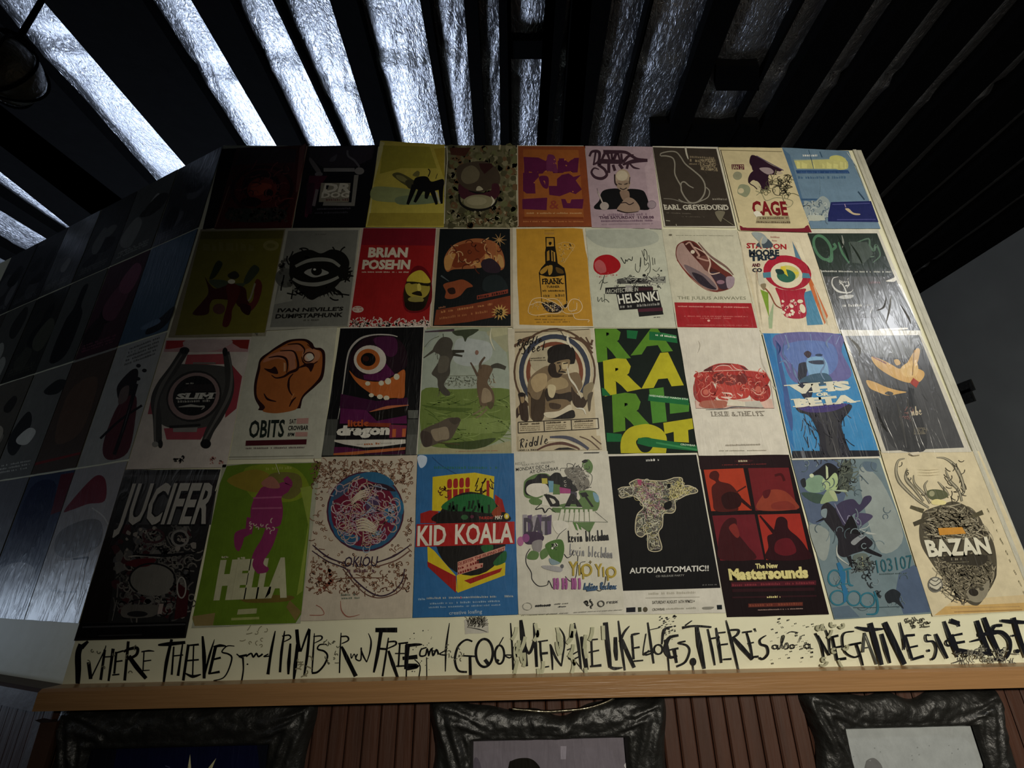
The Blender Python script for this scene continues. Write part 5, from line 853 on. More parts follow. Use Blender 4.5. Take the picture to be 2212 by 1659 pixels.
squig(['b9a7a8', 'a48c9a', 'b09884'], 50, 300, 280, 930, 900, 210, 9, 8, inside=inell(612, 592, 335, 345), curl=1.0); squig(['8c9cb0'], 16, 300, 240, 930, 940, 130, 9, 11, inside=inell(612, 592, 350, 360), curl=.7)
for k in range(5): l('cbbfa6', (8, 22, 5), (530, 680 + 22 * k), (610, 660 + 26 * k), (720, 740 + 14 * k))
for k in range(4): l('c4b7a0', (4, 16, 6), (480, 480 + 16 * k), (560, 410 + 18 * k), (640, 380 + 20 * k))
t('OKIOU', (410, 1110), (720, 1105), (425, 1010), '34283a', .02); tiny('6a4c50', 450, 1165, 700, 1160, 32, 4); tiny('6c7466', 385, 1385, 520, 1380, 26, 4); tiny('6c7466', 390, 1415, 560, 1410, 20, 5); l('9a6050', (4, 12, 4), (380, 1430), (390, 1520), (450, 1580), (560, 1560)); l('9a6050', 7, (150, 1470), (200, 1500), (220, 1560), (90, 1565)); done()
sheet([(903, 983), (1110, 980), (1119, 1327), (892, 1334)], '2f679c', 'blue poster with a red banner over a black record and yellow box', off=.005); V(*D2)
b('c8d8ea', (1100, 90), (1130, 60), (1190, 80), (1180, 150), (1130, 180)); l('24507c', 10, (1240, 80), (1330, 160), (1470, 240)); tiny('2c6a6a', 1260, 190, 1860, 190, 28, 4)
q('d0ba22', (1245, 265), (1460, 240), (1640, 225), (1720, 240), (1825, 260), (1815, 480), (1810, 600), (1240, 585)); Rr = '9c1f1a'
for k in range(4):
    b(Rr, (1385 + 57 * k, 300 - 5 * k), (1410 + 57 * k, 285 - 5 * k), (1425 + 56 * k, 300 - 4 * k), (1423 + 56 * k, 365 - 3 * k), (1385 + 57 * k, 368 - 4 * k)); q(Rr, (1380 + 57 * k, 385 - 3 * k), (1424 + 56 * k, 382 - 3 * k), (1424 + 56 * k, 560), (1390 + 50 * k, 560))
squig(['3a2410'], 12, 1620, 270, 1810, 400, 60, 10, 3, ang=100, curl=.3); squig(['5a2a10'], 8, 1325, 360, 1370, 470, 50, 10, 4, ang=80); l(Rr, 26, (1765, 300), (1765, 450)); l('3a2410', 22, (1700, 370), (1700, 560))
q(Rr, (1130, 610), (1220, 580), (1300, 590), (1290, 700), (1130, 700)); q(Rr, (1830, 430), (1900, 480), (1940, 640), (1830, 600)); b('a86a20', (1790, 560), (1860, 530), (1860, 600), (1790, 620))
q('d0ba22', (1195, 910), (1260, 960), (1460, 1190), (1480, 1350), (1200, 1070)); q(Rr, (1195, 1060), (1465, 1200), (1465, 1355), (1200, 1110)); q('d0ba22', (1470, 1190), (1930, 1070), (1925, 1190), (1480, 1355)); q(Rr, (1540, 1240), (1900, 1120), (1880, 1160), (1600, 1270)); 
e('181614', 1605, 800, 340, 395); b('1e6432', (1330, 560), (1420, 470), (1560, 430), (1700, 430), (1820, 480), (1815, 600), (1560, 600)); squig(['0f2c16'], 16, 1400, 480, 1790, 560, 80, 20, 6, ang=90, curl=.1); b('14110f', (1310, 600), (1560, 590), (1800, 610), (1930, 600), (1930, 690), (1280, 690)); b('225c30', (1700, 920), (1800, 900), (1810, 950), (1740, 980)); b('225c30', (1820, 1060), (1930, 960), (1930, 1060), (1840, 1100)); q(Rr, (1830, 920), (1930, 900), (1930, 960), (1850, 980)) if False else None; e('2f5a34', 1545, 645, 34, 24); e('5a2438', 1615, 640, 18, 16); b('8c3a1c', (1800, 600), (1870, 540), (1890, 620), (1840, 650))
q('a81f1c', (1095, 710), (2015, 685), (2015, 895), (1085, 925)); t('KID', (1100, 910), (1370, 898), (1105, 715), 'ddd8c8', .045); t('KOALA', (1455, 893), (2000, 878), (1458, 700), 'ddd8c8', .045); tiny('c98a3a', 1425, 870, 1425, 760, 16, 3)
t('THURSDAY', (1680, 665), (1820, 662), (1680, 638), 'c23a30', .03); t('MAY', (1832, 665), (1905, 662), (1832, 628), 'e3decb', .05); e('cdb828', 1940, 635, 24, 28); t('8', (1930, 650), (1952, 650), (1930, 620), 'f0ead0', .04)
for k, (a0, b0, a1, b1) in enumerate(((1480, 1065, 1925, 925), (1480, 1110, 1690, 1045), (1480, 1150, 1720, 1075), (1480, 1185, 1715, 1110))):
    q('cf9c86', (a0, b0 + 4), (a1, b1 + 4), (a1, b1 + 42), (a0, b0 + 42)) if False else None
q('c9907c', (1480, 1065), (1925, 915), (1925, 955), (1660, 1045), (1660, 1080), (1720, 1075), (1715, 1115), (1480, 1190))
t('DJ JESTER THE FILIPINO FIST', (1485, 1098), (1920, 955), (1485, 1070), '7a1c1a', .05); tiny('7a1c1a', 1485, 1140, 1680, 1075, 28, 4); tiny('7a1c1a', 1485, 1182, 1712, 1110, 28, 5)
tiny('8fb0cc', 1110, 1425, 1180, 1422, 22, 4); tiny('a9b2b4', 1190, 1415, 2005, 1395, 22, 5); tiny('b8647c', 1460, 1412, 1530, 1408, 24, 5); tiny('8aa8c4', 1220, 1465, 1880, 1440, 20, 6); tiny('8aa8c4', 1210, 1500, 1880, 1475, 18, 7); t('creative loafing', (1400, 1560), (1710, 1545), (1400, 1525), 'a9bccb', .02); done()
sheet([(1108, 977), (1312, 975), (1349, 1327), (1120, 1327)], 'd0cdbe', 'white poster crowded with a doodle cloud, green blobs and mustard lettering', off=.004); V(*D3)
t('RESET:', (100, 155), (200, 145), (100, 130), '6a6862', 0); t('REAX MUSIC PRESENTS', (165, 165), (470, 132), (165, 145), '6a6862', 0); t('MONDAY DEC 04', (105, 212), (420, 180), (105, 178), '2c2c2c', .02); t('AT CROWBAR', (235, 235), (508, 198), (235, 205), '2c2c2c', .03)
gg = '5c7a46'; b(gg, (180, 340), (200, 290), (290, 240), (400, 235), (440, 300), (400, 420), (300, 470), (190, 450)); b(gg, (230, 480), (300, 460), (360, 500), (320, 530), (250, 520)); b('1b1a1c', (190, 350), (215, 300), (280, 280), (320, 240), (390, 240), (420, 260), (470, 225), (520, 230), (545, 265), (600, 260), (640, 300), (640, 330), (685, 360), (680, 400), (560, 420), (400, 380), (300, 440), (200, 430)); b('77736a', (570, 190), (700, 170), (760, 240), (800, 330), (740, 400), (690, 390), (650, 320), (580, 250))
b(gg, (740, 120), (790, 100), (830, 160), (810, 230), (760, 200), (730, 160)); b('1b1a1c', (725, 120), (760, 100), (785, 115), (750, 135)); l('2a2a2a', 5, (525, 210), (530, 185), (585, 180), (590, 140), (640, 150), (660, 180), (700, 150)); l('2a2a2a', 5, (760, 210), (820, 250), (815, 320), (790, 360)); squig(['33312f', 'a9a69c'], 22, 570, 170, 800, 380, 50, 6, 3); b(gg, (700, 400), (840, 400), (890, 480), (880, 560), (820, 590), (480, 600), (470, 540), (700, 480)); b('7aa0b4', (830, 410), (880, 440), (885, 500), (850, 490))
b('dcd8ca', (205, 370), (240, 335), (300, 325), (380, 330), (415, 370), (410, 410), (350, 440), (290, 455), (215, 420)); q('b9b044', (348, 278), (400, 278), (405, 330), (352, 330)); q('6a9ab0', (410, 300), (460, 305), (460, 410), (420, 410)); q(gg, (460, 330), (520, 340), (520, 430), (455, 430)); q('a04078', (515, 360), (620, 380), (620, 420), (520, 420)); q('3c3a48', (620, 400), (680, 410), (680, 460), (620, 450))
t('D', (430, 540), (540, 545), (365, 420), '141416', .12); t('A', (560, 540), (735, 545), (550, 415), '141416', .11); t('T', (790, 540), (850, 530), (700, 410), '141416', .14) ; l('e8e6da', 6, (430, 548), (540, 552)); l('e8e6da', 6, (570, 548), (730, 552)); l('141416', (6, 14, 4), (345, 515), (290, 570), (355, 560), (380, 600), (420, 560), (480, 600)); q('dedbcc', (360, 430), (420, 540), (350, 530))
[q('d6d4c4', (530 + 44 * k, 570), (560 + 44 * k, 570), (545 + 50 * k, 690), (500 + 50 * k, 690)) for k in range(7)]; [l('7d8a6c', 5, (530 + 44 * k, 570), (500 + 50 * k, 690)) for k in range(7)]; [q('4f7a34', (640 + 40 * k, 690), (665 + 40 * k, 690), (690 + 34 * k, 770 - 6 * k), (670 + 34 * k, 760 - 6 * k)) for k in range(5)]; l('7f8577', 5, (850, 590), (970, 690), (500, 680), s=False); 
for k in range(6): q('5f4f6e' if k % 2 else '9a949c', (170 + 46 * k, 620 + (k % 3) * 8), (212 + 46 * k, 620), (208 + 46 * k, 800), (172 + 46 * k, 810))
t('DAT', (180, 810), (430, 800), (180, 640), '4a4450', .08); q(gg, (660, 690), (850, 690), (800, 790)); b('dcd9cc', (450, 690), (560, 680), (600, 740), (500, 800)); b('413048', (180, 800), (300, 780), (370, 830), (340, 880), (240, 900), (190, 880)); e('b06a94', 150, 870, 30, 44); e('8a4a80', 200, 840, 34, 40)
b('8d8888', (260, 880), (350, 860), (340, 960), (280, 970)); b(gg, (210, 1030), (250, 960), (320, 980), (300, 1040)); b(gg, (335, 970), (400, 930), (410, 1000), (350, 1040)); b('4a7030', (385, 900), (460, 860), (540, 860), (560, 960), (520, 1080), (450, 1040), (400, 960)); b('8298a0', (420, 1030), (500, 1060), (520, 1080), (440, 1090)); b('a5a3a4', (350, 1100), (450, 1100), (540, 1120), (520, 1160), (380, 1130)); blots(['17171a', 'e4e2d6'], 9, 440, 870, 490, 950, 6, 13, 3); l('26262a', 5, (490, 850), (520, 800), (580, 750)); e('5c5c60', 540, 1105, 16, 20)
l('232326', 7, (240, 940), (205, 1000), (205, 1080), (250, 1160), (260, 1230), (320, 1290), (400, 1280), (415, 1240), (450, 1310)); l('232326', 7, (560, 990), (590, 1025), (630, 1000), (640, 960)); l('232326', 6, (690, 1000), (670, 1200), (620, 1245), (570, 1200)); l('232326', 7, (850, 1320), (900, 1335), (940, 1270), (950, 1200)); l('232326', 5, (720, 1180), (710, 1080), (760, 1060))
script('kevin blechdom', (600, 880), (985, 860), (592, 780), '17171a', 10); script('kevin blechdom', (610, 1000), (1020, 1030), (610, 900), '8f8f92', 7); Yo = 'b09a3c'
t('Y', (600, 1190), (690, 1190), (600, 1050), Yo, .04); l(Yo, 16, (700, 1090), (705, 1190)); ring(Yo, 770, 1140, 44, 50, 20); l(Yo, 16, (735, 1100), (740, 1225)); t('Y', (850, 1200), (920, 1195), (845, 1075), Yo, .04); l(Yo, 16, (925, 1110), (930, 1205)); ring(Yo, 1000, 1160, 40, 44, 20); l(Yo, 16, (965, 1130), (972, 1240)); l('7a6a30', 6, (790, 1066), (820, 1064)); l('7a6a30', 6, (804, 1050), (806, 1082))
for x in (465, 495, 545, 575, 635, 660, 700): l('a05890', (20, 24, 20), (x, 1215), (x + 5, 1270), (x + 2, 1320))
l('a05890', 14, (470, 1270), (510, 1268)); l('a05890', 14, (550, 1275), (590, 1270)); script('Julian Basters', (740, 1325), (1055, 1318), (745, 1260), '3c5878', 13); l('3c5878', 20, (770, 1330), (860, 1320))
ring('9a988c', 215, 1480, 42, 34, 4); tiny('2c2c2c', 290, 1485, 432, 1478, 22, 3); tiny('7a786e', 470, 1465, 610, 1455, 14, 4); tiny('4a4a48', 505, 1490, 580, 1485, 14, 5); squig(['33322f'], 9, 770, 1420, 830, 1480, 40, 8, 6); ring('5c5a54', 905, 1455, 28, 26, 9); t('reax', (960, 1455), (1065, 1448), (960, 1420), '4a4844', .01); tiny('7c7a70', 165, 1565, 600, 1545, 8, 8); tiny('7c7a70', 650, 1540, 1105, 1515, 8, 9); l('4c4a44', 6, (745, 40), (890, 38)); done()
sheet([(1312, 982), (1505, 980), (1567, 1324), (1345, 1327)], 'd3d0c4', 'black poster of a pistol woven from coloured threads', off=.003, mat='matte'); V(*D4)
q('141416', (105, 70), (925, 55), (1150, 1300), (240, 1328)); tiny('c9c9c4', 455, 118, 580, 112, 26, 3)
gun = [(190, 380), (230, 360), (310, 350), (300, 320), (370, 285), (420, 290), (600, 300), (690, 280), (720, 270), (790, 275), (800, 340), (860, 345), (930, 380), (925, 410), (840, 430), (760, 470), (725, 480), (730, 560), (700, 600), (620, 605), (612, 660), (605, 730), (570, 790), (600, 940), (480, 945), (465, 800), (410, 825), (360, 790), (355, 700), (375, 610), (430, 550), (400, 490), (330, 440), (230, 460), (200, 430)]
def inpoly(P):
    def f(x, y):
        c = False; j = len(P) - 1
        for i in range(len(P)):
            if (P[i][1] > y) != (P[j][1] > y) and x < (P[j][0] - P[i][0]) * (y - P[i][1]) / (P[j][1] - P[i][1]) + P[i][0]: c = not c
            j = i
        return c
    return f
ig = inpoly(gun); q('5d5a52', *gun); squig(['b9b494', '8f8a84', '6f7a6a', 'c9c6a8', '2a2420', 'a59c6c', 'd0cdb8'], 170, 190, 270, 930, 945, 70, 5, 31, inside=ig, curl=.5); squig(['a07a8c', '8a5a6a'], 26, 370, 290, 620, 600, 90, 5, 33, inside=ig, curl=.2); squig(['c9c07a', 'b9b088'], 70, 690, 270, 930, 460, 50, 6, 35, inside=ig); l('c6bda0', 8, *(gun[:8] + gun[8:])); b('141416', (640, 500), (690, 490), (690, 550), (640, 570), (620, 530)); b('141416', (655, 330), (680, 330), (680, 365), (655, 360)); q('a04a6a', (370, 285), (415, 290), (410, 340), (385, 340)); q('c9b86a', (700, 285), (790, 280), (780, 320), (710, 330)) if False else None
t('AUTO!AUTOMATIC!!', (300, 1165), (1040, 1140), (300, 1110), 'd6d6cf', .045); t('CD RELEASE PARTY', (545, 1200), (812, 1190), (545, 1182), '8f8f8a', .02); tiny('6a6a68', 980, 1278, 1115, 1274, 12, 4)
tiny('b5b1a2', 480, 1365, 915, 1352, 24, 7); l('8f8c80', 4, (450, 1395), (955, 1385), s=False); t('SATURDAY AUGUST 16TH 9PM/21+', (512, 1450), (910, 1438), (512, 1420), '57544c', .03); t('CROWBAR', (512, 1515), (630, 1510), (512, 1490), '6a675c', .04); tiny('a5a294', 640, 1505, 920, 1495, 18, 5); q('23242c', (270, 1485), (355, 1480), (355, 1525), (270, 1528)); q('3c4030', (378, 1482), (410, 1480), (412, 1522), (380, 1525)); e('5a5444', 447, 1502, 22, 24); b('8c8a80', (985, 1480), (1060, 1475), (1090, 1480), (1060, 1500), (990, 1500)); q('1c2228', (1115, 1460), (1162, 1458), (1165, 1500), (1120, 1502)); done()
sheet([(1508, 984), (1703, 982), (1790, 1327), (1570, 1333)], '1a1013', 'black poster of four red window panes with musicians  silhouettes', off=.002, mat='matte'); V(*D4)
q('241418', (950, 70), (1780, 60), (1800, 170), (960, 190)); tiny('7a2c2c', 1160, 155, 1580, 145, 10, 3); b('3a1c20', (1280, 115), (1370, 95), (1460, 110), (1370, 135)); tiny('cfc6a4', 1320, 122, 1415, 118, 18, 4)
q('a83a24', (995, 195), (1365, 180), (1445, 575), (1065, 582)); q('6a1f24', (1410, 180), (1790, 175), (1870, 570), (1480, 578)); q('661d26', (1075, 625), (1470, 612), (1560, 1035), (1150, 1045)); q('9c2f26', (1500, 615), (1895, 605), (1985, 1000), (1580, 1040))
b('8a3c2c', (1550, 430), (1640, 380), (1760, 400), (1860, 500), (1860, 565), (1500, 570)); b('54181e', (1550, 400), (1620, 380), (1600, 450), (1560, 460)); b('7a3028', (1640, 510), (1780, 490), (1850, 560), (1650, 565)); l('471418', 24, (1660, 250), (1720, 240), (1750, 300)); b('3c1419', (1160, 730), (1230, 650), (1300, 660), (1310, 780), (1400, 900), (1480, 1030), (1160, 1035), (1130, 900)); b('7c2c28', (1230, 740), (1290, 700), (1330, 800), (1300, 830))
b('4a1a18', (1070, 360), (1110, 310), (1050, 270), (1060, 220), (1110, 205), (1140, 240), (1140, 300), (1240, 330), (1300, 390), (1350, 470), (1320, 540), (1300, 580), (1110, 582), (1080, 480)); b('2c1012', (1160, 450), (1240, 400), (1340, 440), (1330, 540), (1200, 560)); l('2f1114', (36, 24), (1290, 430), (1445, 560)); l('4a1a18', 14, (1310, 400), (1390, 350))
b('2e0f16', (1660, 720), (1680, 650), (1730, 635), (1775, 670), (1790, 750), (1880, 830), (1950, 920), (1985, 1030), (1590, 1035), (1600, 920), (1590, 820), (1640, 790)); b('5c1620', (1680, 860), (1800, 840), (1860, 960), (1760, 1000), (1660, 960)); l('2a0e14', (14, 34), (1520, 625), (1650, 780)); q('1a1013', (1365, 180), (1412, 178), (1560, 1036), (1500, 1036)) if False else None
t('The New', (1480, 1118), (1690, 1112), (1475, 1070), 'cfc68a', .08); t('Mastersounds', (1240, 1228), (1980, 1205), (1225, 1120), '3a2c14', .16); t('Mastersounds', (1235, 1222), (1975, 1200), (1220, 1115), 'd6cd8c', .10)
l('4a1a24', 44, (1250, 1270), (2045, 1252), s=False); tiny('7a3038', 1260, 1285, 2030, 1262, 24, 5); l('2f151b', 30, (1260, 1325), (2030, 1312), s=False); l('30161c', 16, (1260, 1390), (2050, 1375), s=False); tiny('c9c084', 1585, 1395, 1710, 1392, 22, 4); l('5a2a24', 36, (1410, 1465), (1920, 1450), s=False); tiny('7a4030', 1420, 1475, 1920, 1458, 26, 6); tiny('9c8078', 1500, 1512, 1925, 1498, 12, 7); done()
sheet([(1708, 993), (1898, 991), (2010, 1325), (1801, 1338)], '6d7f86', 'slate blue poster of layered animal heads with teal script and date', off=.003); V(*D5)
q('53617a', (82, 106), (500, 100), (620, 300), (520, 560), (300, 700), (230, 660)); b('909a98', (700, 180), (900, 300), (1100, 800), (900, 950), (760, 600)); q('4f5f78', (1060, 1130), (1200, 1060), (1250, 1110), (1345, 1490), (1100, 1510), (1030, 1300)); q('566878', (445, 1450), (600, 1430), (700, 1535), (474, 1550)); b('5a6c7c', (730, 120), (850, 130), (840, 200), (760, 200)); b('8d9693', (240, 700), (420, 760), (400, 1000), (320, 980))
b('1b1c20', (260, 240), (330, 180), (400, 130), (470, 150), (520, 220), (540, 380), (470, 400), (360, 250)); b('7d9a82', (190, 330), (230, 270), (330, 240), (380, 280), (400, 360), (330, 400), (230, 390)); b('a6ba8a', (370, 270), (400, 290), (470, 220), (500, 260), (490, 370), (400, 380), (360, 320)); q('b9c6a0', (390, 150), (410, 170), (415, 260), (395, 280)); e('c4cfae', 262, 245, 20, 18); b('22262a', (160, 290), (200, 270), (210, 340), (180, 350)); b('48504a', (520, 200), (560, 110), (620, 120), (640, 220), (600, 330), (640, 370), (540, 380), (500, 320)); squig(['2c302c', '5f665a'], 18, 510, 120, 640, 370, 80, 9, 4)
b('3c5048', (170, 400), (330, 410), (380, 440), (330, 500), (240, 470)); b('8ea27c', (340, 500), (400, 380), (450, 370), (500, 470), (440, 480)); b('a9b58c', (420, 390), (470, 390), (500, 470), (470, 470)); l('9aa890', (4, 22, 4), (440, 380), (560, 385), (590, 395))
b('232128', (350, 540), (400, 490), (450, 520), (520, 600), (560, 700), (680, 740), (760, 800), (820, 860), (760, 920), (640, 960), (560, 990), (500, 950), (500, 820), (430, 720), (370, 640)); b('3d3852', (480, 540), (540, 480), (640, 460), (700, 510), (740, 440), (800, 430), (800, 480), (700, 580), (640, 600), (560, 700), (520, 640)); b('4a4460', (660, 600), (760, 590), (820, 620), (740, 690), (690, 720)); l('8a88a0', 8, (470, 500), (530, 620), (580, 690), (600, 610), (690, 680)); l('15151a', (22, 4), (370, 640), (300, 670)); b('7c8c92', (350, 560), (400, 550), (390, 630), (350, 610)); b('17161a', (560, 740), (620, 610), (680, 720), (700, 780)); b('8c9094', (620, 850), (700, 790), (760, 790), (700, 840), (650, 880)); l('aab0ac', (6, 22, 4), (690, 740), (780, 770), (850, 780)); l('aab0ac', 7, (690, 740), (760, 720), (790, 690)); l('1a1a1f', (60, 20), (700, 880), (780, 930), (900, 980)); l('1a1a1f', (40, 14), (600, 980), (630, 1080)); l('b2b8b2', (4, 16, 4), (490, 880), (500, 980), (600, 1060)); b('626c66', (640, 980), (760, 960), (800, 1080), (680, 1120)); l('b9b27a', (4, 18, 4), (720, 980), (730, 1080)); squig(['5f6f78', '7c8c92', '4f6068'], 26, 120, 130, 1200, 1450, 120, 7, 77, inside=lambda x, y: 120 + (y - 100) * .27 < x < 860 + (y - 90) * .33); squig(['26282b', '3c4042'], 20, 640, 1000, 840, 1120, 60, 8, 6)
squig(['2f363a'], 34, 740, 1130, 900, 1330, 70, 10, 8, curl=.7, inside=lambda x, y: abs((y - 1130) - (x - 740) * 1.2) < 70); b('23282e', (930, 1330), (1000, 1280), (1070, 1320), (1060, 1380), (1100, 1460), (1020, 1400), (960, 1410)); l('35454c', 6, (640, 1450), (800, 1450), (1060, 1440))
Te = '2f6c80'; ring(Te, 470, 1180, 58, 72, 16); l('2c6a94', (30, 60, 20), (500, 1040), (540, 1140), (550, 1250)); l(Te, (20, 16), (540, 1110), (620, 1090)); l(Te, (16, 22, 10), (590, 1110), (600, 1230), (640, 1250)); ring(Te, 500, 1360, 70, 66, 15); l('2c6a94', (30, 50, 20), (540, 1230), (570, 1320), (560, 1400)); ring(Te, 645, 1365, 62, 66, 15); ring(Te, 770, 1380, 66, 64, 15); l(Te, (14, 24, 10), (830, 1300), (860, 1400), (850, 1500), (760, 1510)); l(Te, 10, (600, 1230), (520, 1240))
t('103107', (860, 1135), (1190, 1085), (840, 1010), '2f5f6c', .0); tiny('5a6c70', 880, 1150, 1130, 1140, 14, 4); l('d3d2c4', 10, (78, 98), (880, 82), s=False); done()
sheet([(1900, 976), (2112, 975), (2262, 1316), (2012, 1331)], 'd1c6a6', 'cream poster of a clawed nest-like heart with white letters across it', off=.004, mat='wrinkled'); V(*D5)
q('c6a468', (1480, 1440), (2300, 1400), (2340, 1470), (1380, 1520)); q('d0bd94', (1560, 1380), (2250, 1330), (2300, 1400), (1480, 1440)); l('9c7a4c', 8, (1560, 1490), (2180, 1470), s=False); l('a98c60', 6, (1530, 1455), (2160, 1440), s=False)
H = '524d40'; b(H, (1290, 570), (1420, 520), (1560, 480), (1700, 540), (1790, 620), (1840, 720), (1920, 860), (1950, 1050), (1930, 1200), (1850, 1340), (1790, 1420), (1740, 1430), (1680, 1400), (1560, 1290), (1440, 1160), (1340, 1020), (1260, 880), (1240, 740), (1260, 640))
squig(['8d8670', '2f2b24', 'a9a18a', '6f6856'], 80, 1270, 520, 1900, 820, 170, 9, 41, ang=8, curl=.25, inside=inpoly([(1260, 640), (1290, 560), (1420, 500), (1560, 470), (1710, 530), (1850, 700), (1930, 860), (1260, 860)])); squig(['7f7864', '34302a', '98907a', '645e4e'], 70, 1360, 960, 1930, 1380, 160, 9, 43, ang=40, curl=.3, inside=inell(1650, 1100, 290, 330)); b('3a362e', (1480, 980), (1700, 960), (1860, 980), (1820, 1060), (1640, 1060), (1500, 1040)); b('8a8472', (1680, 1290), (1800, 1270), (1880, 1200), (1860, 1330), (1790, 1400), (1700, 1380)); e('2f2b25', 1735, 1310, 46, 34, 20); e('4a463c', 1810, 1280, 22, 16)
for p, w in (([(1110, 90), (1050, 110), (1030, 200), (1060, 300), (1150, 400), (1240, 480), (1330, 540)], 46), ([(1400, 80), (1480, 90), (1560, 150), (1620, 260), (1650, 380), (1610, 440)], 46), ([(1130, 180), (1120, 270), (1190, 360), (1280, 480)], 50), ([(1190, 240), (1200, 320), (1290, 420), (1340, 500)], 34), ([(1480, 190), (1520, 290), (1600, 380), (1630, 480)], 40), ([(1320, 290), (1290, 340), (1320, 420), (1380, 450)], 30), ([(1410, 300), (1480, 380), (1510, 430)], 34)):
    l('6a6656', (8, w * .8, 20), *p); l('a8a28c', (3, w * .35, 6), *p)
squig(['4a463a'], 34, 1030, 90, 1320, 500, 60, 7, 5, inside=lambda x, y: abs(y - 90 - (x - 1040) * 1.4) < 70); squig(['4a463a'], 24, 1460, 100, 1660, 470, 60, 7, 6, ang=60, curl=.3); b('5c6048', (1310, 390), (1380, 370), (1480, 390), (1500, 440), (1400, 470), (1330, 450)); e('99987a', 1355, 410, 26, 26); b('ded398', (1350, 480), (1400, 460), (1480, 480), (1470, 510), (1370, 510))
l('57523f', (30, 40), (1160, 530), (1280, 570)); l('4a4538', (40, 46), (1190, 690), (1290, 650)); l('57523f', (30, 46), (1720, 620), (1820, 580)); q('c98f3c', (1410, 725), (1630, 715), (1665, 775), (1425, 790))
t('BAZAN', (1330, 985), (1905, 955), (1285, 830), '39352c', .13); t('BAZAN', (1325, 980), (1900, 950), (1280, 825), 'd9d6c2', .08); tiny('9a947f', 1530, 1020, 1640, 1015, 22, 4); tiny('8c866f', 1490, 1045, 1690, 1035, 8, 6)
e('6f6d66', 1385, 1240, 68, 72); e('c4c0ae', 1385, 1240, 56, 60); ring('55534c', 1385, 1240, 52, 54, 12, 0, 20, 160); l('55534c', 9, (1330, 1220), (1380, 1250), (1440, 1210)); l('55534c', 8, (1340, 1190), (1390, 1210), (1420, 1180)); l('55534c', 9, (1350, 1270), (1400, 1290), (1440, 1270))
for k in range(9): tiny('8a8368', 1850 + 42 * k, 540 + 96 * k, 1880 + 42 * k, 590 + 96 * k, 20, k + 2)
for k in range(3): crease(((1220, 190 + 26 * k), (1330, 195 + 24 * k), (1430, 185 + 26 * k)), 12, .002, 'd1c6a6')
done()

# ================================================================== HAND-PAINTED LINE ALONG THE FOOT OF THE WALL
SRF = BACK
E1 = (150, 1340, 4.424); E2 = (600, 1330, 4.2538); E3 = (1100, 1330, 3.95); E4 = (1640, 1310, 3.867)
KI = '08080a'; GK = '6d6c5a'
PO = Poster(); PO.lay = 3; PO.off = 0.0004; PO.pic = Buf(); PO.txt = Buf()
def thin(w): return tuple(x * 0.8 for x in w) if isinstance(w, tuple) else w * 0.8
def w_(w, *pts): l(KI, thin(w), *pts)
def g_(w, *pts): l(GK, w, *pts)
V(*E1)   # (WHERE THIEVES and PIMPS
w_((70, 76, 50), (115, 230), (85, 320), (85, 480), (80, 605)); w_((30, 60), (180, 200), (115, 260)); w_((46, 44), (185, 400), (205, 560)); w_((18, 10), (205, 560), (330, 300), (350, 240)); w_((30, 34), (340, 280), (300, 570)); w_(16, (330, 350), (420, 345)); w_((40, 26), (420, 270), (375, 580)); w_((30, 26), (450, 300), (430, 510)); w_(20, (450, 310), (520, 290)); w_(18, (440, 395), (510, 385)); w_(18, (410, 522), (480, 515))
w_((34, 34), (565, 200), (530, 575)); w_((24, 40, 30), (520, 300), (570, 275), (650, 265), (640, 330), (560, 370)); w_((50, 60, 44), (570, 340), (640, 440), (735, 555)); w_(16, (715, 300), (705, 480)); w_((16, 22, 6), (690, 300), (760, 290), (815, 295)); w_((16, 14), (710, 390), (785, 380)); w_((16, 26, 10), (700, 480), (770, 475))
w_((20, 50, 36), (850, 235), (960, 225), (1110, 210)); w_((34, 44, 22), (980, 180), (930, 400), (900, 620)); w_((20, 26), (1000, 250), (980, 520)); w_(16, (990, 340), (1090, 330)); w_((18, 34), (1085, 220), (1040, 530)); w_((34, 34), (1140, 230), (1090, 575)); w_((18, 26), (1130, 240), (1240, 230)); w_(18, (1190, 240), (1180, 520)); w_(20, (1120, 385), (1240, 375)); w_((14, 40, 12), (1110, 505), (1180, 535), (1260, 515)); w_((24, 50, 36), (1275, 150), (1290, 350), (1290, 555)); w_((24, 30, 6), (1290, 540), (1340, 340), (1390, 180))
w_((40, 34), (1400, 250), (1340, 510)); w_((28, 34, 12), (1380, 255), (1440, 240), (1500, 245)); w_((20, 26), (1370, 375), (1450, 355)); w_((18, 30), (1330, 510), (1440, 490)); w_((10, 22, 12), (1580, 245), (1510, 245), (1460, 300), (1520, 320), (1555, 360), (1520, 480), (1470, 550), (1380, 575)); w_(16, (1600, 320), (1650, 360)); w_((26, 18, 20), (1660, 350), (1665, 470), (1645, 600)); w_((26, 26), (1620, 345), (1700, 330)); w_((20, 22), (1690, 345), (1740, 315), (1760, 350), (1790, 315), (1810, 345), (1850, 320)); w_((14, 16), (1905, 320), (1860, 345), (1910, 340)); w_((12, 34, 40), (1970, 100), (1930, 300), (1900, 515))
w_((12, 34, 30), (2060, 100), (2030, 300), (2015, 495)); w_((14, 20, 10), (2035, 150), (2100, 140), (2115, 170), (2050, 205)); w_((24, 44, 24), (2115, 220), (2100, 400), (2095, 515)); e(KI, 1705, 418, 9, 7)
squig(['8f8a70'], 10, 1620, 90, 1900, 260, 60, 8, 3); squig([GK], 8, 140, 260, 700, 560, 60, 10, 4)
V(*E2)
w_((30, 50, 30), (175, 120), (185, 330), (145, 590)) if False else None
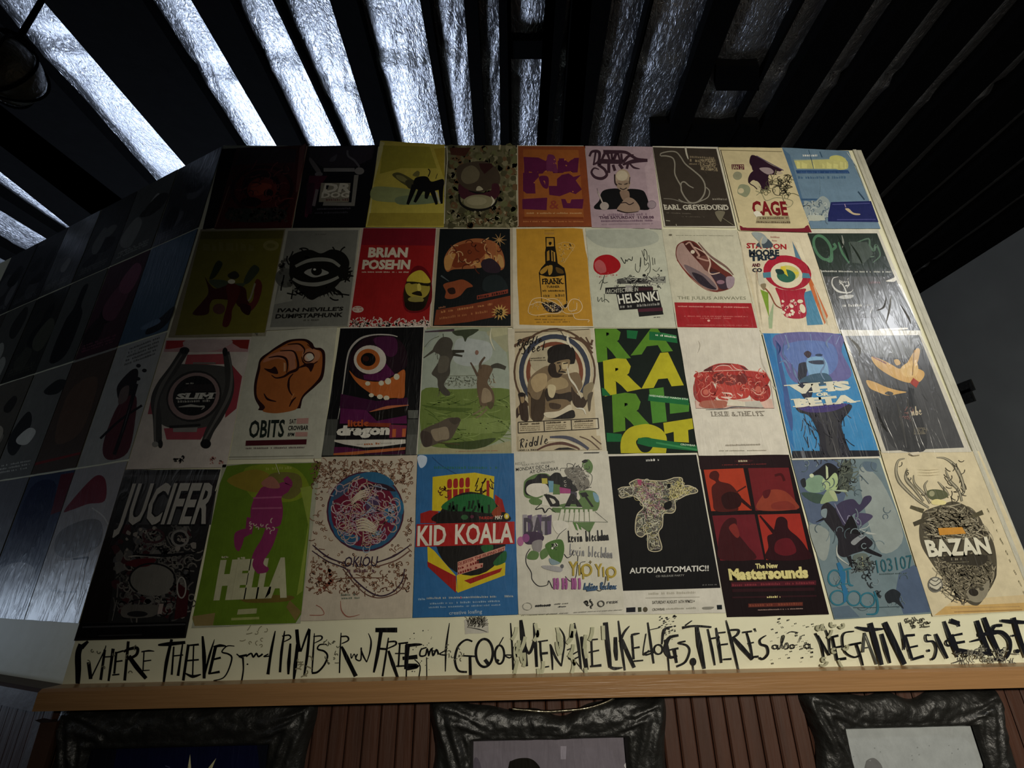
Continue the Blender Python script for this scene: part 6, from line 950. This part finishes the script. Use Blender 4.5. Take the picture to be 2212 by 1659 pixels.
w_((40, 44), (178, 125), (188, 240), (205, 330)); w_((16, 24, 34), (215, 330), (270, 170), (295, 120)); w_((36, 46, 20), (185, 260), (165, 450), (150, 590)); w_((28, 34, 20), (295, 130), (275, 350), (245, 550)); w_((10, 22, 16), (340, 160), (328, 350), (318, 520)); w_((12, 20, 8), (330, 190), (400, 185), (405, 215), (340, 250)); w_((12, 22, 26), (455, 262), (390, 265), (370, 305), (430, 325), (460, 370), (430, 450), (370, 515), (315, 525))
w_((10, 18, 16), (585, 155), (575, 350), (570, 525)); w_((16, 20, 10), (585, 190), (640, 190), (650, 225), (590, 255)); w_((20, 50, 50), (590, 280), (640, 390), (720, 555)); w_(12, (675, 345), (680, 390), (705, 350), (720, 390)); w_(16, (735, 350), (720, 395), (765, 405), (770, 290)); w_((12, 20, 12), (765, 300), (790, 370), (820, 425)); w_((6, 22, 10), (835, 160), (860, 230), (850, 330), (820, 425))
w_((50, 56), (900, 130), (1100, 130)); w_((44, 40, 20), (950, 150), (920, 350), (885, 520)); w_((12, 24, 22), (1020, 200), (990, 400), (965, 555)); w_(24, (925, 300), (1000, 305)); w_((16, 24, 12), (1010, 240), (1080, 235), (1085, 265), (1010, 300)); w_((24, 44, 30), (1020, 320), (1060, 440), (1105, 570)); w_(20, (1125, 250), (1110, 470)); w_((18, 20), (1110, 255), (1200, 245)); w_(14, (1080, 345), (1190, 345)); w_(18, (1090, 462), (1180, 458))
w_((56, 40), (1195, 265), (1180, 490)); w_((50, 34, 10), (1180, 275), (1260, 265), (1330, 262)); w_((40, 50), (1150, 390), (1285, 375)); w_((46, 50, 30), (1180, 455), (1285, 460), (1180, 490)); w_((14, 18), (1185, 480), (1183, 580)); w_((10, 14), (1260, 400), (1310, 460), (1297, 575)); w_((10, 12), (1370, 380), (1372, 578)); w_((14, 20, 14), (1370, 290), (1320, 310), (1310, 365), (1360, 360), (1375, 300), (1390, 370)); w_((16, 22), (1390, 365), (1415, 300), (1430, 365), (1460, 310), (1480, 355)); w_((14, 16), (1540, 320), (1490, 350), (1540, 360)); w_((6, 24, 10), (1580, 65), (1550, 280), (1542, 510))
w_((18, 26, 24), (1790, 235), (1730, 220), (1660, 280), (1630, 400), (1660, 500), (1740, 515)); w_((18, 20), (1700, 365), (1830, 372)); w_((30, 34), (1768, 365), (1772, 545)); ring(KI, 1900, 340, 78, 128, 22, 0); w_(40, (1905, 400), (1935, 440)); ring(KI, 2040, 355, 42, 85, 18, 0); w_((30, 30), (2030, 400), (2010, 430)); w_((12, 10), (2010, 310), (2075, 195)); w_((14, 16), (2160, 360), (2090, 360), (2130, 385), (2165, 360)); w_((10, 20, 24), (2140, 65), (2155, 280), (2165, 495))
blots([KI], 34, 1200, 130, 1440, 570, 3, 7, 3); squig([GK], 14, 440, 200, 560, 450, 40, 8, 5); squig([GK], 12, 1560, 230, 1720, 420, 40, 7, 6); squig(['8f8a70'], 8, 200, 400, 320, 560, 60, 12, 7)
V(*E3)
w_((30, 60, 40), (100, 35), (120, 220), (145, 430)); w_((20, 30, 12), (125, 220), (170, 320), (215, 200), (215, 60)); w_((14, 34, 28), (210, 60), (225, 250), (235, 435)); w_((14, 16), (245, 220), (330, 208)); w_((22, 22, 14), (265, 220), (270, 320), (285, 440)); w_(26, (265, 322), (330, 315)); w_((14, 16), (280, 440), (340, 430)); w_((14, 22, 14), (350, 240), (365, 350), (370, 460)); w_((16, 24, 16), (355, 250), (400, 360), (445, 425)); w_((6, 24, 10), (425, 98), (470, 180), (460, 320), (445, 430))
w_((14, 14), (495, 290), (545, 270)) ; w_((12, 20, 14), (590, 300), (510, 350), (540, 370), (600, 345)); w_((14, 30, 18), (555, 60), (590, 250), (612, 450)); w_((26, 50, 40), (615, 175), (640, 320), (660, 460)); w_(20, (700, 200), (708, 425)); w_(16, (680, 205), (755, 198)); w_((16, 18), (680, 310), (765, 292)); w_((20, 30), (690, 430), (785, 420)); w_((8, 5), (560, 380), (650, 495))
w_((50, 50, 34), (820, 55), (840, 250), (860, 440)); w_((30, 34, 10), (860, 435), (900, 448), (965, 440)); w_((34, 44, 20), (905, 180), (908, 300), (915, 380)); w_((12, 30, 18), (930, 40), (955, 250), (985, 465)); w_((34, 22, 6), (945, 220), (980, 140), (1025, 85)); w_((30, 40, 34), (960, 200), (1010, 320), (1065, 440)); w_((16, 26, 12), (1040, 160), (1070, 155), (1110, 148)); w_(22, (1045, 165), (1060, 370)); w_((14, 22), (1050, 275), (1110, 265)); w_((18, 16), (1060, 385), (1140, 378))
w_((14, 24, 18), (1180, 55), (1205, 230), (1230, 405)); w_((10, 8), (1165, 150), (1140, 330), (1190, 290)); w_((16, 22, 18), (1215, 295), (1160, 315), (1170, 330), (1230, 310)); w_((8, 10), (1190, 120), (1280, 100)); ring(KI, 1270, 285, 36, 40, 14); w_((12, 30, 12), (1300, 240), (1320, 120), (1390, 90)); w_((26, 44, 20), (1440, 165), (1360, 190), (1330, 290), (1370, 350), (1430, 340)); w_((16, 24), (1360, 290), (1440, 275)); w_((36, 24), (1405, 290), (1425, 400)); w_((18, 20, 24), (1500, 215), (1440, 230), (1510, 250), (1535, 300), (1500, 390), (1425, 430)); w_((16, 14), (1350, 330), (1362, 475)); w_((30, 36), (1330, 200), (1360, 340)); blots([KI], 40, 1280, 0, 1420, 150, 3, 9, 8); blots([KI], 12, 1240, 140, 1400, 280, 3, 6, 9); e(KI, 1565, 390, 26, 34); w_((16, 14), (1560, 400), (1567, 470))
w_((30, 22, 18), (1475, 100), (1580, 85), (1720, 95)); w_((30, 60, 30), (1595, 80), (1620, 250), (1660, 450)); w_((14, 10), (1500, 80), (1555, 40)); w_((16, 26, 14), (1690, 110), (1725, 280), (1750, 420)); w_((16, 22), (1700, 195), (1790, 180)); w_((14, 34, 20), (1760, 100), (1785, 250), (1805, 400)); w_((14, 18), (1770, 145), (1840, 138)); w_((18, 20), (1800, 245), (1860, 238)); w_((18, 22), (1820, 370), (1890, 365)); w_((8, 30, 18), (1845, 35), (1895, 230), (1950, 460)); w_((20, 24, 16), (1880, 120), (1950, 120), (1940, 160), (1890, 190)); w_((30, 46, 34), (1910, 190), (1980, 270), (2070, 370)); w_((18, 20), (1985, 140), (2065, 130)); w_((14, 26, 14), (2020, 140), (2050, 250), (2070, 360)); w_((16, 16), (2030, 235), (2080, 225)); w_((20, 24), (2050, 350), (2120, 345)); w_((18, 8), (2085, 105), (2100, 135)); w_((10, 26, 24), (2185, 165), (2135, 200), (2140, 240), (2190, 260), (2200, 320), (2160, 365), (2125, 355)); squig(['c6c6a6', 'bcbd9c'], 14, 50, 60, 900, 460, 120, 30, 9, ang=92, curl=.1)
V(*E4)
w_((20, 20), (120, 350), (160, 320), (130, 290), (105, 345)) if False else None
ring(KI, 125, 335, 20, 16, 9); w_(10, (146, 318), (150, 348), (166, 350)); w_((8, 14, 8), (164, 350), (185, 300), (200, 250), (188, 245), (180, 300), (192, 350)); w_((8, 12, 8), (196, 350), (222, 300), (236, 335), (222, 352), (206, 348)); ring(KI, 268, 332, 17, 16, 9); w_(8, (284, 322), (310, 318)); ring(KI, 392, 328, 22, 17, 9); w_((10, 10, 6), (414, 308), (418, 345), (442, 350)); w_((5, 9), (320, 300), (345, 240)); w_((4, 10, 4), (225, 225), (260, 208), (320, 215)); blots([KI, GK], 26, 80, 100, 450, 480, 3, 9, 4)
w_((18, 26, 14), (460, 220), (510, 320), (535, 465)); w_((20, 24, 16), (480, 240), (530, 330), (575, 405)); w_((6, 24, 10), (525, 155), (570, 260), (580, 405)); w_((26, 28), (600, 250), (640, 440)); w_((22, 26), (590, 255), (650, 240)); w_((18, 24), (620, 340), (680, 330)); w_((24, 30), (630, 440), (715, 430)); w_((14, 20, 18), (780, 205), (700, 220), (685, 290), (710, 380), (780, 420), (830, 405)); w_((24, 24), (745, 318), (840, 300)); w_((22, 26, 18), (800, 310), (830, 400), (855, 490))
w_((12, 18), (850, 350), (870, 220)) if False else None
l('4a4c48', (14, 20), (870, 215), (855, 380)); l('4a4c48', (10, 18), (870, 215), (970, 480)); l('4a4c48', 12, (860, 345), (920, 335)); Bk = '18191f'; lk = lambda w, *p: l(Bk, thin(w), *p)
lk((16, 46, 16), (795, 170), (900, 190), (1025, 185)); lk((50, 56, 40), (915, 135), (960, 300), (1010, 485)); lk((34, 44, 22), (1010, 225), (1045, 350), (1080, 470)); lk((50, 60, 50), (1035, 130), (1110, 290), (1200, 480)); lk((14, 30, 14), (1160, 130), (1195, 280), (1195, 360)); lk((26, 30), (1205, 240), (1260, 430)); lk((24, 26), (1210, 240), (1285, 235)); lk((20, 22), (1240, 340), (1310, 325)); lk((26, 30), (1260, 440), (1360, 410)); e(Bk, 1400, 365, 12, 12)
lk((12, 20, 24), (1420, 240), (1380, 235), (1385, 285), (1440, 290), (1465, 350), (1450, 420), (1420, 440)); lk((24, 44, 30), (1460, 225), (1500, 320), (1555, 430)); lk((24, 44, 20), (1530, 120), (1580, 260), (1640, 420)); ring(Bk, 1575, 300, 30, 24, 14); lk((50, 40), (1580, 115), (1655, 140)); lk((30, 20), (1640, 120), (1655, 165)); lk((34, 40), (1590, 230), (1640, 370)); lk((20, 26), (1600, 240), (1680, 225)); lk((30, 26), (1610, 305), (1700, 290)); lk((30, 40, 16), (1630, 365), (1700, 380), (1740, 375)); lk((16, 26), (1750, 290), (1830, 270)); lk((16, 34, 40), (1640, 350), (1780, 380), (1900, 385))
lk((40, 56, 30), (1800, 115), (1850, 260), (1920, 410)); lk((40, 56, 30), (1860, 90), (1920, 250), (2010, 430)); lk((34, 40), (1810, 235), (1960, 215)); lk((30, 44, 24), (2010, 155), (1950, 160), (1930, 205), (2010, 215), (2070, 280), (2070, 370), (2020, 440), (1930, 430)); e(Bk, 2005, 370, 20, 18); e(Bk, 2135, 370, 20, 18); lk((24, 44, 30), (2000, 115), (2110, 125), (2212, 130)); lk((40, 50, 40), (2105, 90), (2150, 250), (2210, 420)); l(Bk, 16, (2090, 240), (2120, 240)); squig(['5a5850', '8a8778'], 26, 1650, 340, 2110, 470, 70, 9, 12); squig(['5c5a4c'], 12, 1230, 100, 1400, 170, 50, 12, 5); squig(['a9a88c'], 10, 500, 100, 700, 470, 80, 20, 5, ang=90)
c0 = wall.location.copy()
lt = finish(PO.pic, 'painted_lettering', M['ink'], None, c0)
lt.data.materials.clear(); lt.data.materials.append(M['gloss']); lt.parent = wall; lt.location = (0, 0, 0)
# grime and smudges on the cream paint
# small scribbled card stuck over the lettering strip
sheet([(1003, 1339), (1054, 1337), (1056, 1367), (1005, 1370)], 'c4c1b4', 'small pale card with a scribbled signature under the blue banner poster', cat='card', name='signed_card', off=.001); V(*E2)
squig(['57544c', '6a675c'], 34, 1740, 50, 1900, 110, 60, 6, 3, ang=-70, curl=.2); l('2c2a28', (4, 9, 4), (1740, 105), (1850, 125), (1925, 150)); done()

# ================================================================== POSTERS ON THE ANGLED LEFT WALL
zr = [BACK.hit(1106, y).z for y in (319, 495, 714, 986, 1332)]
CWID = 0.286
def lsheet(col, row, colr, label, mat='paper', **k):
    a0, a1 = col * CWID + .004, (col + 1) * CWID - .003; z1, z0 = zr[row] - .003, zr[row + 1] + .004
    P_ = sheet([(a0, z1), (a1, z1), (a1, z0), (a0, z0)], colr, label, srf=LEFT, px=False, mat=mat, off=.002 + .0008 * ((col + row) % 2), **k)
    P_.r = (a0, a1, z0, z1); return P_
def la(P_, u, v):      # u: 0 left .. 1 right as seen, v: 0 top .. 1 foot -> picture coordinates
    a0, a1, z0, z1 = P_.r; p = LEFT.at(a1 + (a0 - a1) * u, z1 + (z0 - z1) * v)
    d = Rm.transposed() @ (p - CAM_P); return (CX + F_PX * d.x / -d.z, CY - F_PX * d.y / -d.z)
def lq(P_, c, *uv): q(c, [la(P_, *x) for x in uv])
def lb(P_, c, *uv): b(c, [la(P_, *x) for x in uv])
def ll(P_, c, w, *uv): l(c, w, [la(P_, *x) for x in uv])
V(0, 0, 1)
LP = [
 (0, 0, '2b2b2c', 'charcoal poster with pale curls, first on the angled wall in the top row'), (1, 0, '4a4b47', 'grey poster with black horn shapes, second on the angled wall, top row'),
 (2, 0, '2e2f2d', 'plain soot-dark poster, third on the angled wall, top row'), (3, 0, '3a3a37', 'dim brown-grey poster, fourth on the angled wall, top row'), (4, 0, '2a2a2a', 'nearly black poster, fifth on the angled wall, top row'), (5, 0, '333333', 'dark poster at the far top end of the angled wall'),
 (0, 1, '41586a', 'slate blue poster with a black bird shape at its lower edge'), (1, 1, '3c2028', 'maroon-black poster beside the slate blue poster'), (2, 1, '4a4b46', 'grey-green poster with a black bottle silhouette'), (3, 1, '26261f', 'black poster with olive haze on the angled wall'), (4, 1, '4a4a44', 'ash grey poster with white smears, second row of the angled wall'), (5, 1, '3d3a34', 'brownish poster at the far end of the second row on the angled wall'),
 (0, 2, 'a9a8a0', 'pale poster of a long-haired guitarist in dark red'), (1, 2, '4a3b30', 'dark brown poster with a thin red line across its foot'), (2, 2, '6c6b64', 'grey poster with scattered dark figures and a white spot'), (3, 2, '5a554a', 'tan-grey poster with random blobs on the angled wall'), (4, 2, '5d4a34', 'ochre brown faded poster on the angled wall'), (5, 2, '3e3e3b', 'dark poster at the far end of the third row on the angled wall'),
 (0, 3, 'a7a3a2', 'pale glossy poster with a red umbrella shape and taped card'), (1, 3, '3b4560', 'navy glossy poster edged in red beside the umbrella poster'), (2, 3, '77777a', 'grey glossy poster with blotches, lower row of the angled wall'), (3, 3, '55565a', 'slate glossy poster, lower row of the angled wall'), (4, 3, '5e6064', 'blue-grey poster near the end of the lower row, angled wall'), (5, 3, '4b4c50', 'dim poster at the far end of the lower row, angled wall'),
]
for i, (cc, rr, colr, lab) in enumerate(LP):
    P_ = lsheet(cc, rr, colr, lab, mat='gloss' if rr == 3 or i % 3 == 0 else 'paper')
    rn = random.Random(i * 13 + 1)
    base = [int(colr[k:k+2], 16) for k in (0, 2, 4)]
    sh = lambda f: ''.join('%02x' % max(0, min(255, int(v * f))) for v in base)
    if (cc, rr) == (0, 1): lb(P_, '0c0d10', (.55, .93), (.8, .84), (1, .78), (1, .9), (.85, .97), (.6, .98)); lb(P_, '5c7186', (.4, .88), (.7, .85), (.8, .9), (.5, .92))
    elif (cc, rr) == (0, 2):
        lb(P_, '241c1c', (.3, .36), (.5, .26), (.66, .3), (.7, .5), (.6, .62), (.45, .52), (.35, .45)); lb(P_, '5a2a2e', (.45, .55), (.75, .5), (.9, .7), (.95, .95), (.6, .98), (.4, .85)); lb(P_, '6d5c55', (.4, .42), (.55, .4), (.6, .52), (.45, .54)); ll(P_, '1c1516', 5, (.3, .8), (.6, .68), (.95, .6)); ll(P_, '1c1516', 8, (.7, .4), (.72, .7), (.7, .95))
        for k in range(5): a, c = la(P_, .3, .06 + .035 * k), la(P_, .9, .04 + .035 * k); tiny('6a6963', a[0], a[1], c[0], c[1], 5, k)
        for u, v in ((.78, .3), (.62, .24), (.7, .36)): e('201f1f', *la(P_, u, v), 5, 4)
    elif (cc, rr) == (1, 2): lq(P_, '7a2420', (0, .9), (1, .88), (1, .9), (0, .925)); lb(P_, '5d4636', (.2, .3), (.8, .25), (.85, .7), (.3, .75)); ll(P_, '8d8a80', 4, (0, 0), (.5, -.0), (1, 0))
    elif (cc, rr) == (0, 3):
        lb(P_, '7d2c38', (.05, .3), (.3, .14), (.5, .07), (.7, .12), (.8, .26), (.5, .27), (.2, .3)); lb(P_, '7a7878', (.1, .45), (.5, .38), (.85, .4), (.95, .55), (.5, .62), (.15, .58)); ll(P_, 'c9c6c2', 3, (.6, .3), (.85, .36), (1, .42)); ll(P_, '111214', 4, (.3, .82), (.6, .83), (.8, .825)) ; lq(P_, 'c9cbd0', (.28, .64), (.82, .63), (.78, .8), (.22, .81)); ll(P_, '1a1b1e', 4, (.55, .63), (.82, .62)); ll(P_, '1a1b1e', 3, (.82, .62), (.8, .69))
    elif (cc, rr) == (1, 3): lq(P_, '641f2c', (.72, .02), (1, .02), (1, .3), (.8, .32)); lb(P_, '202a4a', (.1, .1), (.7, .1), (.75, .5), (.2, .6)); lb(P_, 'a4a9b4', (.1, .7), (.5, .64), (.9, .7), (.8, .84), (.3, .88))
    elif (cc, rr) == (2, 1): lb(P_, '0f1011', (.42, .12), (.58, .12), (.6, .35), (.75, .5), (.72, .9), (.3, .92), (.28, .5), (.4, .35))
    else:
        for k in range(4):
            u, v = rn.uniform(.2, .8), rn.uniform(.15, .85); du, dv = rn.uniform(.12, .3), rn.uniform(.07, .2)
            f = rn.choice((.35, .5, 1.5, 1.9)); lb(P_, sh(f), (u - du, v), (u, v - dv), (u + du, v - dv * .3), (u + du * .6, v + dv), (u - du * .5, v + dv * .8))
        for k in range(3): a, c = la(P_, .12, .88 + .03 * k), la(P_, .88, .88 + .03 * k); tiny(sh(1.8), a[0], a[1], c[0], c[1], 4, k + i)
    done()
SRF = BACK

# ================================================================== FRAMED PICTURES UNDER THE LEDGE
def hitp(px, py, off): return BACK.hit(px, py, off)
def ornate(name, label, cx_px, half_w, in_half, in_top_px, out_top_px, dips, inner, h_frame=0.66, seed=1):
    """carved dark frame: wavy outline, relief built from ridges and scrolls; origin at the frame centre"""
    D0 = 0.028
    c = hitp(cx_px, in_top_px, 0); zin = c.z; zo = hitp(cx_px, out_top_px, 0).z; x0 = c.x
    bot_in = zin - h_frame; bot_out = bot_in - (zo - zin)
    cz = (zo + bot_out) / 2
    root = tag(link(name, None, None, None, (x0, WALL_Y + 0.019, cz)), label, 'framed picture', 'framed pictures below the ledge')
    nu, nv = 240, 18; rn = random.Random(seed)
    def inner_pt(t_):
        s = (t_ % 1.0) * 4; k = int(s); f = s - k; hw, z1, z0 = in_half, zin - cz, bot_in - cz
        return [(-hw + 2 * hw * f, z1), (hw, z1 + (z0 - z1) * f), (hw - 2 * hw * f, z0), (-hw, z0 + (z1 - z0) * f)][k]
    def outer_pt(t_):
        s = (t_ % 1.0) * 4; k = int(s); f = s - k; hw, z1, z0 = half_w, zo - cz, bot_out - cz
        wob = 0.006 * math.sin(f * math.pi * 6) + 0.004 * math.sin(f * 31 + k)
        dip = dips * math.exp(-((f - .5) / .24) ** 2); cor = 0.018 * (math.exp(-((f) / .1) ** 2) + math.exp(-((1 - f) / .1) ** 2))
        return [(-hw + 2 * hw * f, z1 - dip + wob + cor * .2), (hw + wob - dip * .25 + .6 * cor - .01, z1 + (z0 - z1) * f), (hw - 2 * hw * f, z0 + dip - wob), (-hw - wob + dip * .25 - .6 * cor + .01, z0 + (z1 - z0) * f)][k]
    vs = []
    for i in range(nu):
        t_ = i / nu; a = inner_pt(t_); o_ = outer_pt(t_)
        for j in range(nv + 1):
            v = j / nv; px_, pz_ = a[0] + (o_[0] - a[0]) * v, a[1] + (o_[1] - a[1]) * v
            h = 0.010 + 0.016 * math.sin(math.pi * min(1, v * 1.05)) ** .6 + 0.006 * math.exp(-((v - .08) / .05) ** 2)
            nn = noise.noise(Vector((px_ * 34, pz_ * 34, seed))); n2 = noise.noise(Vector((px_ * 70, pz_ * 70, seed + 4)))
            edge_ = min(1, 6 * v, 6 * (1 - v)); h += edge_ * (0.006 * abs(nn) * 1.6 + 0.0025 * n2)
            s4 = (t_ * 4) % 1; cr = min(s4, 1 - s4)
            h += edge_ * 0.010 * math.exp(-(cr / .12) ** 2) * (0.5 + 0.5 * math.sin(v * 16 + cr * 40))
            if j == nv: h = 0.0
            vs.append((px_, -max(0.0, h), pz_))
    fs = [(i * (nv + 1) + j, ((i + 1) % nu) * (nv + 1) + j, ((i + 1) % nu) * (nv + 1) + j + 1, i * (nv + 1) + j + 1) for i in range(nu) for j in range(nv)]
    link('carved_frame', mesh('carved_frame', vs, fs), M['frame'], root, smooth=True)
    hw = in_half + .004
    pic = mesh('picture_panel', [(-hw, -.006, bot_in - cz - .004), (hw, -.006, bot_in - cz - .004), (hw, -.006, zin - cz + .004), (-hw, -.006, zin - cz + .004), (-hw, -.001, bot_in - cz - .004), (hw, -.001, bot_in - cz - .004), (hw, -.001, zin - cz + .004), (-hw, -.001, zin - cz + .004)], [(0, 1, 2, 3), (7, 6, 5, 4), (0, 4, 5, 1), (1, 5, 6, 2), (2, 6, 7, 3), (3, 7, 4, 0)])
    at = pic.color_attributes.new('print', 'FLOAT_COLOR', 'CORNER'); lc = lin(inner); at.data.foreach_set('color', [*lc, 1.0] * len(pic.loops))
    link('picture_panel', pic, M['gloss'], root)
    root['zo'] = zo
    return root, Vector((x0, WALL_Y + .019, cz))
def pic_open(off):
    global PO, SRF
    SRF = BACK; PO = Poster(); PO.lay = 0; PO.off = off; PO.pic = Buf(); PO.txt = Buf()
FB = (900, 1490, 3.8138); FC = (1700, 1480, 4.3203); FA = (0, 1320, 2.9493)
fr, fc_ = ornate('framed_picture', 'black carved frame left of centre below the ledge, blue-black picture with pale spikes', 385, .315, .215, 1617, 1524, .0, '10131f', seed=3)
pic_open(-.0125); V(*FA)
q('0c1030', (720, 880), (1620, 860), (1640, 1040), (690, 1060)); q('c9c39a', (1175, 1010), (1190, 925), (1196, 1010), (1200, 1060), (1160, 1060)); q('c9c39a', (1310, 1010), (1358, 950), (1330, 1020), (1320, 1060), (1290, 1060)); l('4a4a6a', 6, (1030, 1000), (1060, 1010)); l('8d8a70', (4, 30), (1180, 1000), (1150, 1120)); l('8d8a70', (4, 30), (1320, 1010), (1270, 1130)); finish(PO.pic, 'printed_picture', M['gloss'], fr, fc_)
fr2, fc2 = ornate('framed_picture', 'black carved frame in the middle below the ledge, grey portrait of a dark-haired head', 1187, .302, .190, 1600, 1512, .032, '77717a', seed=7)
pic_open(-.0125); V(*FB)
b('17140f', (760, 640), (790, 600), (860, 580), (940, 585), (1000, 630), (1030, 700), (1040, 900), (740, 900)); b('b0907c', (820, 720), (900, 690), (970, 720), (990, 860), (960, 980), (860, 990), (810, 880)); b('17140f', (1740, 640), (1780, 590), (1800, 600), (1850, 660), (1830, 760), (1760, 700)); b('d8d6da', (1720, 640), (1745, 610), (1760, 640), (1740, 670)); b('8a848e', (470, 470), (1760, 440), (1780, 560), (1500, 620), (700, 560), (480, 640)) if False else None; q('9a94a0', (1190, 480), (1240, 480), (1235, 590), (1190, 590)); b('5c5662', (470, 600), (520, 620), (560, 900), (470, 900)); finish(PO.pic, 'printed_picture', M['gloss'], fr2, fc2)  # narrow pale quad paints a light reflection onto the glossy picture
# bright metal rim in the dip of the middle frame
pts = [(790, 150), (900, 160), (1060, 172), (1200, 165), (1340, 152), (1450, 130), (1550, 95), (1620, 60)]
vs = []; fs = []; rr_ = .0035
P3 = [hitp(900 + x / 3.8138, 1490 + y / 3.8138, .008) for x, y in sp(pts, 4)]
for i, p in enumerate(P3):
    d = (P3[min(len(P3) - 1, i + 1)] - P3[max(0, i - 1)]).normalized(); n1 = Vector((0, 1, 0)); n2 = d.cross(n1)
    for k in range(8): vs.append(p - fc2 + (n1 * math.cos(k * math.pi / 4) + n2 * math.sin(k * math.pi / 4)) * rr_)
for i in range(len(P3) - 1): fs += [(i * 8 + k, i * 8 + (k + 1) % 8, (i + 1) * 8 + (k + 1) % 8, (i + 1) * 8 + k) for k in range(8)]
tag(link('metal_rim', mesh('metal_rim', vs, fs), M['chrome'], fr2, smooth=True), 'bright curved metal rim')
fr3, fc3 = ornate('framed_picture', 'black carved frame at the right below the ledge around a blank pale grey picture', 1968, .262, .168, 1574, 1494, .012, 'a3a8a8', seed=11)
pic_open(-.0125); V(*FC)
b('6f7070', (770, 750), (800, 710), (850, 700), (900, 740), (930, 800), (920, 900), (760, 900)); b('141414', (1880, 740), (1920, 680), (1960, 665), (2000, 690), (2030, 760), (2020, 900), (1880, 900)); blots(['8a8f8f'], 14, 600, 500, 1900, 760, 4, 9, 3); finish(PO.pic, 'printed_picture', M['gloss'], fr3, fc3)
for o_ in (fr, fr2, fr3):
    if 'zo' in o_: del o_['zo']
# little screw head shining above the right frame
# ================================================================== HANGING GLOBE LAMP, TOP LEFT
gc = CAM_P + ray(2, 148).normalized() * 2.3
gl = tag(link('globe_lamp', None, None, None, gc), 'unlit smoky globe hanging near the ceiling at the top left', 'lamp')
def uvs(r0, nu, nv, f=lambda a, b_: 1, z0=-1, z1=1):
    vs = []; fs = []
    for j in range(nv + 1):
        ph = math.acos(max(-1, min(1, z1 + (z0 - z1) * j / nv)))
        for i in range(nu): th = 2 * math.pi * i / nu; r_ = r0 * f(th, ph); vs.append((r_ * math.sin(ph) * math.cos(th), r_ * math.sin(ph) * math.sin(th), r_ * math.cos(ph)))
    for j in range(nv): fs += [(j * nu + i, (j + 1) * nu + i, (j + 1) * nu + (i + 1) % nu, j * nu + (i + 1) % nu) for i in range(nu)]
    return vs, fs
vs, fs = uvs(.098, 40, 24, lambda a, p: 1 + .012 * math.sin(9 * a), -1, .93)
link('glass_globe', mesh('glass_globe', vs, fs), M['glass'], gl, smooth=True)
for k in range(8):
    a = k * math.pi / 4; vs = []; fs = []
    for j in range(15):
        ph = .2 + j / 14 * (math.pi - .35); c_ = Vector((.104 * math.sin(ph) * math.cos(a), .104 * math.sin(ph) * math.sin(a), .104 * math.cos(ph)))
        for m in range(5): vs.append(c_ + (c_.normalized() * math.cos(m * 1.2566) + Vector((-math.sin(a), math.cos(a), 0)) * math.sin(m * 1.2566)) * .004)
    for j in range(14): fs += [(j * 5 + m, j * 5 + (m + 1) % 5, (j + 1) * 5 + (m + 1) % 5, (j + 1) * 5 + m) for m in range(5)]
    link('cage_rib', mesh('cage_rib', vs, fs), M['joist'], gl, smooth=True)
def cyl(name, r, z0, z1, mat, par, n=16):
    vs = [(r * math.cos(2 * math.pi * i / n), r * math.sin(2 * math.pi * i / n), z) for z in (z0, z1) for i in range(n)]
    return link(name, mesh(name, vs, [(i, (i + 1) % n, n + (i + 1) % n, n + i) for i in range(n)] + [tuple(range(n))[::-1], tuple(range(n, 2 * n))]), mat, par)
cyl('lamp_cap', .045, .088, .12, M['joist'], gl); cyl('hanging_rod', .008, .12, Z_J + .01 - gc.z, M['joist'], gl)

# ================================================================== DARK DEPTH OF THE ROOM, RIGHT
bm = tag(box('wooden_beam', 2.9, 4.19, 5.0, 5.12, 1.95, 2.18, M['brown']), 'brown wooden beam crossing the dark room beyond the partition', 'beam')
tag(box('beam_post', 2.9, 3.02, 5.0, 5.12, 0.0, 1.95, M['brown']), 'upright post carrying the brown beam in the dark room beyond', 'post')
def far_sheet(px0, py0, px1, py1, lab, x=4.186):
    d0, d1 = ray(px0, py0), ray(px1, py1); a = CAM_P + d0 * (x / d0.x); c_ = CAM_P + d1 * (x / d1.x)
    o_ = box('wall_sign', x, x + .013, min(a.y, c_.y), max(a.y, c_.y), min(a.z, c_.z), max(a.z, c_.z), M['frame']); tag(o_, lab, 'sign')
far_sheet(2062, 832, 2105, 842, 'thin pale strip sign on the dark right-hand wall beyond the partition')
far_sheet(2066, 849, 2106, 866, 'small pale panel under the thin strip sign on the dark wall')
